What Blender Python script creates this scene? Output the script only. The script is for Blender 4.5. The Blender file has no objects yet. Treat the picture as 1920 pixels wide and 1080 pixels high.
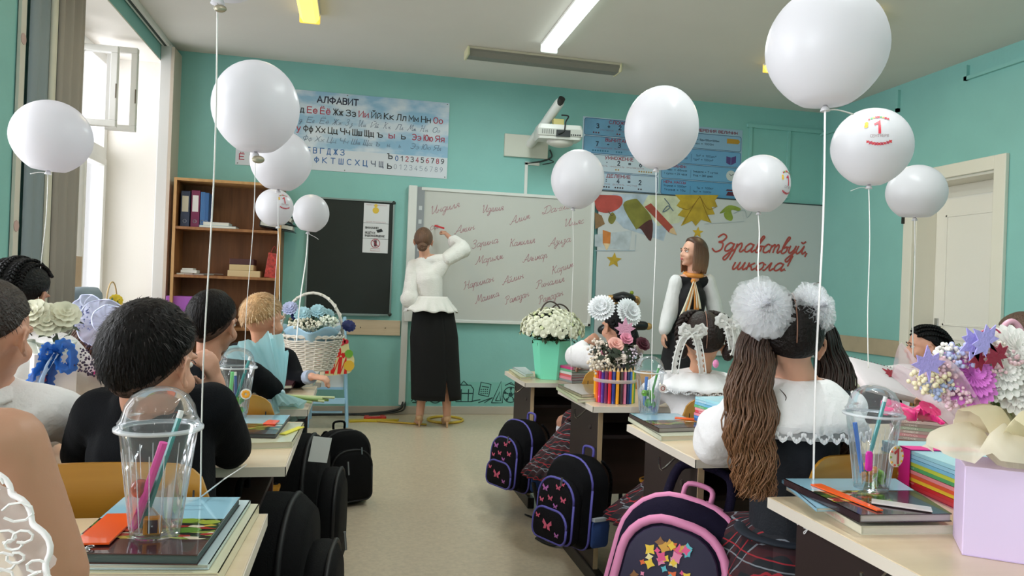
import bpy, bmesh, math, random
from math import sin, cos, pi, radians as R, sqrt
from mathutils import Vector as V, Matrix as M4, noise
C = bpy.context.scene.collection
sc = bpy.context.scene
# ---------------------------------------------------------------- camera
F = 1376.0; CAMZ = 1.22
ya, pt, ro = R(11.9516), R(.1484), R(2.1451)
fw = V((sin(ya)*cos(pt), cos(ya)*cos(pt), sin(pt))); r0 = V((cos(ya), -sin(ya), 0)); u0 = r0.cross(fw)
rt = cos(ro)*r0 + sin(ro)*u0; up = -sin(ro)*r0 + cos(ro)*u0
cam = bpy.data.cameras.new('camera'); camo = bpy.data.objects.new('camera', cam); C.objects.link(camo)
cam.sensor_width = 36; cam.lens = F/1920*36; cam.clip_start = .05
camo.matrix_world = M4(((rt.x, up.x, -fw.x, 0), (rt.y, up.y, -fw.y, 0), (rt.z, up.z, -fw.z, CAMZ), (0, 0, 0, 1)))
sc.camera = camo
sc.view_settings.view_transform = 'Standard'; sc.view_settings.look = 'None'
sc.view_settings.exposure = 0.5; sc.cycles.transparent_max_bounces = 32; sc.view_settings.gamma = 1; sc.view_settings.use_curve_mapping = False
# ---------------------------------------------------------------- world and light
wd = bpy.data.worlds.new('world'); sc.world = wd; wd.use_nodes = True
wd.node_tree.nodes['Background'].inputs[0].default_value = (.93, .95, 1, 1)
wd.node_tree.nodes['Background'].inputs[1].default_value = 1.0
def area(name, loc, sx, sy, rot, power, col=(1, 1, 1)):
    l = bpy.data.lights.new(name, 'AREA'); l.shape = 'RECTANGLE'; l.size = sx; l.size_y = sy
    l.energy = power; l.color = col
    o = bpy.data.objects.new(name, l); C.objects.link(o); o.location = loc; o.rotation_euler = rot; return o
WIN = [(5.0, 6.9), (1.5, 3.75), (-2.3, .5)]
WPOW = [95, 205, 235]
for (a, b), pw in zip(WIN, WPOW):   # daylight outside each window of the left wall
    area('daylight', (-2.95, (a+b)/2+(.6 if a > 4 else 0), 2.05), 2.6, b-a+(1.5 if a > 4 else .3), (0, -pi/2, 0), pw, (.93, .96, 1))
# ---------------------------------------------------------------- pixel -> point on a known plane
def ray(x, y): return fw*F + rt*(x-960) - up*(y-540)
def PZ(x, y, z): d = ray(x, y); return V((0, 0, CAMZ)) + d*((z-CAMZ)/d.z)
def PY(x, y, v): d = ray(x, y); return V((0, 0, CAMZ)) + d*(v/d.y)
def PX(x, y, v): d = ray(x, y); return V((0, 0, CAMZ)) + d*(v/d.x)
# ---------------------------------------------------------------- materials
def hexc(h):
    h = h.lstrip('#'); h = h if len(h) == 6 else ''.join(x*2 for x in h); c = [int(h[i:i+2], 16)/255 for i in (0, 2, 4)]
    return tuple(x/12.92 if x <= .04045 else ((x+.055)/1.055)**2.4 for x in c)+(1,)
MC = {}
def mat(col, rough=.6, bump=0, bscale=60, var=0, vscale=8, metal=0, sheen=0, coat=0, alpha=1, trans=0, sss=0, emit=0, stretch=None, spec=.5):
    k = (col, rough, bump, bscale, var, vscale, metal, sheen, coat, alpha, trans, sss, emit, stretch, spec)
    if k in MC: return MC[k]
    m = bpy.data.materials.new('m_'+str(col)); m.use_nodes = True; nt = m.node_tree; b = nt.nodes['Principled BSDF']
    c = hexc(col) if isinstance(col, str) else tuple(col)+(1,)
    b.inputs['Base Color'].default_value = c; b.inputs['Roughness'].default_value = rough
    b.inputs['Metallic'].default_value = metal; b.inputs['Sheen Weight'].default_value = sheen
    b.inputs['Coat Weight'].default_value = coat; b.inputs['Alpha'].default_value = alpha
    b.inputs['Specular IOR Level'].default_value = spec
    b.inputs['Transmission Weight'].default_value = trans
    if sss: b.inputs['Subsurface Weight'].default_value = sss; b.inputs['Subsurface Radius'].default_value = (.02, .01, .006)
    if emit: b.inputs['Emission Color'].default_value = c; b.inputs['Emission Strength'].default_value = emit
    if bump or var:
        tc = nt.nodes.new('ShaderNodeTexCoord'); mp = nt.nodes.new('ShaderNodeMapping'); nt.links.new(tc.outputs['Object'], mp.inputs[0])
        if stretch: mp.inputs['Scale'].default_value = stretch
    if bump:
        n = nt.nodes.new('ShaderNodeTexNoise'); n.inputs['Scale'].default_value = bscale; n.inputs['Detail'].default_value = 3
        bp = nt.nodes.new('ShaderNodeBump'); bp.inputs['Strength'].default_value = bump; bp.inputs['Distance'].default_value = .01
        nt.links.new(mp.outputs[0], n.inputs[0]); nt.links.new(n.outputs[0], bp.inputs['Height']); nt.links.new(bp.outputs[0], b.inputs['Normal'])
    if var:
        n = nt.nodes.new('ShaderNodeTexNoise'); n.inputs['Scale'].default_value = vscale; n.inputs['Detail'].default_value = 4
        rp = nt.nodes.new('ShaderNodeValToRGB'); rp.color_ramp.elements[0].position = .3; rp.color_ramp.elements[1].position = .7
        rp.color_ramp.elements[0].color = tuple(x*(1-var) for x in c[:3])+(1,); rp.color_ramp.elements[1].color = tuple(min(1, x*(1+var*.6)) for x in c[:3])+(1,)
        nt.links.new(mp.outputs[0], n.inputs[0]); nt.links.new(n.outputs[0], rp.inputs[0]); nt.links.new(rp.outputs[0], b.inputs['Base Color'])
    MC[k] = m; return m
def glassy(col='#ffffff', rough=.03, trans=.8, ior=1.4):      # thin clear plastic or pane: see-through with a sharp sheen
    m = bpy.data.materials.new('clear'); m.use_nodes = True; nt = m.node_tree
    for n in list(nt.nodes):
        if n.type == 'BSDF_PRINCIPLED': nt.nodes.remove(n)
    t = nt.nodes.new('ShaderNodeBsdfTransparent'); g = nt.nodes.new('ShaderNodeBsdfGlossy'); d = nt.nodes.new('ShaderNodeBsdfDiffuse')
    t.inputs[0].default_value = hexc(col); g.inputs['Roughness'].default_value = rough; d.inputs[0].default_value = hexc(col)
    l0 = nt.nodes.new('ShaderNodeFresnel'); l0.inputs[0].default_value = ior; lw = nt.nodes.new('ShaderNodeMath'); lw.operation = 'MULTIPLY'; lw.inputs[1].default_value = .55; nt.links.new(l0.outputs[0], lw.inputs[0])
    a = nt.nodes.new('ShaderNodeMixShader'); b = nt.nodes.new('ShaderNodeMixShader')
    b.inputs[0].default_value = 1-trans
    nt.links.new(lw.outputs[0], a.inputs[0]); nt.links.new(t.outputs[0], b.inputs[1]); nt.links.new(d.outputs[0], b.inputs[2])
    nt.links.new(b.outputs[0], a.inputs[1]); nt.links.new(g.outputs[0], a.inputs[2])
    nt.links.new(a.outputs[0], nt.nodes['Material Output'].inputs[0]); return m
def gauze(col, opac=.5):                         # translucent cloth, tissue or tulle
    k = ('g', col, opac)
    if k in MC: return MC[k]
    m = bpy.data.materials.new('gauze'); m.use_nodes = True; nt = m.node_tree; nt.nodes.remove(nt.nodes['Principled BSDF'])
    t = nt.nodes.new('ShaderNodeBsdfTransparent'); d = nt.nodes.new('ShaderNodeBsdfDiffuse'); l = nt.nodes.new('ShaderNodeBsdfTranslucent')
    d.inputs[0].default_value = hexc(col); l.inputs[0].default_value = hexc(col)
    a = nt.nodes.new('ShaderNodeMixShader'); a.inputs[0].default_value = .5; b = nt.nodes.new('ShaderNodeMixShader'); b.inputs[0].default_value = opac
    nt.links.new(d.outputs[0], a.inputs[1]); nt.links.new(l.outputs[0], a.inputs[2]); nt.links.new(t.outputs[0], b.inputs[1]); nt.links.new(a.outputs[0], b.inputs[2])
    nt.links.new(b.outputs[0], nt.nodes['Material Output'].inputs[0]); MC[k] = m; return m
def wood(c1, c2, scale=3, axis='X', rough=.4, coat=.2, dist=3):
    k = ('w', c1, c2, scale, axis, rough)
    if k in MC: return MC[k]
    m = bpy.data.materials.new('wood'); m.use_nodes = True; nt = m.node_tree; b = nt.nodes['Principled BSDF']
    b.inputs['Roughness'].default_value = rough; b.inputs['Coat Weight'].default_value = coat; b.inputs['Coat Roughness'].default_value = .25
    tc = nt.nodes.new('ShaderNodeTexCoord'); mp = nt.nodes.new('ShaderNodeMapping'); nt.links.new(tc.outputs['Object'], mp.inputs[0])
    s = {'X': (1, 12, 12), 'Y': (12, 1, 12), 'Z': (12, 12, 1)}[axis]; mp.inputs['Scale'].default_value = s
    n = nt.nodes.new('ShaderNodeTexNoise'); n.inputs['Scale'].default_value = scale; n.inputs['Detail'].default_value = 6; n.inputs['Distortion'].default_value = dist*.1
    rp = nt.nodes.new('ShaderNodeValToRGB'); rp.color_ramp.elements[0].position = .35; rp.color_ramp.elements[1].position = .65
    rp.color_ramp.elements[0].color = hexc(c1); rp.color_ramp.elements[1].color = hexc(c2)
    nt.links.new(mp.outputs[0], n.inputs[0]); nt.links.new(n.outputs[0], rp.inputs[0]); nt.links.new(rp.outputs[0], b.inputs['Base Color'])
    MC[k] = m; return m
# ---------------------------------------------------------------- mesh helpers
TMP = bpy.data.scenes.new('scratch')
def evaluated(o):        # apply modifiers in a scratch scene, so that the cost does not grow with the room
    C.objects.unlink(o); TMP.collection.objects.link(o)
    with bpy.context.temp_override(scene=TMP, view_layer=TMP.view_layers[0]): dg = bpy.context.evaluated_depsgraph_get(); me = bpy.data.meshes.new_from_object(o.evaluated_get(dg))
    TMP.collection.objects.unlink(o); C.objects.link(o); return me
class MB:
    def __init__(s): s.v = []; s.f = []; s.m = []; s.mi = 0
    def add(s, vs, fs, T=None):
        n = len(s.v)
        s.v += [tuple(T @ V(p)) if T else tuple(p) for p in vs]
        s.f += [tuple(i+n for i in f) for f in fs]; s.m += [s.mi]*len(fs); return s
    def bx(s, x0, x1, y0, y1, z0, z1, T=None):
        vs = [(x, y, z) for x in (x0, x1) for y in (y0, y1) for z in (z0, z1)]
        return s.add(vs, [(0, 1, 3, 2), (4, 6, 7, 5), (0, 4, 5, 1), (2, 3, 7, 6), (0, 2, 6, 4), (1, 5, 7, 3)], T)
    def tube(s, pts, r, n=6, T=None, flat=1.0):
        pts = [V(p) for p in pts]; k = len(pts); rs = r if isinstance(r, (list, tuple)) else [r]*k
        vs = []; ref = None
        for i, p in enumerate(pts):
            d = (pts[min(i+1, k-1)]-pts[max(i-1, 0)])
            if d.length < 1e-9: d = V((0, 0, 1))
            d.normalize()
            if ref is None: ref = V((0, 0, 1)) if abs(d.z) < .9 else V((1, 0, 0))
            a = (ref-d*ref.dot(d))
            if a.length < 1e-6: a = d.orthogonal()
            a.normalize(); b = d.cross(a); ref = a
            for j in range(n):
                t = 2*pi*j/n; vs.append(p+a*cos(t)*rs[i]*flat+b*sin(t)*rs[i])
        fs = [(i*n+j, i*n+(j+1) % n, (i+1)*n+(j+1) % n, (i+1)*n+j) for i in range(k-1) for j in range(n)]
        fs += [tuple(range(n))[::-1], tuple((k-1)*n+j for j in range(n))]
        return s.add(vs, fs, T)
    def lathe(s, prof, c=(0, 0, 0), n=24, T=None, closed=True):
        vs = [(c[0]+r*cos(2*pi*j/n), c[1]+r*sin(2*pi*j/n), c[2]+z) for r, z in prof for j in range(n)]
        k = len(prof); fs = [(i*n+j, i*n+(j+1) % n, (i+1)*n+(j+1) % n, (i+1)*n+j) for i in range(k-1) for j in range(n)]
        if closed: fs += [tuple(range(n))[::-1], tuple((k-1)*n+j for j in range(n))]
        return s.add(vs, fs, T)
    def prism(s, poly, h, T=None, z0=0):
        n = len(poly); vs = [(x, y, z0) for x, y in poly]+[(x, y, z0+h) for x, y in poly]
        return s.add(vs, [tuple(range(n))[::-1], tuple(range(n, 2*n))]+[(i, (i+1) % n, n+(i+1) % n, n+i) for i in range(n)], T)
    def ell(s, c, r, n=12, T=None, RM=None):
        c = V(c); r = (r, r, r) if isinstance(r, (int, float)) else r
        m = max(4, n//2+1); vs = []
        for i in range(1, m):
            p = pi*i/m
            for j in range(n):
                t = 2*pi*j/n; q = V((r[0]*sin(p)*cos(t), r[1]*sin(p)*sin(t), r[2]*cos(p))); vs.append(c+(RM @ q if RM else q))
        a = V((0, 0, r[2])); vs.append(c+(RM @ a if RM else a)); vs.append(c-(RM @ a if RM else a)); k = (m-1)*n
        fs = [(i*n+j, (i+1)*n+j, (i+1)*n+(j+1) % n, i*n+(j+1) % n) for i in range(m-2) for j in range(n)]
        fs += [(k, j, (j+1) % n) for j in range(n)]+[(k+1, (m-2)*n+(j+1) % n, (m-2)*n+j) for j in range(n)]
        return s.add(vs, fs, T)
    def cap(s, p0, r0, p1, r1, n=10, T=None):      # tapered capsule
        p0, p1 = V(p0), V(p1); d = p1-p0; L = max(d.length, 1e-6); d = d/L; pts = []; rs = []
        for k in range(4): a = pi/2*(1-k/3.); pts.append(p0-d*r0*sin(a)); rs.append(max(r0*cos(a), r0*.05))
        for k in range(1, 3): pts.append(p0+d*L*k/3.); rs.append(r0+(r1-r0)*k/3.)
        for k in range(4): a = pi/2*(k/3.); pts.append(p1+d*r1*sin(a)); rs.append(max(r1*cos(a), r1*.05))
        return s.tube(pts, rs, n, T)
    def pillow(s, poly, d, T=None, e=.5, k=5, rim=.0):   # outline puffed in z between 0 and d
        n = len(poly); cx = sum(p[0] for p in poly)/n; cy = sum(p[1] for p in poly)/n; vs = []
        for i in range(k+1):
            t = i/k; q = (1-abs(2*t-1)**3)**.5 if 0 < t < 1 else 0
            w = rim+(1-rim)*(1-e+e*q) if e else 1
            vs += [(cx+(x-cx)*w, cy+(y-cy)*w, t*d) for x, y in poly]
        fs = [(i*n+j, i*n+(j+1) % n, (i+1)*n+(j+1) % n, (i+1)*n+j) for i in range(k) for j in range(n)]
        return s.add(vs, fs+[tuple(range(n))[::-1], tuple(k*n+j for j in range(n))], T)
    def sheet(s, fn, nu, nv, T=None, closed=False):     # fn(u,v) -> point, both 0..1
        vs = [fn(i/nu, j/nv) for i in range(nu+1) for j in range(nv+1)]; w = nv+1
        return s.add(vs, [(i*w+j, (i+1)*w+j, (i+1)*w+j+1, i*w+j+1) for i in range(nu) for j in range(nv)], T)
    def build(s, name, mats, parent=None, smooth=False, bevel=0, solid=0, kind=None, sub=0):
        me = bpy.data.meshes.new(name)
        if parent is None:
            xs = [p[0] for p in s.v]; ys = [p[1] for p in s.v]; zs = [p[2] for p in s.v]
            L = V(((min(xs)+max(xs))/2, (min(ys)+max(ys))/2, min(zs)))
        else: L = wloc(parent)
        me.from_pydata([(p[0]-L.x, p[1]-L.y, p[2]-L.z) for p in s.v], [], s.f)
        for m in (mats if isinstance(mats, (list, tuple)) else [mats]): me.materials.append(m)
        me.polygons.foreach_set('material_index', s.m)
        if smooth: me.polygons.foreach_set('use_smooth', [True]*len(me.polygons))
        o = bpy.data.objects.new(name, me); C.objects.link(o)
        if parent is not None: o.parent = parent
        else: o.location = L
        if smooth and smooth != 1: me.set_sharp_from_angle(angle=R(smooth))
        if solid: q = o.modifiers.new('s', 'SOLIDIFY'); q.thickness = solid; q.offset = 0
        if bevel: q = o.modifiers.new('b', 'BEVEL'); q.width = bevel; q.segments = 2; q.limit_method = 'ANGLE'
        if sub: q = o.modifiers.new('u', 'SUBSURF'); q.levels = sub; q.render_levels = sub
        if kind: o['kind'] = kind
        return o
def wloc(o):
    L = V((0, 0, 0))
    while o: L += o.location; o = o.parent
    return L
def thing(name, label, cat, loc=(0, 0, 0), group=None):
    o = bpy.data.objects.new(name, None); C.objects.link(o); o.location = loc; o.empty_display_size = .1
    return tag(o, label, cat, group)
def tag(o, label, cat, group=None):
    o['label'] = label; o['category'] = cat
    if group: o['group'] = group
    return o
def kids(o): return KID.get(o.name, [])
def dup(root, loc, rz=None, label=None, group=None, sc_=None):
    def cp(o, par):
        c = o.copy(); C.objects.link(c); c.parent = par
        for ch in [x for x in bpy.data.objects if x.parent == o]: cp(ch, c)
        return c
    r = cp(root, None); r.location = loc
    if rz is not None: r.rotation_euler = (0, 0, rz)
    if sc_: r.scale = sc_ if isinstance(sc_, tuple) else (sc_,)*3
    if label: r['label'] = label
    if group: r['group'] = group
    return r
def struct(name, mb, m, parent=None, **k):
    o = mb.build(name, m, parent, **k)
    if parent is None: o['kind'] = 'structure'
    return o
def remesh(mb, name, m, parent, vox=.006, sm=3, fac=.5):    # overlapping closed shapes -> one continuous skin
    o = mb.build(name, m, parent); q = o.modifiers.new('r', 'REMESH'); q.mode = 'VOXEL'; q.voxel_size = vox; q.use_smooth_shade = True
    if sm: w = o.modifiers.new('m', 'SMOOTH'); w.iterations = sm; w.factor = fac
    pr = o.parent; o.parent = None; me = evaluated(o); o.parent = pr; o.modifiers.clear()
    old = o.data; o.data = me; bpy.data.meshes.remove(old)
    me.polygons.foreach_set('use_smooth', [True]*len(me.polygons))
    if not me.materials: me.materials.append(m)
    return o
def smooth_path(pts, n=6, closed=False):
    P = [V(p) for p in pts]; k = len(P); out = []
    rng = range(k if closed else k-1)
    for i in rng:
        a, b, c, d = (P[(i-1) % k], P[i], P[(i+1) % k], P[(i+2) % k]) if closed else (P[max(i-1, 0)], P[i], P[i+1], P[min(i+2, k-1)])
        for j in range(n):
            t = j/n; out.append(.5*((2*b)+(c-a)*t+(2*a-5*b+4*c-d)*t*t+(3*b-a-3*c+d)*t**3))
    if not closed: out.append(P[-1])
    return out
def T3(loc, rx=0, ry=0, rz=0, s=1):
    return M4.Translation(V(loc)) @ M4.Rotation(rz, 4, 'Z') @ M4.Rotation(ry, 4, 'Y') @ M4.Rotation(rx, 4, 'X') @ M4.Scale(s, 4)
def rrect(w, h, r, n=4, x0=0, y0=0, top=None):     # rounded rectangle centred, ccw
    out = []; 
    for (cx, cy, a0, rr) in ((w/2, h/2, 0, top or r), (-w/2, h/2, 90, top or r), (-w/2, -h/2, 180, r), (w/2, -h/2, 270, r)):
        sx = 1 if cx > 0 else -1; sy = 1 if cy > 0 else -1
        for i in range(n+1):
            a = R(a0+90*i/n); out.append((x0+cx-sx*rr+rr*cos(a), y0+cy-sy*rr+rr*sin(a)))
    return out
# text laid on a plane: T maps (x, y, 0) of the print to the world; fitted to width w
# print lettering as drawn strokes: each glyph is (polylines in a box of height 1, advance)
def arc_(cx, cy, rx, ry, a0, a1, n=10): return [(cx+rx*cos(R(a0+(a1-a0)*i/n)), cy+ry*sin(R(a0+(a1-a0)*i/n))) for i in range(n+1)]
BOW = lambda x: [(x, 0), (x+.36, 0), (x+.5, .08), (x+.54, .28), (x+.5, .48), (x+.36, .56), (x, .56)]
PG = {
 'А': ([[(0, 0), (.35, 1), (.7, 0)], [(.12, .33), (.58, .33)]], .7), 'Б': ([[(.58, 1), (0, 1), (0, 0)], BOW(0)], .56), 'В': ([[(0, 0), (0, 1), (.38, 1), (.52, .9), (.52, .66), (.38, .56)], BOW(0)], .56),
 'Г': ([[(.55, 1), (0, 1), (0, 0)]], .52), 'Д': ([[(0, -.18), (0, 0), (.78, 0), (.78, -.18)], [(.1, 0), (.24, 1), (.64, 1), (.64, 0)]], .78), 'Е': ([[(.55, 1), (0, 1), (0, 0), (.55, 0)], [(0, .52), (.48, .52)]], .55),
 'Ж': ([[(.45, 0), (.45, 1)], [(0, 1), (.4, .52), (0, 0)], [(.9, 1), (.5, .52), (.9, 0)]], .9), 'З': ([[(0, .88), (.16, 1), (.38, 1), (.52, .87), (.52, .68), (.38, .54), (.18, .54)], [(.38, .54), (.56, .4), (.56, .14), (.4, 0), (.16, 0), (0, .12)]], .56),
 'И': ([[(0, 1), (0, 0), (.6, 1), (.6, 0)]], .6), 'К': ([[(0, 0), (0, 1)], [(.56, 1), (.05, .52), (.6, 0)]], .6), 'Л': ([[(0, 0), (.12, .08), (.22, 1), (.64, 1), (.64, 0)]], .64), 'М': ([[(0, 0), (0, 1), (.38, .3), (.76, 1), (.76, 0)]], .76),
 'Н': ([[(0, 0), (0, 1)], [(.6, 0), (.6, 1)], [(0, .52), (.6, .52)]], .6), 'О': ([arc_(.37, .5, .37, .5, 0, 360, 16)], .74), 'П': ([[(0, 0), (0, 1), (.6, 1), (.6, 0)]], .6), 'Р': ([[(0, 0), (0, 1), (.38, 1), (.54, .88), (.54, .6), (.38, .46), (0, .46)]], .54),
 'С': ([arc_(.37, .5, .37, .5, 50, 310, 14)], .64), 'Т': ([[(0, 1), (.62, 1)], [(.31, 1), (.31, 0)]], .62), 'У': ([[(0, 1), (.33, .36)], [(.64, 1), (.24, 0), (.06, 0)]], .64), 'Ф': ([arc_(.42, .52, .42, .32, 0, 360, 16), [(.42, -.05), (.42, 1.05)]], .84),
 'Х': ([[(0, 0), (.62, 1)], [(0, 1), (.62, 0)]], .62), 'Ц': ([[(0, 1), (0, 0), (.7, 0), (.7, -.2)], [(.58, 1), (.58, 0)]], .7), 'Ч': ([[(0, 1), (0, .62), (.12, .45), (.56, .45)], [(.56, 1), (.56, 0)]], .56), 'Ш': ([[(0, 1), (0, 0), (.86, 0), (.86, 1)], [(.43, 1), (.43, 0)]], .86),
 'Щ': ([[(0, 1), (0, 0), (.96, 0), (.96, -.2)], [(.84, 1), (.84, 0)], [(.42, 1), (.42, 0)]], .96), 'Ъ': ([[(0, 1), (.2, 1), (.2, 0)], BOW(.2)], .74), 'Ы': ([[(0, 1), (0, 0)], BOW(0), [(.74, 0), (.74, 1)]], .74), 'Ь': ([[(0, 1), (0, 0)], BOW(0)], .54),
 'Э': ([arc_(.27, .5, .37, .5, 130, -130, 14), [(.2, .5), (.62, .5)]], .64), 'Ю': ([[(0, 0), (0, 1)], [(0, .5), (.24, .5)], arc_(.56, .5, .32, .5, 0, 360, 16)], .88), 'Я': ([[(.54, 0), (.54, 1), (.16, 1), (0, .88), (0, .6), (.16, .46), (.54, .46)], [(.28, .46), (0, 0)]], .54),
 '0': ([arc_(.27, .5, .27, .5, 0, 360, 14)], .54), '1': ([[(.05, .78), (.28, 1), (.28, 0)]], .4), '2': ([[(.02, .8), (.12, .97), (.36, 1), (.5, .85), (.48, .62), (0, 0), (.54, 0)]], .54), '3': ([[(0, .9), (.16, 1), (.38, 1), (.5, .87), (.5, .68), (.36, .54), (.2, .54)], [(.36, .54), (.54, .4), (.54, .14), (.38, 0), (.14, 0), (0, .1)]], .54),
 '4': ([[(.42, 0), (.42, 1), (0, .28), (.56, .28)]], .56), '5': ([[(.5, 1), (.06, 1), (.03, .55), (.3, .62), (.52, .48), (.52, .16), (.34, 0), (.12, 0), (0, .1)]], .54), '6': ([[(.46, .96), (.2, .85), (.03, .5), (.03, .18), (.18, 0), (.36, 0), (.52, .18), (.52, .4), (.36, .56), (.18, .56), (.03, .4)]], .54),
 '7': ([[(0, 1), (.54, 1), (.18, 0)]], .54), '8': ([arc_(.27, .77, .22, .23, 0, 360, 12), arc_(.27, .28, .27, .28, 0, 360, 12)], .54), '9': ([[(.08, .04), (.34, .15), (.51, .5), (.51, .82), (.36, 1), (.18, 1), (.02, .82), (.02, .6), (.18, .44), (.36, .44), (.51, .6)]], .54),
 '+': ([[(0, .5), (.5, .5)], [(.25, .25), (.25, .75)]], .5), '-': ([[(.05, .5), (.4, .5)]], .45), '=': ([[(0, .62), (.5, .62)], [(0, .36), (.5, .36)]], .5), ':': ([[(.08, .7), (.08, .58)], [(.08, .3), (.08, .18)]], .16), '·': ([[(.08, .55), (.08, .43)]], .16), '!': ([[(.08, 1), (.08, .3)], [(.08, .1), (.08, 0)]], .16),
 '²': ([[(0, .95), (.2, 1), (.22, .85), (0, .62), (.26, .62)]], .26), ' ': ([], .35)}
PG['Ё'] = (PG['Е'][0]+[[(.15, 1.2), (.15, 1.28)], [(.4, 1.2), (.4, 1.28)]], .55); PG['Й'] = (PG['И'][0]+[[(.15, 1.28), (.3, 1.16), (.45, 1.28)]], .6)
LOW = {'а': ([[(.5, .7), (.5, 0)], arc_(.25, .28, .25, .28, 0, 360, 12), [(.06, .64), (.25, .72), (.5, .6)]], .5), 'е': ([[(.02, .36), (.5, .36), (.46, .58), (.25, .72), (.04, .56), (0, .3), (.1, .05), (.28, 0), (.48, .1)]], .5), 'р': ([[(0, .7), (0, -.25)], arc_(.25, .35, .25, .35, 0, 360, 12)], .5),
 'у': ([[(0, .7), (.25, .05)], [(.5, .7), (.18, -.25), (.02, -.25)]], .5), 'ф': ([arc_(.33, .35, .33, .33, 0, 360, 14), [(.33, -.25), (.33, .95)]], .66), 'б': ([arc_(.26, .32, .26, .32, 0, 360, 12), [(.0, .35), (.06, .75), (.3, .9), (.48, 1)]], .52)}
LOW['ё'] = (LOW['е'][0]+[[(.15, .86), (.15, .92)], [(.36, .86), (.36, .92)]], .5)
def glyph(ch):
    if ch in PG: return PG[ch]
    if ch in LOW: return LOW[ch]
    L, a = PG[ch.upper()]; return [[(x*.82, y*.7) for x, y in l] for l in L], a*.82
def text(s, T, w=None, h=.05, m=None, parent=None, name='lettering', bold=0, align='LEFT', ext=.0004, shear=0):
    tot = sum(glyph(c)[1] for c in s)+.22*(len(s)-1); fx = min(w/max(tot, .2), h*1.5) if w else h; x = (w/fx-tot)/2 if w else 0
    rad = h*(.048+(.055 if bold >= .02 else .03 if bold > 0 else -.012 if bold < 0 else 0)); L = wloc(parent) if parent else V((0, 0, 0)); vs = []; fs = []; k_ = 0
    for ch in s:
        G_, ad = glyph(ch)
        for l in G_:
            P = [V(((x+p[0])*fx+shear*p[1]*h, p[1]*h, 0)) for p in l]; K = len(P); n = len(vs)
            d0 = (P[0]-P[1]).normalized()*rad*.8; d1 = (P[-1]-P[-2]).normalized()*rad*.8
            if (P[0]-P[-1]).length > 1e-6: P[0] = P[0]+d0; P[-1] = P[-1]+d1
            for i, p in enumerate(P):
                a = (P[i]-P[i-1]).normalized() if i else (P[1]-P[0]).normalized(); b = (P[i+1]-P[i]).normalized() if i < K-1 else a
                if i == 0 and (P[0]-P[-1]).length < 1e-6: a = (P[-1]-P[-2]).normalized()
                if i == K-1 and (P[0]-P[-1]).length < 1e-6: b = (P[1]-P[0]).normalized()
                t = a+b; t = t.normalized() if t.length > .1 else a; k = min(2.0, 1/max(.45, t.dot(a))); nn = V((-t.y, t.x, 0))*rad*k; z = ext+k_*.000012+i*.000003; vs += [p+nn+V((0, 0, z)), p-nn+V((0, 0, z))]
            fs += [(n+2*i, n+2*i+1, n+2*i+3, n+2*i+2) for i in range(K-1)]; k_ = (k_+1) % 5
        x += ad+.22
    if not fs: return None
    me = bpy.data.meshes.new(name); me.from_pydata([T @ v-L for v in vs], [], fs); me.materials.append(m); ob = bpy.data.objects.new(name, me); C.objects.link(ob); ob.parent = parent; return ob
WALLT = lambda x, z, y=7.056, d=.002, rz=0: M4.Translation((x, y-d, z)) @ M4.Rotation(pi/2, 4, 'X') @ M4.Rotation(rz, 4, 'Z')
def flat(polys, T, m, parent, name, th=.0006, z0=0):
    mb = MB()
    for p in (polys if isinstance(polys[0][0], (list, tuple)) else [polys]): mb.prism(p, th, T, z0)
    return mb.build(name, m, parent)
def strokes(lines, T, r, m, parent, name, sm=5, closed=False):   # drawn lines, thin flat ribbons
    mb = MB()
    for li, l in enumerate(lines):
        P = smooth_path([(p[0], p[1], 0) for p in l], sm) if sm else [V((p[0], p[1], 0)) for p in l]
        k = len(P); vs = []
        for i, p in enumerate(P):
            d = P[min(i+1, k-1)]-P[max(i-1, 0)]; d = d.normalized() if d.length else V((1, 0, 0)); nn = V((-d.y, d.x, 0))*r
            vs += [p+nn, p-nn]
        mb.add([(q.x, q.y, .0012+li*.00003+j*.000004) for j, q in enumerate(vs)], [(2*i, 2*i+1, 2*i+3, 2*i+2) for i in range(k-1)], T)
    return mb.build(name, m, parent)
rnd = random.Random(7)
# ---------------------------------------------------------------- room shell
WY = 7.056; CZ = 3.25; LX = -1.72; RX = 4.85; BY = -3.2
teal = mat('#8ac3be', .55, .15, 25, .05, 2.5); white = mat('#e9e7e3', .5, .1, 40); cream = mat('#e6e1d6', .5, .1, 40)
ceilm = mat('#dcd8d2', .8, .1, 30, .03, 1.5)
floorm = mat('#c8b8a0', .32, .05, 90, .12, 55, spec=.6)
struct('floor', MB().bx(LX-.5, RX+.4, BY-.3, WY+.3, -.1, 0), floorm)
struct('ceiling', MB().bx(LX-.8, RX+.4, BY-.3, WY+.3, CZ, CZ+.15), ceilm)
struct('wall_front', MB().bx(LX-.5, RX+.3, WY, WY+.2, 0, CZ), teal)
struct('wall_back', MB().bx(LX-.8, RX+.3, BY-.2, BY, 0, CZ), teal)
# left wall with three window openings, soffit at 3.09, sill at .86
mb = MB(); mb.bx(LX-.5, LX, BY, WY, 0, .86).bx(LX-.5, LX, BY, WY, 3.09, CZ)
ys = [BY]+[q for w in WIN for q in (w[0], w[1])][::1]
piers = [(BY, -2.3), (.5, 1.5), (3.75, 5.0), (6.9, WY)]
for a, b in piers: mb.bx(LX-.5, LX, a, b, .86, 3.09)
struct('wall_left', mb, teal)
# right wall with the door opening
dy0, dy1, dz = 4.82, 5.66, 2.30
mb = MB(); mb.bx(RX, RX+.3, BY, dy0, 0, CZ).bx(RX, RX+.3, dy1, WY, 0, CZ).bx(RX, RX+.3, dy0, dy1, dz, CZ)
struct('wall_right', mb, teal)
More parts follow.
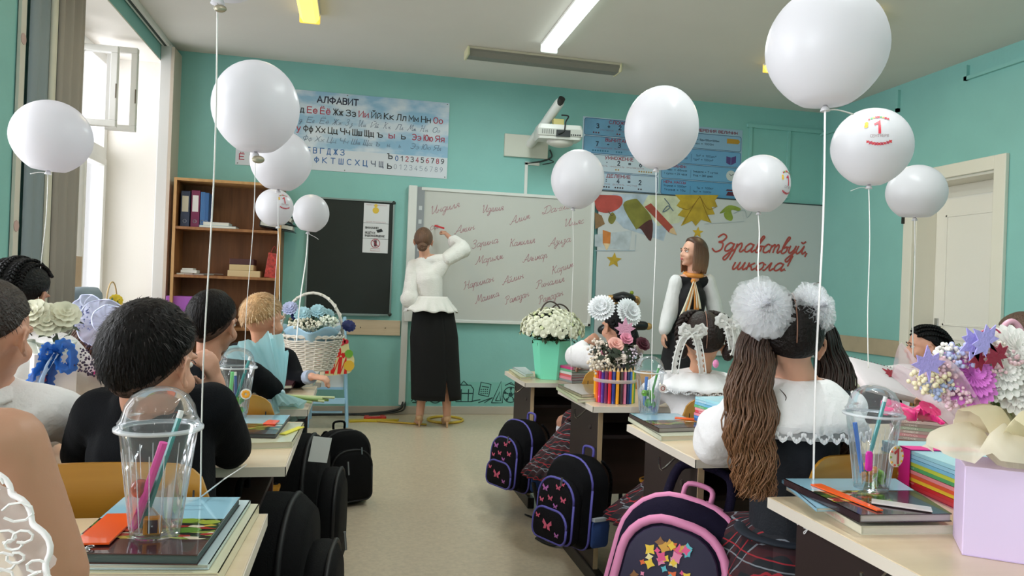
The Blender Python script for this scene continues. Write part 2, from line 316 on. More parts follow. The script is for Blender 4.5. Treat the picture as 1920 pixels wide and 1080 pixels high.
# baseboards
struct('baseboard_front', MB().bx(LX, RX, WY-.018, WY, 0, .075), mat('#b9aea0', .5), bevel=.004)
struct('baseboard_right', MB().bx(RX-.018, RX, BY, dy0-.1, 0, .075).bx(RX-.018, RX, dy1+.1, WY, 0, .075), mat('#b9aea0', .5))
# white reveal lining of the windows, sills
lin = mat('#ece6de', .6, .1, 30)
n = 0
for a, b in WIN:
    n += 1
    w = thing('window_%d' % n, '', ''); w.location = (LX-.48, (a+b)/2, .86)
    for k in ('label', 'category'): del w[k]
    w['kind'] = 'structure'
    MB().bx(LX-.5, LX-.002, b-.012, b+.0, .86, 3.09).bx(LX-.5, LX-.002, a, a+.012, .86, 3.09).bx(LX-.5, LX-.002, a, b, 3.078, 3.09).build('reveal_lining', lin, w)
    MB().bx(LX-.5, LX+.06, a-.04, b+.04, .83, .875).build('sill', white, w, bevel=.006)
    f = MB(); x0, x1 = LX-.50, LX-.42
    f.bx(x0, x1, a, b, .875, .95).bx(x0, x1, a, b, 3.0, 3.08).bx(x0, x1, a, a+.08, .95, 3.0).bx(x0, x1, b-.08, b, .95, 3.0)
    f.bx(x0-.004, x1+.004, a+.08, b-.08, 2.2, 2.3)
    q = (b-a)/3
    for i in (1, 2): f.bx(x0, x1-.002, a+q*i-.045, a+q*i+.045, .95, 2.2).bx(x0, x1-.002, a+q*i-.045, a+q*i+.045, 2.3, 3.0)
    f.build('frame', white, w, bevel=.006)
    for i in range(3):
        for z0, z1 in ((.95, 2.2), (2.3, 3.0)):
            if n == 1 and i == 2 and z0 > 2: continue     # this upper sash stands open
            s = MB(); ya_, yb_ = a+q*i+.06, a+q*(i+1)-.06
            s.bx(x0+.02, x1+.02, ya_, yb_, z0, z0+.055).bx(x0+.02, x1+.02, ya_, yb_, z1-.055, z1).bx(x0+.02, x1+.02, ya_, ya_+.055, z0+.055, z1-.055).bx(x0+.02, x1+.02, yb_-.055, yb_, z0+.055, z1-.055)
            so = s.build('sash', white, w, bevel=.004)
            MB().bx(x0+.045, x0+.049, ya_+.05, yb_-.05, z0+.05, z1-.05).build('pane', glassy(trans=.97), so)
paneg = glassy(trans=.9)
# the open upper sash (two leaves) standing into the room
w1 = bpy.data.objects['window_1']
def leaf(y, xa, xb, z0, z1, nm='open_sash', fr=.05):
    s = MB(); s.bx(xa, xb, y-.025, y+.025, z0, z0+fr).bx(xa, xb, y-.025, y+.025, z1-fr, z1).bx(xa, xa+fr, y-.025, y+.025, z0+fr, z1-fr).bx(xb-fr, xb, y-.025, y+.025, z0+fr, z1-fr)
    o = s.build(nm, white, w1, bevel=.005)
    MB().bx(xa+fr*.8, xb-fr*.8, y-.003, y+.003, z0+fr*.8, z1-fr*.8).build('pane', paneg, o)
    h = MB(); h.bx(xb-.008, xb+.001, y-.029, y-.024, z0+.22, z0+.33); h.build('hinge', mat('#6d6355', .4, metal=.8), o); return o
leaf(6.18, -2.20, -1.86, 2.36, 2.98); leaf(6.32, -1.98, -1.76, 2.36, 3.02, fr=.045)
struct('trim_1', MB().bx(LX, LX+.015, 4.90, 4.99, .86, 3.09), white)
# corner pipe box and its wooden edge
struct('trim_2', MB().bx(LX, LX+.09, 6.80, WY, 0, 3.22), mat('#dcdad8', .5), bevel=.006)
struct('trim_3', MB().bx(LX+.09, LX+.115, 6.79, WY, 0, 3.2), mat('#cdbfb0', .5))
struct('trim_4', MB().bx(LX+.01, LX+.07, BY, 7.0, CZ-.045, CZ), white)   # curtain rail box on the ceiling
struct('trim_5', MB().bx(LX+.028, LX+.05, BY, 6.98, CZ-.047, CZ-.045), mat('#26302c', .6))
# boxed duct of the wall, upper right
struct('trim_6', MB().bx(3.95, RX, WY-.03, WY, 3.02, 3.06).bx(3.98, 4.01, WY-.02, WY, 2.3, 3.02).bx(4.43, 4.46, WY-.02, WY, 2.3, 3.02), teal)
struct('trim_7', MB().bx(RX-.03, RX, 5.9, WY, 3.0, 3.03).bx(RX-.03, RX, 5.9, 5.93, 3.0, 3.2).bx(RX-.03, RX, 1.5, 5.15, 3.08, 3.11).bx(RX-.03, RX, 5.12, 5.15, 3.08, 3.2), teal)
# wooden bumper rails
rail = wood('#c9b294', '#d8c4a8', 2, 'X', .5, .1)
a = PY(640, 598, WY); 
struct('trim_8', MB().bx(-.6, .42, WY-.022, WY, .745, .888), rail, bevel=.003)
struct('trim_9', MB().bx(4.9-.05-.1, RX, WY-.022, WY, .745, .888).bx(RX-.022, RX, 5.74, WY-.022, .735, .888), mat('#b5a58c', .5, var=.08), bevel=.003)
mb = MB()
for x in (-.35, .05, .28): mb.ell((x, WY-.024, .815), .006, 8)
struct('trim_10', mb, mat('#6d5c48', .4))
for y in (5.9, 6.5): pass
# door: casing, leaf, handle
d = thing('door_1', '', ''); d.location = (RX, (dy0+dy1)/2, 0)
for k in ('label', 'category'): del d[k]
d['kind'] = 'structure'
dw = mat('#e6e2d6', .42, .1, 30); dw2 = mat('#ece9e2', .42, .1, 30)
MB().bx(RX-.035, RX+.0, dy0-.11, dy0, 0, dz+.11).bx(RX-.035, RX, dy1, dy1+.11, 0, dz+.11).bx(RX-.035, RX, dy0, dy1, dz, dz+.11).build('casing', dw, d, bevel=.006)
MB().bx(RX, RX+.3, dy1-.02, dy1, 0, dz).bx(RX, RX+.3, dy0, dy0+.02, 0, dz).bx(RX, RX+.3, dy0, dy1, dz-.02, dz).build('jamb', dw, d)
MB().bx(RX+.24, RX+.28, dy0+.02, dy1-.02, dz-.13, dz-.02).build('transom', dw, d, bevel=.004)
lf = MB().bx(RX+.20, RX+.24, dy0+.02, dy1-.02, 0, dz-.13).build('door_leaf', dw2, d, bevel=.004)
for z0, z1 in ((.12, .95), (1.05, 2.02)):
    m_ = MB(); ya_, yb_ = dy0+.13, dy1-.13
    for bb in ((ya_, yb_, z0, z0+.02), (ya_, yb_, z1-.02, z1), (ya_, ya_+.02, z0, z1), (yb_-.02, yb_, z0, z1)): m_.bx(RX+.192, RX+.2, *bb)
    m_.build('panel_moulding', dw2, lf, bevel=.003)
chrome = mat('#b9babb', .25, metal=1)
hz = 1.0
h = MB(); h.bx(RX+.19, RX+.2, dy1-.085, dy1-.045, hz-.13, hz+.11); h.tube([(RX+.19, dy1-.065, hz+.04), (RX+.14, dy1-.065, hz+.04), (RX+.135, dy1-.09, hz+.04), (RX+.135, dy1-.18, hz+.04)], .008, 8)
h.build('door_handle', chrome, lf, smooth=40, bevel=.002)
MB().lathe([(.012, 0), (.012, .01)], n=12, T=T3((RX+.188, dy1-.065, hz-.07), ry=pi/2)).build('keyhole', mat('#4a4a4a', .4, metal=.8), lf)
MB().bx(RX-.05, RX-.034, dy1+.09, dy1+.115, 1.95, 2.03).build('latch', mat('#241f1c', .5), d)
s_ = MB().bx(RX-.004, RX, 4.05, 4.33, 1.83, 1.885).build('notice_strip', mat('#d9dfe0', .5)); tag(s_, 'small white notice strip on the teal wall right of the door', 'notice')
text('КАБИНЕТ', M4.Translation((RX-.0045, 4.32, 1.85)) @ M4.Rotation(-pi/2, 4, 'Z') @ M4.Rotation(pi/2, 4, 'X'), .25, .018, mat('#6c7b80'), s_)
# ---------------------------------------------------------------- ceiling lamps and added fill lights
met = mat('#8c8778', .35, metal=.6)
def lamp(c, ln, wd_, rz, label, diff, body, lit, end):
    t = thing('ceiling_lamp', label, 'lamp', c)
    T = T3(c, rz=rz)
    MB().bx(-ln/2, ln/2, -wd_/2, wd_/2, -.02, 0, T).build('housing', body, t, bevel=.004)
    poly = [(-wd_/2*.92, -.018), (-wd_/2*.95, -.04), (-wd_/2*.6, -.075), (wd_/2*.6, -.075), (wd_/2*.95, -.04), (wd_/2*.92, -.018)]
    TT = T @ M4.Translation((-ln/2+.01, 0, 0)) @ M4(((0, 0, 1, 0), (1, 0, 0, 0), (0, 1, 0, 0), (0, 0, 0, 1)))
    MB().prism(poly, ln-.02, TT).build('diffuser', diff, t)
    for s in (-1, 1):
        MB().bx(s*ln/2-.012, s*ln/2+.012, -wd_/2*1.02, wd_/2*1.02, -.078, 0, T).build('end_cap', end, t, bevel=.01)
    return t
def gdiff():
    m = mat('#85827a', .45, .3, 120, .1, 20, stretch=(1, 30, 30)); return m
lamp((1.52, 6.19, CZ), 1.36, .17, R(1.5), 'unlit long grey ribbed ceiling lamp just before the front wall', gdiff(), mat('#c4bca9', .4), False, mat('#d8d2ad', .4))
litw = mat('#eefffa', .5, emit=1.6); lity = mat('#ffe27a', .5, emit=.8)
lamp((1.47, 5.15, CZ), 1.36, .14, pi/2, 'lit bluish white tube ceiling lamp running away from the camera', litw, white, True, mat('#e6f2ee', .4, emit=.5))
lamp((-.42, 5.1, CZ), 1.3, .15, pi/2, 'lit yellow ceiling lamp on the window side of the ceiling', lity, white, True, mat('#ffdb62', .4, emit=.45))
lamp((3.42, 5.1, CZ), 1.3, .13, pi/2, 'lit yellow ceiling lamp half hidden behind the largest balloon', lity, white, True, mat('#ffdb62', .4, emit=.45))
area('lamp_and_fill_light', (1.47, 5.15, CZ-.09), 1.3, .12, (0, 0, pi/2), 22, (.88, 1, .97))
area('lamp_and_fill_light', (1.47, 1.8, CZ-.09), 1.3, .12, (0, 0, pi/2), 26, (.93, 1, .98))
for x_ in (-.42, 1.47, 3.42): area('lamp_and_fill_light', (x_, -1.4, CZ-.09), 1.3, .12, (0, 0, pi/2), 9, (1, .98, .94))  # unseen fill lights added behind the camera to brighten the near desks, no fixtures
area('lamp_and_fill_light', (-.42, 5.1, CZ-.09), 1.2, .12, (0, 0, pi/2), 6, (1, .85, .5))
area('lamp_and_fill_light', (3.42, 5.1, CZ-.09), 1.2, .12, (0, 0, pi/2), 6, (1, .85, .5))
# ---------------------------------------------------------------- bookcase and what stands in it
SY = 6.72
p = PY(327, 332, SY); q = PY(530, 347, SY); bx0, bx1, bz = p.x, q.x, p.z
bw = wood('#8a5a34', '#a06c40', 2.5, 'Z', .5, .1); bk = wood('#7a4c2c', '#8c5a36', 2.5, 'Z', .6, 0); edge = wood('#b98a55', '#c79a66', 2, 'Z', .5, .1)
bc = thing('bookcase', 'brown wooden bookcase with open shelves in the window corner of the front wall', 'bookcase', ((bx0+bx1)/2, SY+.16, 0))
y1 = WY-.02
for nm, xa in (('side_panel', bx0), ('side_panel', bx1-.022)):
    MB().bx(xa, xa+.022, SY, y1, 0, bz).build(nm, bw, bc, bevel=.002)
    MB().bx(xa-.001, xa+.023, SY-.004, SY, 0, bz).build('edge_band', edge, bc)
MB().bx(bx0+.022, bx1-.022, y1-.01, y1, 0, bz).build('back_panel', bk, bc)
MB().bx(bx0, bx1, SY-.003, y1, bz-.024, bz).build('top_panel', edge, bc, bevel=.002)
shz = [PY(400, 427, SY).z, PY(400, 517, SY).z, .80, .42, .06]
for z in shz: MB().bx(bx0+.022, bx1-.022, SY, y1-.01, z-.024, z).build('shelf', bw, bc, bevel=.002)
def binder(xp, z, w, h, col, label_, spine='#e3e0d8', name='ring_binder', lean=0, dx=0):
    x = xp; t = thing(name, label_, 'binder', (x, SY+.1, z)); T = M4.Translation((x, SY+.06, z)) @ M4.Rotation(lean, 4, 'Y')
    MB().bx(-w/2, w/2, 0, .2, 0, h, T).build('cover', mat(col, .35), t, bevel=.004)
    if spine: MB().bx(-w*.34, w*.34, -.002, 0, h*.42, h*.86, T).build('spine_label', mat(spine, .6), t)
    MB().tube([T @ V((.014*cos(a), -.002, h*.16+.014*sin(a))) for a in [i*pi/5 for i in range(11)]], .0025, 5).build('finger_ring', mat('#9aa0a8', .3, metal=.7), t)
    return t
z1 = shz[0]
for px_, w, h, c, l, sp in ((346, .075, .31, '#28334f', 'dark blue ring binder with beige spine label on the top shelf', '#cfc6b2'),
                        (365, .07, .32, '#7b2350', 'maroon ring binder with white spine label on the top shelf', '#e8e4e4'),
                        (378.5, .036, .31, '#3f6ea6', 'slim mid blue binder beside the maroon one', None), (386, .036, .305, '#34629b', 'slim blue binder last in the upright row', None)):
    binder(PY(px_, 420, SY+.06).x, z1, w, h, c, l, sp)
def book(name, c, sx, sy, th, rz, cov, label, cat='book', group=None, pages='#e6e1d6', T=None, art=None):
    t = thing(name, label, cat, c, group); T = T or T3(c, rz=rz); e = .0015
    MB().bx(-sx/2+.002, sx/2-.003, -sy/2+.003, sy/2-.003, e, th-e, T).build('pages', mat(pages, .8, .3, 200, stretch=(1, 1, 30)), t)
    cm = cov if not isinstance(cov, str) else mat(cov, .3, coat=.3)
    mb = MB(); mb.bx(-sx/2, sx/2, -sy/2, sy/2, 0, e, T).bx(-sx/2, sx/2, -sy/2, sy/2, th-e, th, T).bx(-sx/2, -sx/2+.002, -sy/2, sy/2, 0, th, T)
    mb.build('cover', cm, t)
    return t, T
def shelfbook(px_, z, w, d, th, cov, label, dz=0, group=None, yo=.1, rz=0):
    return book('book', (PY(px_, 420, SY+yo).x, SY+yo, z+dz), w, d, th, rz, cov, label, 'book', group)
shelfbook(412, z1, .30, .2, .02, '#4f97b8', 'light blue folder lying under a white booklet on top shelf')
shelfbook(409, z1, .21, .18, .028, '#e2e2e2', 'white booklet lying on the blue folder on top shelf', .021)
t = thing('binder_pile', 'black ring binders tipped over in a pile on the top shelf', 'binder', (PY(490, 425, SY+.1).x, SY+.12, z1))
bpy.data.objects.remove(t)
xr = PY(560, 425, SY+.1).x-.03
for zr, ln, rot_, c, l in ((.0, .30, 7, '#2a2a30', 'dark lever arch file lying at the bottom of the tipped pile'), (.066, .28, 22, '#17171c', 'black lever arch file tipped across the pile, middle one'), (.142, .25, 38, '#0f0f14', 'black lever arch file leaning steeply on top of the pile')):
    a_ = R(rot_); x = xr-ln*cos(a_)-zr*.3; t = thing('lever_arch_file', l, 'binder', (x, SY+.12, z1+zr)); T = T3((x, SY+.03, z1+zr+ln*sin(a_)+.001), ry=a_)
    mb = MB(); mb.bx(0, ln, 0, .22, 0, .004, T).bx(0, ln, 0, .22, .056, .06, T).bx(0, .004, 0, .22, 0, .06, T); mb.build('cover', mat(c, .3), t)
    MB().bx(.006, ln-.02, .004, .215, .012, .045, T).build('papers', mat('#dcdad4', .8, .5, 150, stretch=(1, 1, 30)), t)
z2 = shz[1]
shelfbook(353, z2, .13, .14, .014, '#b9a58c', 'tan notebook under a small white box, middle shelf'); 
b_ = MB().bx(0, .13, 0, .13, 0, .026, T3((PY(342, 420, SY+.05).x, SY+.05, z2+.016))).bx(.01, .1, 0, .12, .026, .042, T3((PY(342, 420, SY+.05).x, SY+.05, z2+.016))).build('card_box', mat('#e4e2dd', .6), bevel=.002); tag(b_, 'small white card box on left of the middle shelf', 'box')
for i in range(3):
    shelfbook(372+i*14, z2, .16, .2, .006, ['#8c4a52', '#d9c9bd', '#50323a'][i], ['maroon magazine lying loose on the middle shelf', 'pale magazine lying on the maroon one', 'dark magazine at right of the loose papers'][i], i*.0065, rz=.2*i)
for px_, w, dz, th, c, l in ((461, .27, 0, .055, '#d6bc92', 'long cream carton at the bottom of the middle shelf pile'), (456, .20, .056, .05, '#cfb488', 'cream carton in the middle of the pile'), (456, .20, .107, .05, '#4d2b2c', 'dark brown flat carton topping the pile')):
    x = PY(px_, 420, SY+.05).x; o = MB().bx(x-w/2, x+w/2, SY+.04, SY+.24, z2+dz, z2+dz+th).build('carton', mat(c, .6, .1), bevel=.003); tag(o, l, 'box')
x = PY(507, 500, SY+.06).x
o = MB(); T = T3((x, SY+.05, z2), ry=R(8)); o.bx(-.05, .05, 0, .16, 0, .22, T); t = thing('gift_bag', 'red patterned gift bag leaning at right end of the middle shelf', 'bag', (x, SY+.1, z2))
o.build('bag_body', mat('#c9473f', .4, var=.5, vscale=50), t, bevel=.003); MB().tube(smooth_path([T @ V(k) for k in ((-.03, 0, .22), (-.01, 0, .28), (.03, 0, .22))]), .003).build('handle', mat('#a33', .5), t)
z3 = shz[2]
x = PY(342, 550, SY+.03).x
o = MB().bx(x-.13, x+.10, SY+.03, SY+.24, z3, z3+.26).build('box_file', mat('#b060c4', .45), bevel=.004); tag(o, 'purple box file on the shelf behind the dark haired boy', 'box file')
for i in range(7):
    x = PY(385+i*7.5, 550, SY+.05).x; h = .2+.03*rnd.random()
    o, _ = book('book', (x, SY+.1, z3), h, .15, .034, 0, ['#30507a', '#b9c4cc', '#2b3c56', '#6a93b5', '#3d3f46', '#d0d4d4', '#5a2f36'][i], 'upright %s book in the row behind the boys' % ['navy', 'pale grey', 'dark blue', 'light blue', 'charcoal', 'whitish', 'wine red'][i], group=None, T=T3((x, SY+.1, z3+h/2), ry=-pi/2))
# ---------------------------------------------------------------- chalkboard
def wbox(name, px0, py0, px1, py1, dp, m, parent=None, y=WY, bevel=0):
    a, b = PY(px0, py0, y), PY(px1, py1, y); o = MB().bx(min(a.x, b.x), max(a.x, b.x), y-dp, y, min(a.z, b.z), max(a.z, b.z)).build(name, m, parent, bevel=bevel); return o
x0, x1, za, zb = -.45, .31, .945, 2.0
t = thing('chalkboard', 'small black chalkboard with thin aluminium frame left of the whiteboard', 'chalkboard', (-.07, WY, .94))
MB().bx(x0, x1, WY-.02, WY, za, zb).build('board_surface', mat('#141d1a', .6, var=.15, vscale=6), t)
alu = mat('#8d9a98', .35, metal=.7)
fr = MB(); fr.bx(x0-.015, x1+.015, WY-.03, WY, zb, zb+.015).bx(x0-.015, x1+.015, WY-.03, WY, za-.015, za).bx(x0-.015, x0, WY-.03, WY, za, zb).bx(x1, x1+.015, WY-.03, WY, za, zb); fr.build('frame', alu, t)
for xx, zz in ((x1+.005, zb), (x1+.005, za)): MB().ell((xx, WY-.02, zz), (.02, .018, .02), 10).build('corner_cap', mat('#28332f', .4), t, smooth=1)
MB().bx(-.12, .22, WY-.06, WY-.03, za-.02, za-.008).build('chalk_tray', alu, t)
# three notices taped to the board
pa = mat('#dcdde2', .6); red = mat('#a8324a', .5); yel = mat('#e2bd3f', .5); blk = mat('#1c2024', .5)
nx0, nx1 = .04, .275
t = thing('notice_sheet', 'white notice sheet with yellow figure and camera and phone warning signs taped on chalkboard', 'notice', (.16, WY-.021, 1.52))
sec = [(1.80, 1.985), (1.655, 1.797), (1.52, 1.652)]
for a, b in sec: MB().bx(nx0, nx1, WY-.023, WY-.0205, a, b).build('sheet', pa, t)
Tn = lambda x, z: WALLT(x, z, WY-.0235, .0005)
text('ВНИМАНИЕ!', Tn(nx0+.02, 1.745), .12, .018, blk, t, bold=.02)
text('ВЕДЁТСЯ', Tn(nx0+.02, 1.70), .09, .016, blk, t, bold=.02)
text('ВИДЕОНАБЛЮДЕНИЕ', Tn(nx0+.02, 1.672), .18, .016, blk, t, bold=.02)
text('ПРАВИЛА ПОВЕДЕНИЯ В КЛАССЕ', Tn(nx0+.02, 1.965), .19, .008, red, t)
text('НЕЛЬЗЯ ПОЛЬЗОВАТЬСЯ', Tn(nx0+.02, 1.806), .19, .008, red, t)
circ = lambda cx, cy, r, n=20, a0=0, a1=2*pi: [(cx+r*cos(a0+(a1-a0)*i/n), cy+r*sin(a0+(a1-a0)*i/n)) for i in range(n+1)]
flat(circ(.11, .1, .03, 14)[:-1], Tn(nx0, 1.82), yel, t, 'yellow_figure'); flat(circ(.11, .145, .016, 12)[:-1], Tn(nx0, 1.82), yel, t, 'yellow_head')
flat([(.12, .115), (.17, .13), (.185, .105), (.135, .09)], Tn(nx0, 1.62), blk, t, 'camera_icon')
strokes([circ(.118, .08, .04)], Tn(nx0, 1.53), .003, red, t, 'prohibition_sign', 0); strokes([[(.09, .108), (.146, .052)]], Tn(nx0, 1.53), .003, red, t, 'prohibition_bar', 0)
flat([(.105, .05), (.13, .05), (.13, .11), (.105, .11)], Tn(nx0, 1.53), mat('#5a3540'), t, 'phone_icon')
strokes([[(.075, .01), (.16, .01), (.16, .03), (.075, .03), (.075, .01)]], Tn(nx0, 1.53), .0012, red, t, 'caption_box', 0)
# ---------------------------------------------------------------- interactive whiteboard
t = thing('whiteboard', 'large interactive whiteboard covered with handwritten names in red marker', 'whiteboard', (1.37, WY, .88))
wx0, wx1, wz0, wz1 = .45, 2.295, .885, 2.165
MB().bx(wx0+.15, wx1-.03, WY-.045, WY, wz0+.03, wz1-.03).build('writing_surface', mat('#c9c9c5', .3, spec=.3), t)
wf = mat('#dfe0de', .4)
fr = MB(); fr.bx(wx0+.12, wx1, WY-.06, WY, wz1-.03, wz1).bx(wx0+.12, wx1, WY-.06, WY, wz0, wz0+.03).bx(wx1-.03, wx1, WY-.06, WY, wz0, wz1); fr.build('frame', wf, t, bevel=.004)
MB().bx(wx0, wx0+.08, WY-.065, WY, wz0-.0, wz1+.01).build('side_housing', wf, t, bevel=.006)
MB().bx(wx0+.08, wx0+.15, WY-.055, WY, wz0, wz1).build('button_strip', mat('#8f9399', .4), t)
for k in range(8): MB().bx(wx0+.1, wx0+.13, WY-.058, WY-.05, wz0+.15+k*.13, wz0+.19+k*.13).build('button', mat('#c8ccd0', .4), t)
o = MB().bx(wx0-.02, wx0+.04, WY-.04, WY, .09, wz0+.25).build('cable_trunking', wf, bevel=.003); tag(o, 'white cable trunking running down beside the whiteboard to the floor', 'cable duct')
# cursive glyphs: stroke letters, unit = x-height; advance last
G = {
 'а': ([[(.75, .85), (.4, 1), (.1, .6), (.15, .1), (.45, .05), (.75, .5), (.8, .95), (.75, .3), (.85, 0), (1.1, .3)]], 1.05),
 'н': ([[(.05, .9), (.05, 0)], [(.05, .45), (.35, .55), (.6, .5)], [(.65, 1), (.62, .2), (.75, 0), (.95, .3)]], .95),
 'д': ([[(.75, .85), (.4, 1), (.1, .6), (.15, .1), (.45, .05), (.75, .5), (.8, .95), (.75, -.3), (.5, -1), (.25, -.8), (.6, -.2), (1.1, .3)]], 1.05),
 'и': ([[(.05, .95), (0, .3), (.15, 0), (.4, .3), (.6, .95), (.55, .3), (.7, 0), (.95, .3)]], .95),
 'й': ([[(.05, .95), (0, .3), (.15, 0), (.4, .3), (.6, .95), (.55, .3), (.7, 0), (.95, .3)], [(.15, 1.45), (.35, 1.25), (.6, 1.5)]], .95),
 'л': ([[(-.1, .1), (.1, .0), (.3, .5), (.5, 1), (.5, .25), (.65, 0), (.9, .3)]], .88),
 'я': ([[(-.1, .1), (.1, 0), (.3, .45), (.6, .45), (.2, .7), (.4, 1), (.65, .95), (.6, .3), (.7, 0), (.9, .3)]], .9),
 'м': ([[(-.1, .05), (.1, 0), (.3, .95), (.4, .1), (.7, .95), (.72, .2), (.85, 0), (1.05, .3)]], 1.02),
 'р': ([[(.05, .95), (.05, 0), (-.1, -1)], [(.0, .1), (.2, .8), (.45, 1), (.55, .6), (.5, .1), (.7, 0), (.9, .3)]], .88),
 'ь': ([[(.05, .95), (.05, .1), (.3, 0), (.5, .25), (.3, .5), (.05, .4)], [(.45, .15), (.75, .3)]], .72),
 'ы': ([[(.05, .95), (.05, .1), (.3, 0), (.45, .25), (.3, .5), (.05, .4)], [(.75, .95), (.72, .2), (.85, 0), (1.05, .3)]], 1.0),
 'з': ([[(.05, .85), (.3, 1), (.45, .75), (.2, .5), (.45, .3), (.4, -.3), (.15, -.95), (-.1, -.7), (.3, -.1), (.7, .3)]], .66),
 'к': ([[(.05, .95), (.05, 0)], [(.6, .9), (.1, .45), (.35, .45), (.55, 0), (.8, .25)]], .8),
 'ш': ([[(.05, .95), (0, .3), (.12, 0), (.35, .3), (.5, .95), (.45, .3), (.6, 0), (.8, .3), (.95, .95), (.92, .3), (1.05, 0), (1.3, .3)]], 1.3),
 'о': ([[(.4, 1), (.1, .6), (.15, .1), (.45, .0), (.7, .4), (.6, .9), (.4, 1)], [(.6, .85), (.9, .7)]], .85),
 'в': ([[(.1, .2), (.3, 1.2), (.5, 1.8), (.3, 1.9), (.15, 1), (.15, .1), (.4, 0), (.6, .3), (.5, .75), (.25, .6)], [(.5, .75), (.85, .7)]], .78),
 'с': ([[(.6, .85), (.35, 1), (.08, .6), (.12, .12), (.4, 0), (.7, .3)]], .7),
 'т': ([[(.05, .95), (.05, 0)], [(.05, .6), (.3, 1), (.4, .7), (.4, 0)], [(.4, .6), (.65, 1), (.8, .7), (.78, .2), (.9, 0), (1.1, .3)]], 1.08),
 'у': ([[(.05, .95), (.05, .3), (.25, .05), (.55, .5), (.6, .95), (.55, -.2), (.3, -1), (.05, -.8), (.4, -.2), (.85, .3)]], .82),
 'е': ([[(.0, .2), (.5, .6), (.4, 1), (.1, .7), (.12, .15), (.4, 0), (.7, .3)]], .68),
 'И': ([[(-.1, 1.6), (.15, 2), (.2, .8), (.25, .1), (.45, .05), (.9, 1), (1.1, 2), (1.05, .4), (1.2, 0), (1.4, .3)]], 1.4),
 'А': ([[(-.3, .3), (-.1, 0), (.3, .6), (1.0, 2), (.95, .4), (1.1, 0), (1.3, .3)], [(.1, .7), (.5, .6), (1.0, .8)]], 1.3),
 'Д': ([[(.5, 2), (.3, .2), (-.1, .1), (-.2, .5), (.5, .1), (.9, .2), (1.3, .9), (1.1, 1.8), (.5, 2.0), (-.1, 1.5)]], 1.4),
 'З': ([[(.1, 1.6), (.5, 2), (.9, 1.7), (.7, 1.2), (.35, 1.05), (.8, .9), (.85, .2), (.4, -.1), (-.05, .3)]], 1.1),
 'К': ([[(.1, 1.8), (.3, 2), (.15, 0)], [(1.1, 1.9), (.5, 1.2), (.25, 1), (.6, .9), (.9, .05), (1.2, .3)]], 1.25),
 'М': ([[(-.3, .2), (-.1, 0), (.3, 1), (.5, 2), (.65, .4), (1.3, 2), (1.3, .4), (1.45, 0), (1.6, .3)]], 1.6),
 'Н': ([[(-.1, 1.6), (.2, 2), (.15, .3), (-.1, 0)], [(.2, 1), (.9, 1.05)], [(1.1, 2), (.95, .4), (1.1, 0), (1.3, .3)]], 1.3),
 'Р': ([[(.35, 1.9), (.3, .5), (.1, 0), (-.2, .2)], [(-.2, 1.5), (.2, 1.95), (.8, 2), (1.1, 1.6), (.8, 1.1), (.45, 1.1)]], 1.2),
 ',': ([[(.15, .15), (.1, -.35)]], .5), '!': ([[(.3, 2), (.2, .6)], [(.15, .12), (.15, .02)]], .5), ' ': ([], .6),
}
def cursive(s, T, xh, r, m, parent, name='handwriting', slant=.35, jit=0, width=None):
    lines = []; x = 0
    for ch in s:
        L, ad = G[ch]
        for l in L: lines.append([(x+p[0]+p[1]*slant, p[1]) for p in l])
        x += ad
    f = (width/(x) if width else xh)
    lines = [[((p[0]+(rnd.random()-.5)*jit)*f, (p[1]+(rnd.random()-.5)*jit)*xh) for p in l] for l in lines]
    return strokes(lines, T, r, m, parent, name, 5)
ink = mat('#a8707a', .5)
for s, a, b in (('Индиля', (808, 402), (862, 388)), ('Иделия', (904, 399), (944, 394)), ('Данис', (1018, 402), (1068, 391)), ('Алим', (958, 421), (994, 409)), ('Амин', (854, 439), (890, 430)),
                ('Ильяс', (1058, 425), (1094, 419)), ('Зарина', (884, 466), (934, 455)), ('Камилия', (955, 463), (1003, 455)), ('Азиза', (1030, 462), (1070, 453)), ('Марьям', (893, 496), (943, 485)),
                ('Аяымар', (982, 492), (1026, 483)), ('Карим', (1034, 515), (1075, 500)), ('Нариман', (870, 543), (926, 527)), ('Айлин', (944, 534), (982, 521)), ('Риналия', (1006, 541), (1058, 528)),
                ('Малика', (893, 569), (936, 555)), ('Рамазан', (948, 571), (992, 555)), ('Рамазан', (1011, 570), (1056, 553)), ('Са', (806, 432), (822, 428))):
    if s[0] == 'С': s = 'са'
    p, q = PY(*a, WY-.045), PY(*b, WY-.045); s = s
    cursive(s, WALLT(p.x, p.z, WY-.045, .0, math.atan2(q.z-p.z, q.x-p.x)), .036, .0021, ink, t, jit=.06, width=(q-p).length)
# ---------------------------------------------------------------- alphabet poster
px0, px1, pz0, pz1 = -1.12, .81, 2.265, 2.995
t = thing('alphabet_poster', 'wide pale blue alphabet poster with printed and cursive letters above the chalkboard', 'poster', (-.15, WY, pz0))
m_ = bpy.data.materials.new('poster_sky'); m_.use_nodes = True; nt = m_.node_tree; b = nt.nodes['Principled BSDF']; b.inputs['Roughness'].default_value = .35
tc = nt.nodes.new('ShaderNodeTexCoord'); mp = nt.nodes.new('ShaderNodeMapping'); mp.inputs['Scale'].default_value = (1.2, 1, 2.6)
nz = nt.nodes.new('ShaderNodeTexNoise'); nz.inputs['Scale'].default_value = 2.2; nz.inputs['Detail'].default_value = 5
rp = nt.nodes.new('ShaderNodeValToRGB'); rp.color_ramp.elements[0].position = .42; rp.color_ramp.elements[1].position = .6
rp.color_ramp.elements[0].color = hexc('#8fb9d8'); rp.color_ramp.elements[1].color = hexc('#d5deea')
for a, b_ in ((tc.outputs['Object'], mp.inputs[0]), (mp.outputs[0], nz.inputs[0]), (nz.outputs[0], rp.inputs[0]), (rp.outputs[0], b.inputs['Base Color'])): nt.links.new(a, b_)
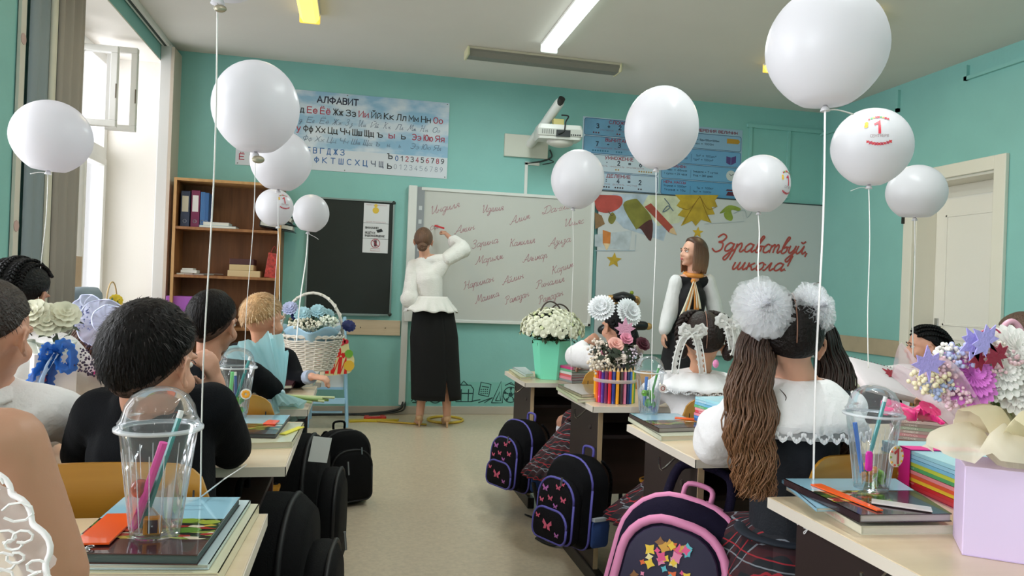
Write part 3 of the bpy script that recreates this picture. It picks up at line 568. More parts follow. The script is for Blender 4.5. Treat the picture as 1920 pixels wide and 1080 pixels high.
MB().bx(px0, px1, WY-.006, WY, pz0+.2, pz1).build('sheet', m_, t); MB().bx(px0, px1, WY-.006, WY, pz0, pz0+.2).build('lower_sheet', mat('#d6dbe5', .35), t)
ink1 = mat('#20242e', .5); ink2 = mat('#a92a45', .5); ink3 = mat('#2a64a4', .5); ink4 = mat('#44506a', .5)
PT = lambda x, z, d=.0065: WALLT(x, z, WY-d, .0)
def prow(items, z, h, x0, x1, cmap, bold=.0, cur=False):
    n = len(items); w = (x1-x0)/n
    groups = {}
    for i, s in enumerate(items):
        c = cmap(i, s); ww = w*(.74 if len(s) > 1 else .5)
        if s: text(s, PT(x0+i*w, z), ww, h, c, t, name='letter', bold=bold)
vow = 'АЕЁИОУЫЭЮЯ'
cm = lambda i, s: ink2 if s[0].upper() in vow else ink1
text('АЛФАВИТ', PT(-.42, 2.895), .37, .055, mat('#161c3c', .5), t, bold=.03)
r1 = 'Аа Бб Вв Гг Дд Ее Ёё Жж Зз Ии Йй Кк Лл Мм Нн Оо'.split(); r2 = 'Пп Рр Сс Тт Уу Фф Хх Цц Чч Шш Щщ ъ ы ь Ээ Юю Яя'.split()
prow(r1, 2.79, .055, -1.09, .78, cm, .015)
prow(r2, 2.615, .055, -1.09, .80, cm, .015)
thin = mat('#5a6b86', .5)
def prow2(items, z, x0, x1):
    n = len(items); w = (x1-x0)/n
    for i, s in enumerate(items):
        T = PT(x0+i*w, z)
        U, l = s[0], s[-1]
        lines = []
        if U in G: 
            for L in G[U][0]: lines.append([((p[0]+p[1]*.3)*.028, p[1]*.03) for p in L])
        else: text(U, T @ M4.Translation((0, 0, 0)), .04, .05, thin, t, name='letter', shear=.3)
        if len(s) > 1:
            if l in G:
                for L in G[l][0]: lines.append([(.048+(p[0]+p[1]*.3)*.026, p[1]*.024) for p in L])
            else: text(l, T @ M4.Translation((.05, 0, 0)), .03, .035, thin, t, name='letter', shear=.3)
        if lines: strokes(lines, T, .0017, thin, t, 'cursive_letter', 4)
prow2(r1, 2.70, -1.09, .77); prow2(r2, 2.53, -1.09, .78)
bl = lambda i, s: ink3
prow(list('БВГДЖЗ'), 2.42, .05, -.50, -.13, bl, .015); prow(list('ПФКТШСХЦЧЩ'), 2.335, .05, -.50, .24, lambda i, s: ink3 if i < 8 else ink4, .015)
prow(['Ъ'], 2.42, .045, .24, .33, lambda i, s: ink1, .02); prow(['Ь'], 2.325, .045, .24, .33, lambda i, s: ink1, .02)
prow(list('0123456789'), 2.405, .045, .315, .80, lambda i, s: [ink3, ink1, ink2, ink1, ink2, ink1, ink2, ink1, ink2, ink1][i], .015)
prow(list('0123456789'), 2.325, .045, .305, .79, lambda i, s: thin, -.015)
prow(['О', 'Ы', 'У'], 2.40, .05, -1.09, -.8, lambda i, s: ink2, .01); prow(['Ё', 'Ю', 'Я'], 2.315, .05, -1.09, -.8, lambda i, s: ink2, .01)
for x in (px0+.02, -.15, px1-.02):
    for z in (pz0+.015, pz1-.015): MB().ell((x, WY-.007, z), .006, 6).build('nail', mat('#8a8a88', .3, metal=.7), t)
# ---------------------------------------------------------------- arithmetic posters
def panel_poster(name, label, x0, x1, z0, z1, rows, col):
    t = thing(name, label, 'poster', ((x0+x1)/2, WY, z0)); MB().bx(x0, x1, WY-.005, WY, z0, z1).build('sheet', mat(col, .35), t)
    return t
blu = mat('#6fa2c9', .4, var=.25, vscale=3); dkb = mat('#1d4f7d', .5); nav = mat('#15233f', .5); pnk = mat('#8c2440', .5)
t = panel_poster('arithmetic_poster', 'pale blue arithmetic poster with addition and multiplication panels right of the projector', 2.155, 2.99, 2.255, 2.985, 4, '#bcd0e2')
rowsA = [('СЛОЖЕНИЕ', '3 + 2 = 5', 'СЛАГАЕМОЕ  СЛАГАЕМОЕ  СУММА'), ('ВЫЧИТАНИЕ', '7 - 3 = 4', 'УМЕНЬШАЕМОЕ  ВЫЧИТАЕМОЕ  РАЗНОСТЬ'), ('УМНОЖЕНИЕ', '3 · 2 = 6', 'МНОЖИТЕЛЬ  МНОЖИТЕЛЬ  ПРОИЗВЕДЕНИЕ'), ('ДЕЛЕНИЕ', '8 : 4 = 2', 'ДЕЛИМОЕ  ДЕЛИТЕЛЬ  ЧАСТНОЕ')]
QT = lambda x, z: WALLT(x, z, WY-.0055, .0)
for i, (a, b, c) in enumerate(rowsA):
    zt = 2.975-i*.18; o = flat(rrect(.80, .168, .02, 3), QT(2.572, zt-.086), [blu, blu, mat('#c4d3e2', .4), mat('#b4c8dc', .4)][i], t, 'panel', .0004)
    strokes([rrect(.80, .168, .02, 3)+[rrect(.80, .168, .02, 3)[0]]], QT(2.572, zt-.086), .0025, dkb, t, 'panel_border', 0)
    text(a, QT(2.40-(i == 0)*-.03, zt-.042), .30, .03, pnk, t, bold=.02, ext=.0014)
    for k, ch in enumerate(b.split()): text(ch, QT(2.30+k*.118, zt-.095), None, .042, nav, t, bold=.03, ext=.0014)
    text(c, QT(2.24, zt-.118), .62, .013, pnk, t, ext=.0014)
    cnt = [(3, 2, 5), (7, 3, 4), (3, 2, 6), (8, 4, 2)][i]; ic = mat(['#6a2430', '#2c6f8f', '#b08a4a', '#3c1626'][i], .5)
    mb = MB()
    for g, nn in enumerate(cnt):
        for k in range(nn): mb.prism(circ(2.27+g*.25+k*.026-2.2, 0, .009, 6)[:-1], .0006, QT(2.2, zt-.142), .0012)
    mb.build('counting_icons', ic, t, kind='stuff')
t = panel_poster('units_poster', 'blue poster of units of length, time and mass beside the arithmetic poster', 3.0, 3.905, 2.25, 2.985, 4, '#9db9cf')
text('ЕДИНИЦЫ ИЗМЕРЕНИЯ ВЕЛИЧИН', QT(3.05, 2.935), .81, .026, pnk, t, bold=.02, ext=.0014)
rowsB = [('МЕРА ДЛИНЫ', '1см = 10мм', '1дм = 10см', '1м = 10дм=100см=1000мм', '1км = 1000м'), ('МЕРА ПЛОЩАДИ', '1км² = 1 000 000м²', '1га = 10 000м²', '1м² = 100дм²', '1дм² = 100см²'), ('МЕРА ВРЕМЕНИ', '1 час = 60мин', '1 сутки = 24 часа', '1неделя = 7 суток', '1год = 365 дней'), ('МЕРА МАССЫ', '1тонна = 1000кг', '1тонна = 10ц', '1ц = 100кг', '1кг = 1000г')]
for i, (a, b, c, d_, e) in enumerate(rowsB):
    zt = 2.915-i*.166; flat(rrect(.88, .155, .02, 3), QT(3.452, zt-.079), mat(['#8db2d2', '#6ea3cf', '#6ea3cc', '#5c9ac8'][i], .4), t, 'panel', .0004)
    strokes([rrect(.88, .155, .02, 3)+[rrect(.88, .155, .02, 3)[0]]], QT(3.452, zt-.079), .0022, dkb, t, 'panel_border', 0)
    text(a, QT(3.04, zt-.038), .24, .022, pnk, t, bold=.02, ext=.0014)
    for k, (s, xx, ww) in enumerate(((b, 3.04, .25), (c, 3.04, .25), (d_, 3.36, .28), (e, 3.36, .22))): text(s, QT(xx, zt-.075-(k % 2)*.04), ww, .019, nav, t, bold=.01, ext=.0014)
    strokes([[(0, 0), (0, .08)]], QT(3.335, zt-.135), .0015, dkb, t, 'divider', 0)
flat([(0, 0), (.13, 0), (.15, .025), (.13, .05), (0, .05)], QT(3.73, 2.835), mat('#b98a2a', .5), t, 'ruler_icon', .0012)
flat([[(0, .02), (.05, 0), (.05, .08), (0, .09)], [(.055, 0), (.11, .03), (.11, .1), (.055, .08)]], QT(3.73, 2.61), mat('#56407e', .5), t, 'books_icon', .0012)
flat(circ(0, 0, .055, 18)[:-1], QT(3.79, 2.50), mat('#c8cdd0', .5), t, 'clock_icon', .0012); strokes([[(-.02, .02), (0, 0), (.03, .02)]], QT(3.79, 2.50), .003, nav, t, 'clock_hands', 0)
flat([[(-.05, .0), (.05, 0), (.03, .04), (-.03, .04)], [(-.055, .05), (.055, .05), (.04, .065), (-.04, .065)]], QT(3.79, 2.29), mat('#5a2038', .5), t, 'scales_icon', .0012)
# ---------------------------------------------------------------- projector on its wall arm
t = thing('projector', 'white short throw projector on a wall arm above the whiteboard', 'projector', (1.6, WY, 2.5))
MB().bx(1.36, 1.80, WY-.03, WY, 2.525, 2.745).build('wall_plate', mat('#d3d3c8', .45), t, bevel=.004)
hy = 6.62
pc = PY(1046, 250, hy)
MB().cap((1.62, WY-.03, 2.66), .045, (pc.x-.01, hy-.05, pc.z+.27), .045, 14).build('arm', mat('#dedfdc', .35), t, smooth=1)
MB().tube([(pc.x-.012, hy-.06, pc.z+.262), (pc.x-.002, hy-.11, pc.z+.30)], .032, 12).build('arm_opening', mat('#222', .5), t)
T = T3(pc, rz=R(-6), rx=R(4))
MB().pillow(rrect(.42, .30, .03), .13, T @ M4.Translation((0, 0, -.07)), e=.06, k=4).build('projector_body', mat('#d8d8d4', .4), t, smooth=40)
MB().bx(-.205, .205, -.157, -.145, -.045, .02, T).build('port_panel', mat('#b8b8b2', .4), t, bevel=.004)
for k in range(6): MB().bx(-.17+k*.02, -.162+k*.02, -.16, -.150, -.03, .01, T).build('vent_slot', mat('#6c6c68', .5), t)
MB().bx(-.04, .09, -.162, -.15, -.05, .01, T).build('connector_bay', mat('#1c1e22', .5), t)
for k in range(5): MB().ell(T @ V((.10+k*.02, -.16, -.03)), .007, 8).build('socket', mat('#2c2c30', .4), t)
MB().ell(T @ V((.02, -.03, -.085)), (.13, .09, .05), 16).build('mirror_housing', mat('#d2d0ca', .3), t, smooth=1)
MB().bx(-.05, .05, -.03, .08, .06, .13, T).build('mount_bracket', mat('#c8ba72', .4), t, bevel=.004)
MB().tube(smooth_path([T @ V(k) for k in ((.02, -.05, .16), (.07, -.13, .14), (.04, -.17, .08), (.03, -.165, 0), (-.02, -.17, -.03))]), .007, 6).build('cable', mat('#1a1a1c', .5), t, smooth=1)
o = MB(); o.tube(smooth_path([(1.82, WY-.02, 2.62), (1.84, WY-.02, 2.55), (1.74, WY-.02, 2.50), (1.60, WY-.015, 2.47)]), .008, 6).tube(smooth_path([(1.78, WY-.02, 2.53), (1.86, WY-.03, 2.50), (1.75, WY-.02, 2.47)]), .005, 6); tag(o.build('cable', mat('#31383a', .5)), 'dark cables looping below the projector wall plate', 'cable')
o = MB().bx(1.575, 1.605, WY-.02, WY, 2.165, 2.48).bx(1.575, 1.72, WY-.02, WY, 2.455, 2.485); tag(o.build('cable_trunking', wf, bevel=.002), 'thin white cable trunking between the projector and the whiteboard', 'cable duct')
# ---------------------------------------------------------------- greeting banner
bx0_, bx1_, bz0, bz1 = 2.335, 4.84, .62, 2.24
t = thing('greeting_banner', 'large grey white banner reading a school greeting, with painted autumn leaves and pencils', 'banner', (3.59, WY-.06, .6))
BYY = WY-.06
bm = mat('#c6c9cd', .4, .25, 3, stretch=(2, 1, .6), spec=.4)
mb = MB(); mb.bx(bx0_, bx1_, BYY, BYY+.006, bz0, bz1); mb.build('cloth', bm, t)
MB().bx(bx0_-.02, bx1_+.02, BYY-.004, BYY+.02, bz1, bz1+.012).build('top_bar', mat('#4d5356', .4, metal=.5), t)
MB().bx(bx1_-.02, bx1_-.005, BYY+.006, BYY+.03, 0, bz1).bx(bx0_+.005, bx0_+.02, BYY+.006, BYY+.03, 0, bz1).build('side_pole', mat('#6b7072', .4, metal=.6), t)
def BP(x, y):
    p = PY(x, y, BYY); return (p.x, p.z)
BT = M4(((1, 0, 0, 0), (0, 0, -1, BYY-.0005), (0, 1, 0, 0), (0, 0, 0, 1)))
def art(pts, col, name, lay=1, var=.25, sm=None):
    if sm is None: sm = name in ('painted_apple', 'painted_leaf', 'painted_marker', 'painted_note', 'painted_marker_cap')
    if sm: pts = [(p.x, p.y) for p in smooth_path([(a, b, 0) for a, b in pts], 4, True)]
    return flat([BP(*p) for p in pts], BT, mat(col, .5, var=var, vscale=9), t, name, .0005, lay*.0007)
def bl_(pts, col, r=.004, name='outline', sm=4): 
    o = strokes([[BP(*p) for p in pts]], M4.Translation((0, -.005, 0)) @ BT, r, mat(col, .5), t, name, sm); return o
art([(1150, 364), (1240, 364), (1262, 388), (1244, 452), (1170, 428), (1122, 380)], '#aebdd0', 'painted_paper', 1)
art([(1215, 366), (1330, 368), (1272, 418), (1233, 424), (1205, 385)], '#c8cdb4', 'painted_paper', 2)
art([(1115, 440), (1185, 432), (1180, 470), (1115, 462)], '#b9c2cc', 'painted_paper', 1)
ap = [(1116, 367), (1140, 366), (1163, 368), (1167, 380), (1158, 392), (1140, 399), (1122, 396), (1116, 384)]; art(ap, '#b44a44', 'painted_apple', 3)
bl_([(1140, 396), (1146, 404), (1150, 402)], '#5c4a30'); art([(1141, 408), (1148, 398), (1155, 408), (1148, 420), (1141, 416)], '#7f7a36', 'painted_leaf', 3)
art([(1115, 398), (1128, 404), (1134, 420), (1116, 430)], '#8a6a4a', 'painted_book', 2)
art([(1168, 384), (1190, 373), (1200, 380), (1222, 412), (1196, 428), (1190, 426)], '#7e7b33', 'painted_marker', 4)
art([(1222, 412), (1220, 452), (1202, 430), (1196, 428)], '#53282a', 'painted_marker_cap', 5)
art([(1208, 388), (1220, 381), (1262, 426), (1268, 440), (1254, 436)], '#a5473c', 'painted_pencil', 6); art([(1256, 430), (1262, 426), (1269, 441), (1254, 436)], '#d9b892', 'painted_pencil_tip', 7)
art([(1130, 431), (1145, 436), (1144, 456), (1137, 468), (1130, 456)], '#c77a3c', 'painted_pencil', 4); art([(1131, 456), (1144, 457), (1137, 470)], '#dcc09a', 'painted_pencil_tip', 5)
lf_ = [(1265, 365), (1347, 366), (1340, 376), (1345, 388), (1334, 388), (1340, 402), (1326, 403), (1334, 418), (1314, 412), (1304, 424), (1297, 414), (1276, 424), (1284, 408), (1270, 404), (1280, 392), (1268, 386), (1275, 376)]
art(lf_, '#b79a2c', 'painted_maple_leaf', 5)
for e_ in ((1280, 420), (1330, 414), (1342, 388), (1272, 388)): bl_([(1312, 368), ((1312+e_[0])/2, 392), e_], '#8a6a1c', .003)
for cx_, cy_, r_ in ((1151, 488, 15), (1308, 436, 11)):
    art([(cx_+(r_ if k % 2 == 0 else r_*.45)*sin(k*pi/5+.1), cy_-(r_ if k % 2 == 0 else r_*.45)*cos(k*pi/5+.1)) for k in range(10)], '#c7a534', 'painted_star', 3)
art([(1349, 400), (1366, 385), (1387, 390), (1386, 396), (1371, 394), (1374, 408), (1370, 414), (1360, 410), (1357, 400), (1362, 397)], '#8a9a3c', 'painted_note', 3)
bl_([(1375, 400), (1395, 394), (1400, 408), (1410, 396)], '#9aa8b4', .003); bl_([(1115, 470), (1190, 470), (1192, 440)], '#9fb0c0', .003, sm=0); bl_([(1320, 420), (1395, 415), (1392, 400)], '#aab4be', .002, sm=0)
bl_([(1245, 372), (1256, 388), (1242, 398), (1252, 386), (1262, 396)], '#5d6e80', .005)
rdm = mat('#b24a44', .45)
def ban(s, a, b, xh, r):
    p, q = PY(*a, BYY), PY(*b, BYY); cursive(s, WALLT(p.x, p.z, BYY, .003, math.atan2(q.z-p.z, q.x-p.x)*.5), xh, r, rdm, t, 'greeting_lettering', .3, width=q.x-p.x)
ban('Здравствуй,', (1334, 470), (1518, 474), .088, .0088); ban('школа!', (1372, 505), (1478, 507), .082, .0088)
# second painted sheet beyond the banner text: dark twig at the banner foot
bl_([(1512, 545), (1528, 532), (1538, 530)], '#6a4d3a', .006); bl_([(1505, 548), (1530, 540)], '#7d5a40', .005)
# ---------------------------------------------------------------- wall stickers (school doodles)
ink5 = mat('#1e4444', .5); t = thing('wall_sticker', 'black line doodle sticker of school supplies along the bottom of the teal wall', 'sticker', (1.0, WY, .1))
ST = lambda x: WALLT(x, .09, WY, .0012)
MB().bx(.52, 1.62, WY-.0012, WY, .09, .31).build('backing', mat('#7cbdb3', .55), t)
r_ = .005
def ball(cx, cy, rr, T):
    L = [circ(cx, cy, rr)]
    for k in range(5):
        a = k*2*pi/5+.3; L.append([(cx+rr*.35*cos(a), cy+rr*.35*sin(a)), (cx+rr*.9*cos(a), cy+rr*.9*sin(a))])
    strokes(L, T, r_, ink5, t, 'football_lines', 0)
    mb = MB(); mb.prism(circ(cx, cy, rr*.35, 5)[:-1], .001, T)
    for k in range(5): a = k*2*pi/5+.3; mb.prism(circ(cx+rr*.8*cos(a), cy+rr*.8*sin(a), rr*.2, 5)[:-1], .001, T)
    mb.build('football_patches', ink5, t)
ball(1.52, .1-.0, .075, ST(-.0)); ball(.78, .085, .07, ST(0)); ball(1.435-.0, .085, .0001, ST(0))
strokes([[(.98, .03), (.97, .15), (1.0, .19), (1.12, .19), (1.15, .15), (1.14, .03), (.98, .03)], [(.97, .11), (1.15, .11)], [(1.02, .19), (1.05, .23), (1.09, .19)], [(1.03, .15), (1.03, .03)], [(1.10, .15), (1.10, .03)]], ST(0), r_, ink5, t, 'bag_lines', 0)
strokes([[(1.2, .1), (1.22, .22), (1.32, .2), (1.3, .08), (1.2, .1)], [(1.23, .18), (1.30, .17)]]+[[(1.22+.02*i, .11+.02*j), (1.23+.02*i, .11+.02*j)] for i in range(4) for j in range(3)], ST(0), r_, ink5, t, 'calculator_lines', 0)
strokes([[(1.33, .02), (1.42, .23), (1.44, .02), (1.33, .02)], [(1.37, .04), (1.41, .13), (1.42, .04), (1.37, .04)]], ST(0), r_, ink5, t, 'set_square_lines', 0)
strokes([[(1.2, .02), (1.34, .07), (1.26, .02), (1.34, .07)], [(1.12, .03), (1.22, .05)], [(1.46, .19), (1.5, .21), (1.56, .19), (1.52, .22), (1.48, .2)], [(1.6, .03), (1.6, .2), (1.63, .2), (1.63, .03)]], ST(0), r_, ink5, t, 'paper_plane_lines', 0)
strokes([[(.55, .03), (.62, .12), (.58, .2), (.6, .12), (.66, .16)], [(.56, .1), (.6, .03), (.7, .06), (.68, .02), (.56, .02)], [(.85, .02), (.93, .05), (.95, .2), (.9, .18), (.87, .05)]], ST(0), r_, ink5, t, 'bird_lines', 4)
# ---------------------------------------------------------------- floor bits at the wall
o = MB(); cc = PZ(835, 787, .01); o.tube([(cc.x+.16*cos(a), cc.y+.16*sin(a), .012) for a in [i*2*pi/32 for i in range(33)]], .012, 6); tag(o.build('hoop', mat('#cfae3a', .4), smooth=1), 'yellow plastic hoop on the floor behind the teacher\'s heels', 'hoop')
o = MB(); a_, b_ = PZ(700, 789, .01), PZ(800, 796, .01); o.tube([a_, b_], .009, 6); tag(o.build('plastic_rod', mat('#c9a63c', .4), smooth=1), 'thin yellow rod on the floor leading to the hoop', 'rod')
a_ = PZ(672, 792, .0); o = MB(); o.prism([(0, 0), (.12, .03), (.3, .02), (.42, .05), (.44, .09), (.3, .1), (.1, .09), (0, .08)], .02, T3((a_.x-.08, a_.y-.02, 0))); tag(o.build('toy_piece', mat('#c5a828', .4), bevel=.004), 'flat yellow plastic toy piece on floor near easel', 'toy')
a_ = PZ(703, 787, .0); t = thing('toy_clamp', 'red plastic toy clip lying on the floor by the wall', 'toy', a_)
MB().bx(-.1, .1, -.02, .02, 0, .03, T3(a_, rz=.1)).build('bar', mat('#c22a22', .4), t, bevel=.005)
for s in (-1, 1): MB().bx(s*.07-.02, s*.07+.02, -.06, .05, 0, .035, T3(a_, rz=.1)).build('claw', mat('#c22a22', .4), t, bevel=.005)
o = MB(); o.tube(smooth_path([(.47, WY-.03, .12), (.42, WY-.06, .05), (.1, WY-.08, .012), (-.5, WY-.12, .012), (-1.2, WY-.2, .012)]), .012, 6).tube(smooth_path([(.49, WY-.03, .12), (.46, WY-.07, .04), (.2, WY-.11, .012), (0, WY-.1, .012)]), .008, 6); tag(o.build('floor_cable', mat('#27292a', .5), smooth=1), 'dark cables trailing along the foot of the front wall', 'cable')
# ---------------------------------------------------------------- desks and chairs
topm = wood('#d5bd9c', '#e0cbac', 1.5, 'X', .28, .5); topedge = mat('#d9cfc2', .4); brown = wood('#4a3029', '#553831', 2, 'X', .45, .1); sidem = mat('#2a1d1b', .5, var=.1)
def desk(x0, x1, y0, y1, z, label, inr=.06):
    t = thing('school_desk', label, 'desk', ((x0+x1)/2, (y0+y1)/2, 0), 'double school desks')
    MB().bx(x0+.002, x1-.002, y0+.002, y1-.002, z-.026, z).build('desktop', topm, t, bevel=.002)
    MB().bx(x0, x1, y0, y0+.002, z-.025, z-.001).bx(x0, x1, y1-.002, y1, z-.025, z-.001).bx(x0, x0+.002, y0, y1, z-.025, z-.001).bx(x1-.002, x1, y0, y1, z-.025, z-.001).build('edge_band', topedge, t)
    for s, xa in ((1, x0+.06), (-1, x1-inr-.018)):
        sp = MB().bx(xa, xa+.018, y0+.10, y1-.03, .06, z-.026).build('side_panel', sidem, t)
        MB().bx(xa-.001, xa+.019, y0+.098, y0+.101, .06, z-.026).build('edge_strip', mat('#c9ad88', .5), sp)
        MB().bx(xa-.01, xa+.028, y0+.04, y1-.0, .0, .06).build('foot', mat('#1b1616', .4), t, bevel=.004)
        xo = xa-.012 if s > 0 else xa+.018
        for zz in (.16, z-.12): MB().lathe([(.011, 0), (.008, .006)], n=10, T=T3((xa-.001 if s > 0 else xa+.019, y0+.2, zz), ry=-s*pi/2)).build('screw_cap', mat('#3c3230', .4), sp)
        MB().tube(smooth_path([(xa-s*.002, y0+.25, z-.05), (xa-s*.05, y0+.25, z-.09), (xa-s*.06, y0+.25, z-.05)], 4), .004, 6).build('bag_hook', chrome, t)
    MB().bx(x0+.08, x1-.08, y1-.10, y1-.082, .28, z-.03).build('modesty_panel', brown, t)
    MB().bx(x0+.08, x1-.08, y0+.14, y1-.10, z-.16, z-.145).build('book_shelf', sidem, t)
    return t
DX0, DX1 = .955, 2.155
desk(DX0, DX1, .97, 1.55, .76, 'school desk nearest the camera on the right, holding the lilac gift bag')
desk(DX0, DX1, 1.92, 2.46, .76, 'second school desk of the right row, holding cup and rainbow workbooks')
desk(DX0, DX1, 2.84, 3.37, .76, 'third school desk of the right row, holding the pencil wrapped flower vase')
desk(.93, 2.13, 3.95, 4.52, .71, 'front school desk of the right row under the mint flower pot')
desk(-1.355, -.155, .97, 1.52, .76, 'school desk nearest the camera on the left, under the purple tinted cup', .22)
desk(-1.355, -.155, 1.90, 2.51, .76, 'second school desk of the left row where the dark haired boy leans', .22)
desk(-1.355, -.155, 2.75, 3.38, .76, 'third school desk of the left row with the blue wrapped bouquet', .22)
desk(-1.355, -.155, 3.72, 4.25, .73, 'front school desk of the left row under the white wicker basket', .22)
desk(2.85, 4.05, 3.95, 4.5, .71, 'school desk of the far right row by the door holding a clear cup')
ply = wood('#a8701c', '#c08a34', 1.2, 'X', .35, .4); plye = mat('#caa56a', .5); tubem = mat('#2a2a2c', .35, metal=.6)
def make_chair():
    t = thing('school_chair', '', 'chair', (0, 0, 0), 'plywood school chairs')
    def pnl(w, h, r, z0, y0, curve, lean, th=.010):
        mb = MB(); n = 12; out = rrect(w, h, r, 5, 0, 0)
        # curved panel by grid clipped through rounded outline
        cols = []
        for i in range(n*2+1):
            x = -w/2+w*i/(n*2); zz = sorted([p for p in out], key=lambda p: abs(p[0]-x)); hi = max(p[1] for p in zz[:6]) if abs(abs(x)-w/2) < r else h/2
            hi = h/2-(r-sqrt(max(0, r*r-max(0, abs(x)-(w/2-r))**2)))
            cols.append((x, hi))
        vs = []; fs = []
        for s in (0, 1):
            for x, hi in cols:
                for z in (-hi, 0, hi): vs.append((x, y0+curve*(1-(2*x/w)**2)*-1+curve+s*th+lean*(z), z0+z))
        m = len(cols)*3
        for i in range(len(cols)-1):
            for j in range(2):
                a = i*3+j; fs += [(a, a+3, a+4, a+1), (m+a, m+a+1, m+a+4, m+a+3)]
            for j in (0, 2): a = i*3+j; fs.append((a, a+3, m+a+3, m+a) if j else (a, m+a, m+a+3, a+3))
        for a in (0, (len(cols)-1)*3):
            for j in range(2): fs.append((a+j, a+j+1, m+a+j+1, m+a+j))
        mb.add(vs, fs); return mb
    pnl(.40, .19, .07, .755, -.215, -.035, -.12).build('backrest', ply, t, smooth=40)
    s = MB(); s.prism(rrect(.38, .38, .06, 5, 0, 0), .012, T3((0, .01, .448))); s.build('seat', ply, t, bevel=.003)
    for sx in (-1, 1):
        MB().tube(smooth_path([(sx*.17, -.235, .80), (sx*.17, -.21, .60), (sx*.17, -.17, .45), (sx*.19, -.2, 0)], 4), .011, 8).build('rear_leg', tubem, t, smooth=1)
        MB().tube(smooth_path([(sx*.17, -.17, .44), (sx*.17, .1, .44), (sx*.175, .17, .42), (sx*.19, .2, 0)], 4), .011, 8).build('front_leg', tubem, t, smooth=1)
    MB().tube([(-.17, .12, .44), (.17, .12, .44)], .009, 8).tube([(-.17, -.12, .44), (.17, -.12, .44)], .009, 8).build('seat_rail', tubem, t)
    return t
ch = make_chair(); first = True
for x, y, z, rz, l in ((-.47, 1.80, 0, 0, 'plywood school chair of the boy in black, backrest behind the nearest cup'), (1.26, 1.80, 0, 0, 'plywood school chair of the girl with long brown ponytails'),
                    (1.36, 2.70, 0, 0, 'plywood chair of the girl with lace ribbon braids'), (1.27, 3.61, -.0, 0, 'plywood chair of the girl with white flower pompoms'), (-1.02, 2.70, 0, 0, 'plywood chair beyond the paper bag with the blue lace bow'),
                    (-.44, 2.72, 0, 0, 'plywood chair of the dark haired boy in the third row'), (-.44, 3.62, 0, 0, 'plywood chair of the blond boy'), (2.62, 2.95, .02, R(35), 'plywood chair standing behind the stack of pink tied textbooks'), (3.1, 3.62, 0, 0, 'plywood chair of the girl with cornrow braids'), (-1.0, 1.80, 0, 0, 'plywood chair at the left edge under the child in white shirt'),
                    (-.95, .78, 0, 0, 'plywood chair at the lower left under the child in lace dress'), (-1.02, 3.6, 0, 0, 'plywood chair of the girl with ribbon bow headband'), (1.9, 1.83, 0, 0, 'empty plywood chair behind the flower bouquet on the right'), (2.48, 2.2, 0, 0, 'plywood chair under the boy at the right edge')):
    if first: ch.location = (x, y, z); ch.rotation_euler = (0, 0, rz); ch['label'] = l; first = False
    else: dup(ch, (x, y, z), rz, l)
# ---------------------------------------------------------------- books on desks
def qp(pts, z): return [(PZ(a, b, z).x, PZ(a, b, z).y) for a, b in pts]
def inset(poly, d):
    cx = sum(p[0] for p in poly)/len(poly); cy = sum(p[1] for p in poly)/len(poly)
    return [(x+(cx-x)*d, y+(cy-y)*d) for x, y in poly]
def garden():
    m = bpy.data.materials.new('cover_print'); m.use_nodes = True; nt = m.node_tree; b = nt.nodes['Principled BSDF']; b.inputs['Roughness'].default_value = .12; b.inputs['Coat Weight'].default_value = .5
    tc = nt.nodes.new('ShaderNodeTexCoord'); mp = nt.nodes.new('ShaderNodeMapping'); mp.inputs['Scale'].default_value = (1, 2.2, 1); v = nt.nodes.new('ShaderNodeTexVoronoi'); v.inputs['Scale'].default_value = 42
    rp = nt.nodes.new('ShaderNodeValToRGB'); rp.color_ramp.interpolation = 'CONSTANT'; sx = nt.nodes.new('ShaderNodeSeparateColor')
    cols = ['#33452c', '#5f7a34', '#8a9a4a', '#20301f', '#c4b04a', '#a33a35', '#d9cdb5', '#4a5a2e', '#2a2a2a']
    while len(rp.color_ramp.elements) < len(cols): rp.color_ramp.elements.new(.5)
    for i, c in enumerate(cols): rp.color_ramp.elements[i].position = i/len(cols); rp.color_ramp.elements[i].color = hexc(c)
    for a, c in ((tc.outputs['Object'], mp.inputs[0]), (mp.outputs[0], v.inputs[0]), (v.outputs['Color'], sx.inputs[0]), (sx.outputs[0], rp.inputs[0]), (rp.outputs[0], b.inputs['Base Color'])): nt.links.new(a, c)
    return m
gard = garden(); sky = mat('#9cc8da', .12, coat=.5); mar = mat('#3a2326', .12, coat=.5)
def qbook(name, pts, z, th, cov, label, spine=None, pages='#ddd6c4', cat='book'):   # pts: corners of the lid, far left, far right, near right, near left
    P = qp(pts, z+th); c = (sum(p[0] for p in P)/4, sum(p[1] for p in P)/4, z); t = thing(name, label, cat, c)
    MB().prism(inset(P, .02), th-.003, z0=z+.0015).build('pages', mat(pages, .8, .3, 200, stretch=(1, 1, 30)), t)
    cm = mat(cov, .2, coat=.5) if isinstance(cov, str) else cov
    MB().prism(P, .0016, z0=z+th-.0016).build('cover', cm, t); MB().prism(P, .0016, z0=z).build('back_cover', cm, t)
    if spine is not None:
        a, b = P[spine], P[(spine+1) % 4]; d = V((b[0]-a[0], b[1]-a[1])).normalized(); n_ = V((d.y, -d.x))*.002
        MB().prism([a, b, (b[0]+n_.x, b[1]+n_.y), (a[0]+n_.x, a[1]+n_.y)], th, z0=z).build('spine', cm, t)
    return t, P
def lerpq(P, u, v):
    a = V(P[3]).lerp(V(P[2]), u); b = V(P[0]).lerp(V(P[1]), u); q = a.lerp(b, v); return (q.x, q.y)
def band(t, P, z, v0, v1, m, nm, u0=.0, u1=1, dz=.0004): MB().prism([lerpq(P, u0, v0), lerpq(P, u1, v0), lerpq(P, u1, v1), lerpq(P, u0, v1)], dz, z0=z).build(nm, m, t)
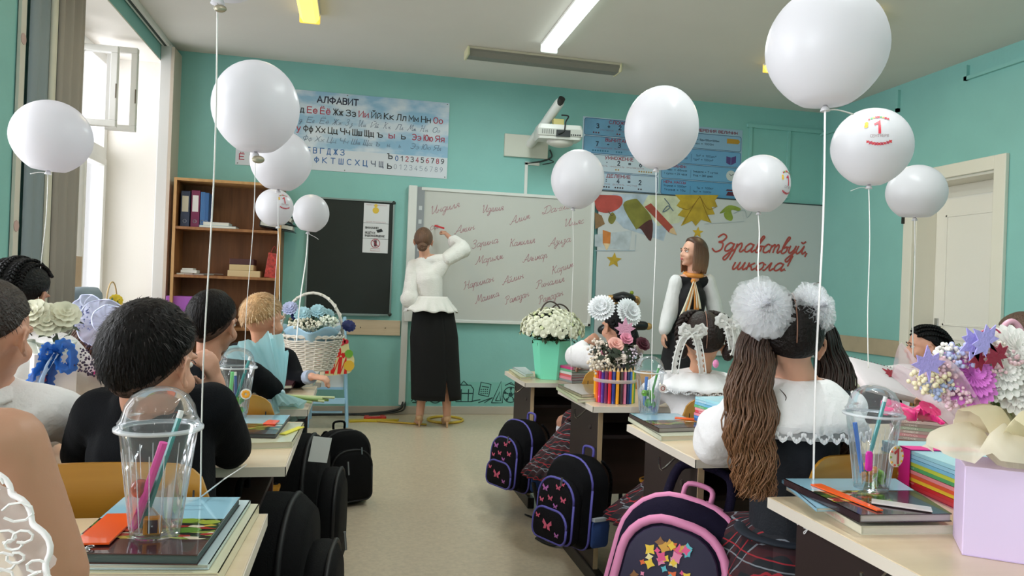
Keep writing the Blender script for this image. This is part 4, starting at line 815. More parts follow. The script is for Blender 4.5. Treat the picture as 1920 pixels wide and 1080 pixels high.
def ptext(t, P, z, u, v, s, h, m, w=None):
    a = V(lerpq(P, u, v)); b = V(lerpq(P, u+.1, v)); d = (b-a).normalized(); rz = math.atan2(d.y, d.x)
    text(s, M4.Translation((a.x, a.y, z)) @ M4.Rotation(rz, 4, 'Z'), w, h, m, t, ext=.0006)
# nearest left desk
Pl = [(228, 938), (486, 945), (410, 1074), (60, 1074)]
qbook('textbook', Pl, .76, .022, '#d8d4b4', 'thick pale green textbook at the bottom of the pile on the nearest left desk', 1)
qbook('textbook', [(236, 934), (470, 938), (392, 1058), (80, 1058)], .783, .008, '#c3d6da', 'thin clear covered booklet with a yellow strip in the pile on the nearest left desk', 1)
t, P = qbook('textbook', [(232, 932), (451, 932), (371, 1040), (112, 1036)], .792, .016, '#3a2326', 'glossy storybook with a garden scene on top of the pile on nearest left desk', None, '#4a5a58')
band(t, P, .808, .56, .995, sky, 'sky_print', .004, .996); band(t, P, .808, .22, .56, gard, 'garden_print', .004, .996)
greyt = mat('#6c8b9a', .4); ptext(t, P, .8085, .45, .80, 'РУССКИЙ ЯЗЫК', .006, greyt, .06); ptext(t, P, .8085, .5, .72, 'ПЕРВОКЛАССНИКУ', .006, greyt, .055)
for u, v, c, s in ((.62, .42, '#b3222c', .012), (.72, .52, '#7f9a35', .02), (.78, .36, '#5f8a35', .022), (.5, .5, '#6c2f38', .02), (.35, .36, '#c84a3a', .014), (.9, .5, '#9aa83a', .018), (.22, .3, '#3f6a36', .016)):
    c0 = lerpq(P, u, v); MB().prism([(c0[0]+s*cos(k*pi/5), c0[1]+s*.6*sin(k*pi/5)) for k in range(10)], .0004, z0=.8085).build('printed_shape', mat(c, .2, coat=.4), t)
# orange reflective slap band
p0, p1 = PZ(232, 964, .812), PZ(170, 1020, .812); d = (p1-p0).normalized(); nn = V((-d.y, d.x, 0))*.026
o = MB().prism([(p0+nn)[:2], (p0-nn)[:2], (p1-nn)[:2], (p1+nn)[:2]], .003, z0=.8105); t = thing('reflective_band', 'bright orange reflective band lying on the garden storybook', 'band', (p0.x, p0.y, .81)); o.build('band', mat('#f0591a', .3, coat=.4), t)
mb = MB()
for k in range(4): q_ = p1+d*(.012+.008*k)+V((.004*(-1)**k, 0, 0)); mb.tube([q_+V((.005*cos(a), .005*sin(a), 0)) for a in [i*pi/4 for i in range(9)]], .0012, 5)
mb.build('key_chain', chrome, t)
def slabz(name, cpt, w, l, rz, z, th, m, label, cat): o = MB().bx(-w/2, w/2, -l/2, l/2, 0, th, T3((cpt.x, cpt.y, z), rz=rz)).build(name, m, bevel=.001); return tag(o, label, cat)
# second left desk
qbook('textbook', [(446, 795), (570, 792), (548, 828), (420, 832)], .76, .018, '#cfcdb0', 'pale textbook under the small storybook on the second left desk', 1)
t, P = qbook('textbook', [(450, 778), (545, 778), (517, 814), (430, 812)], .779, .012, '#3a2b2e', 'small garden storybook on the second left desk beside the daisy cup', None, '#5a5c5c')
band(t, P, .791, .5, .99, sky, 'sky_print', .01, .99); band(t, P, .791, .2, .5, gard, 'garden_print', .01, .99)
c_ = PZ(509, 793, .792); slabz('reflective_band', c_, .035, .06, R(-8), .792, .004, mat('#f2583a', .3, coat=.4), 'orange red reflective band on the small storybook of the second left desk', 'band')
c_ = PZ(548, 808, .779); slabz('ribbon_strip', c_, .02, .12, R(-22), .779, .003, mat('#d8cf3a', .4), 'yellow ribbon strip sticking out of the books on the second left desk', 'ribbon')
# third left desk
qbook('textbook', [(500, 700), (600, 696), (588, 716), (492, 720)], .76, .02, '#c9cfcf', 'pale textbook lying beneath the blue wrapped bouquet', 1)
qbook('textbook', [(470, 708), (560, 706), (548, 722), (465, 726)], .781, .014, '#59353a', 'dark red book half under the blue bouquet wrapping', 1)
# nearest right desk
t, P = qbook('textbook', [(1475, 905), (1800, 938), (1800, 985), (1615, 986)], .76, .018, '#d7d2bd', 'cream workbook with a lettered spine at the bottom of the nearest right pile', 3)
def spinetext(a, b, z, s, h, m, t, w):
    d = (b-a).normalized(); rz = math.atan2(d.y, d.x); text(s, M4.Translation((a.x, a.y, z)) @ M4.Rotation(rz, 4, 'Z') @ M4.Rotation(pi/2, 4, 'X'), w, h, m, t, ext=.003)
a_, b_ = V((P[0][0], P[0][1], 0)), V((P[3][0], P[3][1], 0))
spinetext(a_.lerp(b_, .28), b_, .765, 'УЧИСЬ ЧИТАТЬ', .008, mat('#8fbf8a', .4), t, (b_-a_).length*.22); spinetext(a_.lerp(b_, .58), b_, .765, 'РАБОЧАЯ ТЕТРАДЬ', .008, mat('#d2737a', .4), t, (b_-a_).length*.24)
qbook('textbook', [(1466, 899), (1640, 899), (1660, 950), (1530, 952)], .779, .008, '#8fc0d8', 'light blue booklet in the middle of the nearest right pile', 3)
t, P = qbook('textbook', [(1470, 897), (1680, 897), (1785, 963), (1612, 965)], .788, .016, '#36282c', 'glossy dark picture book with bright spine on the nearest right desk', 3, '#b9b0ae')
band(t, P, .8042, .62, .99, sky, 'sky_print', .01, .99); band(t, P, .8042, .3, .62, gard, 'garden_print', .01, .6)
p0, p1 = PZ(1530, 909, .806), PZ(1650, 958, .806); d = (p1-p0).normalized(); nn = V((-d.y, d.x, 0))*.014
t = thing('reflective_band', 'orange reflective band on the dark picture book of the nearest right desk', 'band', (p0.x, p0.y, .806)); MB().prism([(p0+nn)[:2], (p0-nn)[:2], (p1-nn*.5)[:2], (p1+nn*.5)[:2]], .003, z0=.8055).build('band', mat('#ee5a1c', .3, coat=.4), t)
c_ = PZ(1690, 945, .81); slabz('film_packet', c_, .11, .035, R(-38), .806, .003, mat('#cfc3c2', .15, coat=.6), 'clear film packet lying across the dark picture book', 'packet')
# second right desk
qbook('textbook', [(1178, 781), (1310, 790), (1340, 815), (1240, 818)], .76, .016, '#cfd1bb', 'pale green textbook at the bottom of the pile on the second right desk', 3)
t, P = qbook('textbook', [(1180, 775), (1270, 775), (1325, 800), (1235, 803)], .777, .014, '#4a3a38', 'dark picture book on the pile of the second right desk', 3, '#a9a29c')
band(t, P, .791, .5, .99, sky, 'sky_print', .01, .99); band(t, P, .791, .2, .5, gard, 'garden_print', .01, .99)
c_ = PZ(1290, 786, .792); slabz('reflective_band', c_, .09, .03, R(-30), .792, .003, mat('#ee5a1c', .3), 'orange band lying on the books of the second right desk', 'band')
# third right desk
qbook('textbook', [(1043, 724), (1110, 724), (1138, 745), (1082, 748)], .76, .016, '#d6d9b0', 'lime edged textbook at the bottom of the third right pile', 3)
qbook('textbook', [(1046, 720), (1120, 720), (1140, 738), (1090, 740)], .777, .012, '#8a8068', 'brownish picture book on the third right pile', 3)
qbook('textbook', [(954, 692), (975, 691), (996, 706), (976, 708)], .71, .016, '#dcd9a8', 'small pale yellow booklet left of the mint flower pot', 3)
qbook('textbook', [(961, 688), (985, 688), (1000, 700), (985, 702)], .727, .012, '#bfd6dc', 'pale blue booklet lying on the yellow one left of the mint pot', 3)
# spine-out stacks of workbooks: every workbook its own thing
def wstack(p0, p1, dep, z0, th, cols, where, gap=.0006, jit=.004):
    p0 = V((p0.x, p0.y, 0)); p1 = V((p1.x, p1.y, 0)); d = (p1-p0).normalized(); rz = math.atan2(d.y, d.x); L = (p1-p0).length; c = p0+d*L/2+V((-d.y, d.x, 0))*dep/2; z = z0
    N = len(cols); words = ['bottom', 'second from the bottom', 'third from the bottom', 'fourth from the bottom', 'fifth from the bottom', 'sixth from the bottom', 'seventh from the bottom', 'eighth from the bottom', 'ninth from the bottom', 'tenth from the bottom', 'eleventh from the bottom', 'twelfth from the bottom']
    for i, (cn, cc_) in enumerate(cols):
        w = 'topmost' if i == N-1 else words[i]
        o, T = book('workbook', (c.x+jit*(rnd.random()-.5), c.y+jit*(rnd.random()-.5), z), L, dep, th, rz+(rnd.random()-.5)*.03, cc_, '%s workbook, %s in stack %s' % (cn, w, where), 'workbook', pages='#e9e4dc')
        MB().bx(-L/2, L/2, -dep/2-.0008, -dep/2+.001, 0, th, T).build('spine', mat(cc_, .3), o)
        if th > .006: text(['МАТЕМАТИКА', 'ЧТЕНИЕ', 'ПРОПИСЬ', 'ОКРУЖАЮЩИЙ МИР'][i % 4], T @ T3((-L*.35, -dep/2-.0008, th*.25), rx=pi/2), L*.25, th*.5, mat('#f3efe8', .4), o, ext=.0006)
        z += th+gap
    return z
RB = [('blue', '#3f7ac4'), ('pink', '#e07a94'), ('scarlet', '#d9374a'), ('red', '#d02a35'), ('yellow', '#ecc23a'), ('orange red', '#e2593a'), ('rose', '#e98a90'), ('green', '#57a96b'), ('lime', '#c9cf4a'), ('sky blue', '#7fbcd8'), ('pale blue', '#9fcfe4'), ('light cyan', '#a9dbe6')]
q0, q1 = PZ(1652, 902, .765), PZ(1830, 985, .765)
ztop = wstack(q0, q1, .17, .762, .0085, RB, 'with pink band on nearest right desk')
dd = (q1-q0).normalized(); nn = V((-dd.y, dd.x, 0)); a_ = q0+dd*.085-nn*.004
t = thing('elastic_band', 'bright pink band wrapped round the rainbow workbook stack', 'band', a_); mp_ = mat('#e8238f', .4)
bb = MB(); w_ = .042
for (p, q) in ((V((0, 0, .765)), V((0, 0, ztop+.002))),): 
    for off in (0,):
        A = [a_-nn*.003, a_+dd*w_-nn*.003, a_+dd*w_-nn*.001, a_-nn*.001]; bb.prism([(k.x, k.y) for k in A], ztop+.003-.765, z0=.765)
A = [a_-nn*.003, a_+dd*w_-nn*.003, a_+dd*w_+nn*.174, a_+nn*.174]; bb.prism([(k.x, k.y) for k in A], .002, z0=ztop+.001)
bb.build('band', mp_, t)
q0, q1 = PZ(1302, 790, .79), PZ(1352, 806, .79)
wstack(q0, q1, .12, .795, .0085, [('dark blue', '#2f5c9a'), ('blue', '#4a86c8'), ('pink', '#e4869c'), ('red', '#d84a58'), ('rose', '#e79aa2'), ('green', '#63b07c'), ('sky blue', '#6fb4d6'), ('pale blue', '#9acbe2'), ('light cyan', '#a4d8e4')], 'beside the white sleeve')
q0, q1 = PZ(1036, 708, .715), PZ(1052, 712, .715)
wstack(q0, q0+(q1-q0)*2.2, .12, .711, .014, [('grey', '#8a8f90'), ('pink', '#e58a9c'), ('coral', '#dc5a62'), ('white', '#dcdcd8'), ('green', '#6fae86'), ('magenta', '#d0357c')], 'behind the mint flower pot')
q0, q1 = PZ(150, 735, .765), PZ(228, 740, .765)
za_ = wstack(q0, q1, .17, .761, .012, [('coral', '#d98a86'), ('white', '#dcd9d4'), ('pink', '#e2a6a6'), ('grey green', '#a9b2a0'), ('cream', '#ddd6c4'), ('green edged', '#9fb49c'), ('olive', '#b5a97c'), ('white glossy', '#e2e0dc')], 'under hot pink ribbon at left')
q0, q1 = PZ(1676, 826, .765), PZ(1790, 838, .765)
zb_ = wstack(q0, q1, .2, .761, .0105, [('brown', '#8a5f58'), ('grey', '#9a908c'), ('rose', '#b98088'), ('grey pink', '#a48f8c'), ('greenish', '#8f9a88'), ('taupe', '#8a7a74'), ('pale rose', '#b8a09c'), ('wine', '#8c5058'), ('warm grey', '#9c9088')], 'under crimson ribbon at right')
def crumple(pts, z, m, label, name='ribbon', amp=.02, nu=30, seed=1, w=.04):
    P_ = smooth_path([V(p) for p in pts], 8); mb = MB(); n = len(P_)
    def fn(u, v):
        p = P_[min(int(u*(n-1)), n-1)]; s = noise.noise(V((u*9+seed, v*3, seed)))
        return p+V((0, (v-.5)*w*(1.5), amp*s+amp*.6*sin(u*19+v*4)))
    mb.sheet(fn, nu, 5); o = mb.build(name, m, smooth=1, solid=.001); return tag(o, label, 'ribbon')
a_, b_ = PZ(120, 700, za_), PZ(215, 712, za_)
crumple([a_+V((0, .1, .03)), (a_+b_)/2+V((0, .08, .03)), b_+V((0, .06, .02))], za_, mat('#ee2fa0', .35, sheen=.3), 'crumpled hot pink ribbon on the book stack behind the white bags', amp=.022, w=.10)
a_, b_ = PZ(1690, 795, zb_), PZ(1745, 800, zb_)
crumple([a_+V((0, .02, .03)), (a_+b_)/2+V((0, .05, .045)), b_+V((0, .02, .02))], zb_, mat('#e8257e', .35, sheen=.3), 'crumpled crimson pink ribbon on the grey book stack at right', amp=.022, seed=4, w=.1)
# ---------------------------------------------------------------- clear cups with dome lids
cupm = glassy('#f8fafc', .05, .94, 1.33); lidm = glassy('#f8fafc', .04, .95, 1.35)
def cup(c, s, label, fill=None):
    t = thing('plastic_cup', label, 'cup', c); T = M4.Translation(c) @ M4.Scale(s, 4)
    MB().lathe([(.0, .003), (.036, .003), (.037, 0), (.058, .165), (.061, .168)], n=40, T=T, closed=False).build('cup_body', cupm, t, smooth=1)
    mb = MB()
    for k in range(16):
        a = k*2*pi/16; mb.tube([(T @ V((.0385*cos(a), .0385*sin(a), .012))), (T @ V((.0535*cos(a), .0535*sin(a), .135)))], .0008*s, 4)
    mb.build('flutes', glassy('#f4f6f8', .1, .7, 1.4), t)
    MB().lathe([(.060, .165), (.0655, .166), (.0655, .172), (.060, .175), (.0615, .180), (.058, .184), (.0555, .190), (.052, .205), (.042, .222), (.025, .232), (.012, .235)], n=40, T=T, closed=False).build('dome_lid', lidm, t, smooth=1)
    MB().lathe([(.059, .166), (.0665, .167), (.0665, .1715), (.059, .1725)], n=40, T=T, closed=False).build('lid_rim', glassy('#f2f4f6', .1, .45, 1.5), t, smooth=1)
    return t, T
def pen(T, a, b, r, col, label, kind='pencil', tip=None):
    a, b = T @ V(a), T @ V(b); d = (b-a).normalized(); t = thing(kind, label, kind, a)
    MB().tube([a+d*.008, b-d*.012], r, 8).build('barrel', mat(col, .3, coat=.4), t, smooth=40)
    MB().tube([a, a+d*.008], [r*.2, r], 8).build('tip', mat('#d8b88c' if not tip else tip, .4), t, smooth=40)
    MB().tube([b-d*.012, b], r*1.02, 8).build('end_cap', mat('#eceae6' if kind == 'pencil' else col, .5), t, smooth=40)
c = PZ(291, 1000, .8085); cu, T = cup(c, 1.0, 'clear dome lidded cup of pencils on the nearest left desk')
pen(T, (-.02, -.01, .005), (.03, .01, .195), .0045, '#2c8f8b', 'teal pencil with white eraser in the nearest left cup')
pen(T, (-.03, -.015, .008), (.012, -.02, .15), .0062, '#ee3fa8', 'thick hot pink pen in the nearest left cup', 'pen', '#ee3fa8')
def sharpener(c, rz, label, col='#f0a01c', s=1):
    t = thing('sharpener', label, 'sharpener', c); T = T3(c, rz=rz, s=s)
    MB().bx(-.013, .013, -.008, .008, 0, .026, T).build('block', mat(col, .3, coat=.3), t, bevel=.002); MB().bx(-.006, .008, -.0095, -.008, .003, .023, T).build('blade', mat('#43464a', .25, metal=.9), t); MB().ell(T @ V((.001, -.0098, .014)), .0022*s, 8).build('screw', chrome, t)
sharpener(T @ V((.0, -.018, .006)), .1, 'orange sharpener standing in the bottom of the nearest left cup')
t = thing('lollipop', 'round red brown lollipop leaning in the nearest left cup', 'lollipop', T @ V((-.022, .0, .05)))
MB().ell(T @ V((-.022, -.01, .075)), .015, 14).build('candy', mat('#a8503c', .15, coat=.6, var=.5, vscale=90), t, smooth=1); MB().tube([T @ V((-.022, -.01, .065)), T @ V((.02, .005, .008))], .0018, 6).build('stick', mat('#e6e2dc', .5), t)
MB().sheet(lambda u, v: T @ V((-.024+.012*(u-.5)+.03*v*(u-.2), -.01, .06-.03*v)), 3, 3).build('wrapper', gauze('#e8cfc4', .4), t)
c = PZ(441, 782, .791); cu, T = cup(c, .92, 'clear cup with green pens and a daisy tag on the second left desk')
pen(T, (-.02, -.01, .03), (-.012, -.015, .155), .0055, '#7be08a', 'light green felt pen in the daisy cup', 'pen', '#7be08a'); pen(T, (-.012, .0, .02), (.04, .01, .205), .0045, '#2c8f8b', 'teal pencil in the daisy cup on the second left desk')
pen(T, (.0, .02, .01), (-.01, .03, .15), .0045, '#3a5ea8', 'blue pencil at the back of the daisy cup', 'pencil')
t = thing('daisy_tag', 'round white tag with an orange daisy on the second left cup', 'tag', T @ V((.03, -.05, .08))); MB().lathe([(.018, 0), (.018, .002)], n=20, T=T @ T3((.038, -.045, .085), rx=pi/2)).build('disc', mat('#e9ecee', .4), t)
for k in range(8): a = k*pi/4; MB().ell(T @ V((.038+.009*cos(a), -.049, .085+.009*sin(a))), (.005, .0015, .005), 8).build('petal', mat('#f0a832', .4), t)
def candy(c, r, col, label, s=1):
    o = MB(); 
    for k in range(9): o.ell(V(c)+V(((rnd.random()-.5)*r*1.4, (rnd.random()-.5)*r, (rnd.random()-.5)*r*1.6)), r*.42, 7)
    tag(o.build('wrapped_sweets', mat(col, .3, coat=.4, var=.6, vscale=80), smooth=1), label, 'sweets')
candy(T @ V((.005, -.02, .045)), .026, '#6fb03a', 'bundle of green wrapped sweets in the second left cup')
c = PZ(1633, 915, .805); cu, T = cup(c, .98, 'clear cup with a red figure one sticker on the nearest right desk')
pen(T, (-.022, .0, .02), (-.048, .0, .15), .0048, '#2f78d8', 'bright blue pen in the nearest right cup', 'pen', '#2f78d8'); pen(T, (-.02, .005, .01), (.03, .0, .21), .0045, '#2c9a98', 'teal pencil in the nearest right cup')
t = thing('keychain_tag', 'magenta whistle shaped tag in the nearest right cup', 'tag', T @ V((-.035, -.02, .06))); MB().pillow(rrect(.016, .045, .006), .008, T @ T3((-.034, -.03, .07), rx=pi/2, rz=-.1)).build('tag_body', mat('#d826a8', .3, coat=.4), t)
t = thing('cup_sticker', 'round sticker with a red figure one on the nearest right cup', 'sticker', T @ V((.02, -.055, .09))); TS = T @ T3((.018, -.054, .085), rx=pi/2, rz=.25)
MB().lathe([(.024, 0), (.024, .0015)], n=24, T=TS).build('disc', mat('#efe6d2', .4), t); text('1', TS @ M4.Translation((-.011, -.015, .0025)), .022, .03, mat('#c42430', .4), t, bold=.04)
for k in range(10): a = k*pi/5; MB().ell(TS @ V((.02*cos(a), .02*sin(a), .0018)), .0028, 6).build('confetti_dot', mat(['#d9a02c', '#c8503a', '#8a9a3a'][k % 3], .4), t)
candy(T @ V((-.01, .0, .035)), .02, '#d88a3a', 'orange wrapped sweets in the nearest right cup'); candy(T @ V((.015, .01, .025)), .024, '#7dbb3a', 'green wrapped sweets in the nearest right cup')
c = PZ(1216, 775, .793); cu, T = cup(c, .88, 'clear cup with blue pens and sweets on the second right desk')
pen(T, (-.02, .0, .03), (-.014, .0, .15), .006, '#3f7ad0', 'blue felt pen in the cup of the second right desk', 'pen', '#3f7ad0'); pen(T, (.0, .01, .01), (.04, .0, .2), .0045, '#4aa34a', 'green pencil in the cup of the second right desk')
candy(T @ V((-.01, -.01, .06)), .03, '#76b83c', 'green and yellow sweets in the cup of the second right desk'); candy(T @ V((.01, -.0, .03)), .026, '#7a4a9a', 'purple wrapped sweets at the bottom of that cup')
t = thing('cartoon_tag', 'round white tag with red swirl on the second right cup', 'tag', T @ V((.03, -.05, .12))); MB().lathe([(.017, 0), (.017, .002)], n=20, T=T @ T3((.035, -.05, .11), rx=pi/2)).build('disc', mat('#e8dedb', .4), t); strokes([circ(0, 0, .008)], T @ T3((.035, -.053, .11), rx=pi/2), .0015, mat('#a33a35'), t, 'swirl', 0)
cup(V((3.02, 4.2, .711)), .95, 'clear cup on the far right desk near the door')
c = PZ(1590, 690, .80)
# ---------------------------------------------------------------- flowers
def mum_mesh(name, R0, layers, npet, col, cc='#d8c65a', up_=.5):
    mb = MB()
    for L in range(layers):
        r = R0*(1-.22*L); z = R0*.16*L
        for k in range(npet):
            a = 2*pi*k/npet+L*.3; w = pi/npet*1.15*r; el = up_*L/layers
            T = M4.Translation((0, 0, z)) @ M4.Rotation(a, 4, 'Z') @ M4.Rotation(-el-.1, 4, 'Y')
            mb.add([(r*.08, 0, 0), (r*.5, -w*.8, r*.09), (r*.86, -w*.85, r*.07), (r, -w*.25, r*.02), (r, w*.25, r*.02), (r*.86, w*.85, r*.07), (r*.5, w*.8, r*.09), (r*.65, 0, r*.02)], [(0, 1, 7), (1, 2, 7), (2, 3, 7), (3, 4, 7), (4, 5, 7), (5, 6, 7), (6, 0, 7)], T)
    me = bpy.data.meshes.new(name); me.from_pydata(mb.v, [], mb.f); me.materials.append(mat(col, .6)); me.polygons.foreach_set('use_smooth', [True]*len(me.polygons)); return me
def put(me, name, parent, p, nrm, s=1, rz=0):
    o = bpy.data.objects.new(name, me); C.objects.link(o); o.parent = parent; o.location = V(p)-wloc(parent); q = V(nrm).to_track_quat('Z', 'Y'); o.rotation_mode = 'QUATERNION'
    o.rotation_quaternion = q @ M4.Rotation(rz, 4, 'Z').to_quaternion(); o.scale = (s, s, s); return o
def leafclump(c, r, n, col, parent, name='foliage', L=.03, down=.3):
    mb = MB()
    for k in range(n):
        d = V((rnd.gauss(0, 1), rnd.gauss(0, 1), rnd.gauss(0, 1)+down)).normalized(); p = V(c)+V((d.x*r[0], d.y*r[1], d.z*r[2]))*(.5+.5*rnd.random()); s = L*(.6+.6*rnd.random())
        a = V((rnd.gauss(0, 1), rnd.gauss(0, 1), rnd.gauss(0, 1))).normalized(); b = d.cross(a).normalized()
        mb.add([p, p+a*s*.5+b*s*.25, p+a*s, p+a*s*.5-b*s*.25], [(0, 1, 2, 3)])
    return mb.build(name, mat(col, .6, var=.3, vscale=30), parent, kind='stuff')
def dots(c, r, n, rad, col, parent, name='small_blossoms', up_=0):
    mb = MB()
    for k in range(n):
        d = V((rnd.gauss(0, 1), rnd.gauss(0, 1), rnd.gauss(0, 1)+up_)).normalized(); p = V(c)+V((d.x*r[0], d.y*r[1], d.z*r[2]))*(.55+.45*rnd.random()); mb.ell(p, rad*(.7+.6*rnd.random()), 5)
    return mb.build(name, mat(col, .7), parent, kind='stuff', smooth=1)
# mint pot of white chrysanthemums
c = V((1.13, 4.16, .711)); t = thing('flower_pot', 'mint green faceted pot bag full of white chrysanthemums on the front desk', 'flowers', c)
mint = mat('#7fe0bd', .4, spec=.3); mb = MB(); rb, rt_, hh = .088, .118, .225; N = 6
vs = [(c.x+r*cos(a), c.y+r*sin(a), c.z+z) for r, z in ((rb, 0), (rt_, hh), (rt_-.004, hh), (rb-.004, .006)) for a in [pi/6+R(8)+k*pi/3 for k in range(6)]]
mb.add(vs, [(i*6+j, i*6+(j+1) % 6, i*6+6+(j+1) % 6, i*6+6+j) for i in range(3) for j in range(6)]+[tuple(range(6))[::-1]]); mb.build('pot', mint, t)
leafclump((c.x, c.y, c.z+.29), (.165, .165, .10), 1300, '#3a4a2c', t, L=.035)
fm = mum_mesh('white_mum', .021, 3, 11, '#efefd8'); fb = mum_mesh('bud', .012, 2, 8, '#dfe6b4')
for k in range(150):
    ph = 2*pi*k*.618; e_ = 1-(k+.5)/150*1.15; rr = sqrt(max(0, 1-e_*e_)); d = V((rr*cos(ph), rr*sin(ph), e_)); p = V((c.x, c.y, c.z+.275))+V((d.x*.175, d.y*.175, d.z*.125))*(1+.06*rnd.random()); put(fm if rnd.random() < .85 else fb, 'blossom', t, p, d, .8+.4*rnd.random())
for dx, h in ((-.03, .17), (.045, .155)):
    MB().tube(smooth_path([(c.x+dx-.075, c.y-.02+dx, c.z+.28), (c.x+dx-.05, c.y-.02+dx, c.z+.28+h*.75), (c.x+dx, c.y-.02+dx, c.z+.28+h), (c.x+dx+.06, c.y-.02+dx, c.z+.28+h*.75), (c.x+dx+.08, c.y-.02+dx, c.z+.28)]), .0045, 8).build('handle', mat('#3a2c26', .4), t, smooth=1)
# pencil wrapped vase
c = PZ(1162, 757, .761)+V((0, .07, 0)); t = thing('pencil_vase', 'flower vase wrapped in a ring of coloured pencils on the third right desk', 'flowers', c)
rv = .082; MB().lathe([(rv-.01, 0), (rv-.01, .13)], c, 24).build('vase', mat('#4a3a50', .5), t, smooth=40)
pc_ = ['#7a2a5a', '#d82a3a', '#2a3a8a', '#f0a020', '#3a2a2a', '#d87a9a', '#1a2a5a', '#2a6ab8', '#d8c82a', '#3a9a4a', '#8a4a2a', '#e84a2a', '#2aa8b8', '#1a8a8a', '#b8222a', '#f0c020', '#f08a1a', '#e8602a', '#d82a7a', '#5a3a9a']
for k in range(32):
    a = k*2*pi/32; p = (c.x+rv*cos(a), c.y+rv*sin(a), c.z); col = pc_[k % 20]
    o = MB().tube([p, (p[0], p[1], c.z+.135)], .0072, 6).build('pencil', mat(col, .3, coat=.4), t); MB().tube([(p[0], p[1], c.z+.135), (p[0], p[1], c.z+.152)], [.0068, .001], 6).build('pencil_point', mat('#d9b88a', .5), o)
MB().lathe([(rv+.008, .085), (rv+.0095, .088), (rv+.0095, .097), (rv+.008, .10)], c, 32, closed=False).build('ribbon', gauze('#f0e8e0', .8), t, smooth=1)
leafclump(c+V((0, 0, .19)), (.10, .10, .05), 400, '#2c3624', t, L=.04)
dots(c+V((-.06, -.03, .16)), (.075, .06, .05), 130, .006, '#e9dcc9', t); dots(c+V((.04, -.03, .19)), (.08, .06, .05), 150, .0045, '#d9c9d6', t); dots(c+V((-.07, 0, .22)), (.06, .05, .05), 70, .006, '#e0cfc0', t)
rose = mum_mesh('rose', .036, 5, 7, '#e8b0a4', up_=1.3); mumw = mum_mesh('mum', .04, 4, 16, '#e6d8cc'); pnkm = mum_mesh('pink', .03, 3, 9, '#d98aa2', up_=1)
for p, me_, s in (((-.02, -.05, .245), rose, 1), ((.03, -.04, .27), pnkm, 1), ((-.06, -.02, .20), pnkm, .7), ((-.0, -.07, .19), mumw, .8), ((.09, -.02, .22), mumw, .7), ((-.08, -.03, .15), mumw, .6)): put(me_, 'blossom', t, c+V(p), (p[0], -1, .8), s)
o = put(mum_mesh('dark_rose', .034, 5, 8, '#4a1424', up_=1.2), 'dark_blossom', t, c+V((.10, -.05, .25)), (.2, -1, .7), 1); o['label'] = 'dark wine red rose'
def mapleleaf(s): return [(s*x, s*y) for x, y in ((0, -.9), (.12, -.3), (.6, -.5), (.5, -.2), (1, .1), (.6, .2), (.65, .55), (.25, .4), (0, 1), (-.25, .4), (-.65, .55), (-.6, .2), (-1, .1), (-.5, -.2), (-.6, -.5), (-.12, -.3))]
MB().prism(mapleleaf(.05), .003, T3(c+V((.03, -.02, .31)), rx=pi/2, rz=.1)).build('glitter_leaf', mat('#d79ab4', .5, .4, 200), t)
# ---------------------------------------------------------------- white wicker basket
c = PZ(580, 697, .731)+V((0, .1, 0)); t = thing('wicker_basket', 'white wicker basket of blue and cream flowers on the front left desk', 'basket', c); wk = mat('#ded7cc', .6)
mb = MB(); nr = 15
for i in range(nr):
    z = .012+i*.011; r = .10+.045*(i/nr); n = 72
    mb.tube([(c.x+(r+.0045*sin(j*9*2*pi/n*2+pi*(i % 2)))*1.15*cos(2*pi*j/n), c.y+(r+.0045*sin(j*9*2*pi/n*2+pi*(i % 2)))*.85*sin(2*pi*j/n), c.z+z+.003*sin(j*.5)) for j in range(n+1)], .0052, 5)
mb.build('weave', wk, t, smooth=1, kind='stuff')
for k in range(18):
    a = k*2*pi/18; MB().tube([(c.x+.10*1.15*cos(a), c.y+.10*.85*sin(a), c.z+.005), (c.x+.147*1.15*cos(a), c.y+.147*.85*sin(a), c.z+.19)], .004, 6).build('stake', wk, t)
MB().prism([(c.x+.115*cos(a), c.y+.085*sin(a)) for a in [k*pi/12 for k in range(24)]], .01, z0=c.z).build('base', wk, t)
for ph in (0, pi):
    MB().tube([(c.x+(.15*1.15+.007*cos(j*1.3+ph))*cos(2*pi*j/60), c.y+(.15*.85)*sin(2*pi*j/60), c.z+.19+.006*sin(j*1.3+ph)) for j in range(61)], .006, 6).build('rim', wk, t, smooth=1)
hd = [(c.x+.17*cos(a), c.y, c.z+.19+.24*sin(a)) for a in [pi*j/20 for j in range(21)]]
MB().tube(hd, .008, 8).build('handle', wk, t, smooth=1); MB().tube([(V(p)+V((.011*cos(j*1.2), .011*sin(j*1.2), 0))) for j, p in enumerate(smooth_path(hd, 3))], .004, 5).build('handle_wrap', wk, t, smooth=1)
bp = mat('#9fc4dc', .5, .2, 10)
def ruffle(c, r0, r1, h, m, parent, name='paper_wrap', n=64, amp=.02, tilt=(0, 0, 0), seed=0, fr=11, thk=.0012):
    mb = MB()
    def fn(u, v):
        a = u*2*pi; r = r0+(r1-r0)*v+amp*v*sin(fr*a+seed)*(.6+.4*sin(3*a)); return V(c)+V((r*cos(a)+tilt[0]*v, r*sin(a)+tilt[1]*v, h*v*(1+.15*sin(5*a+seed))))
    mb.sheet(fn, n, 6); return mb.build(name, m, parent, smooth=1, solid=thk)
ruffle(c+V((0, 0, .13)), .09, .160, .105, bp, t, amp=.012, fr=7)
leafclump(c+V((0, 0, .26)), (.13, .11, .05), 350, '#4d6a58', t, L=.04)
dots(c+V((-.03, -.09, .255)), (.10, .05, .035), 170, .007, '#e6e0cc', t); dots(c+V((.09, -.07, .275)), (.055, .05, .035), 110, .007, '#dfe4d4', t)
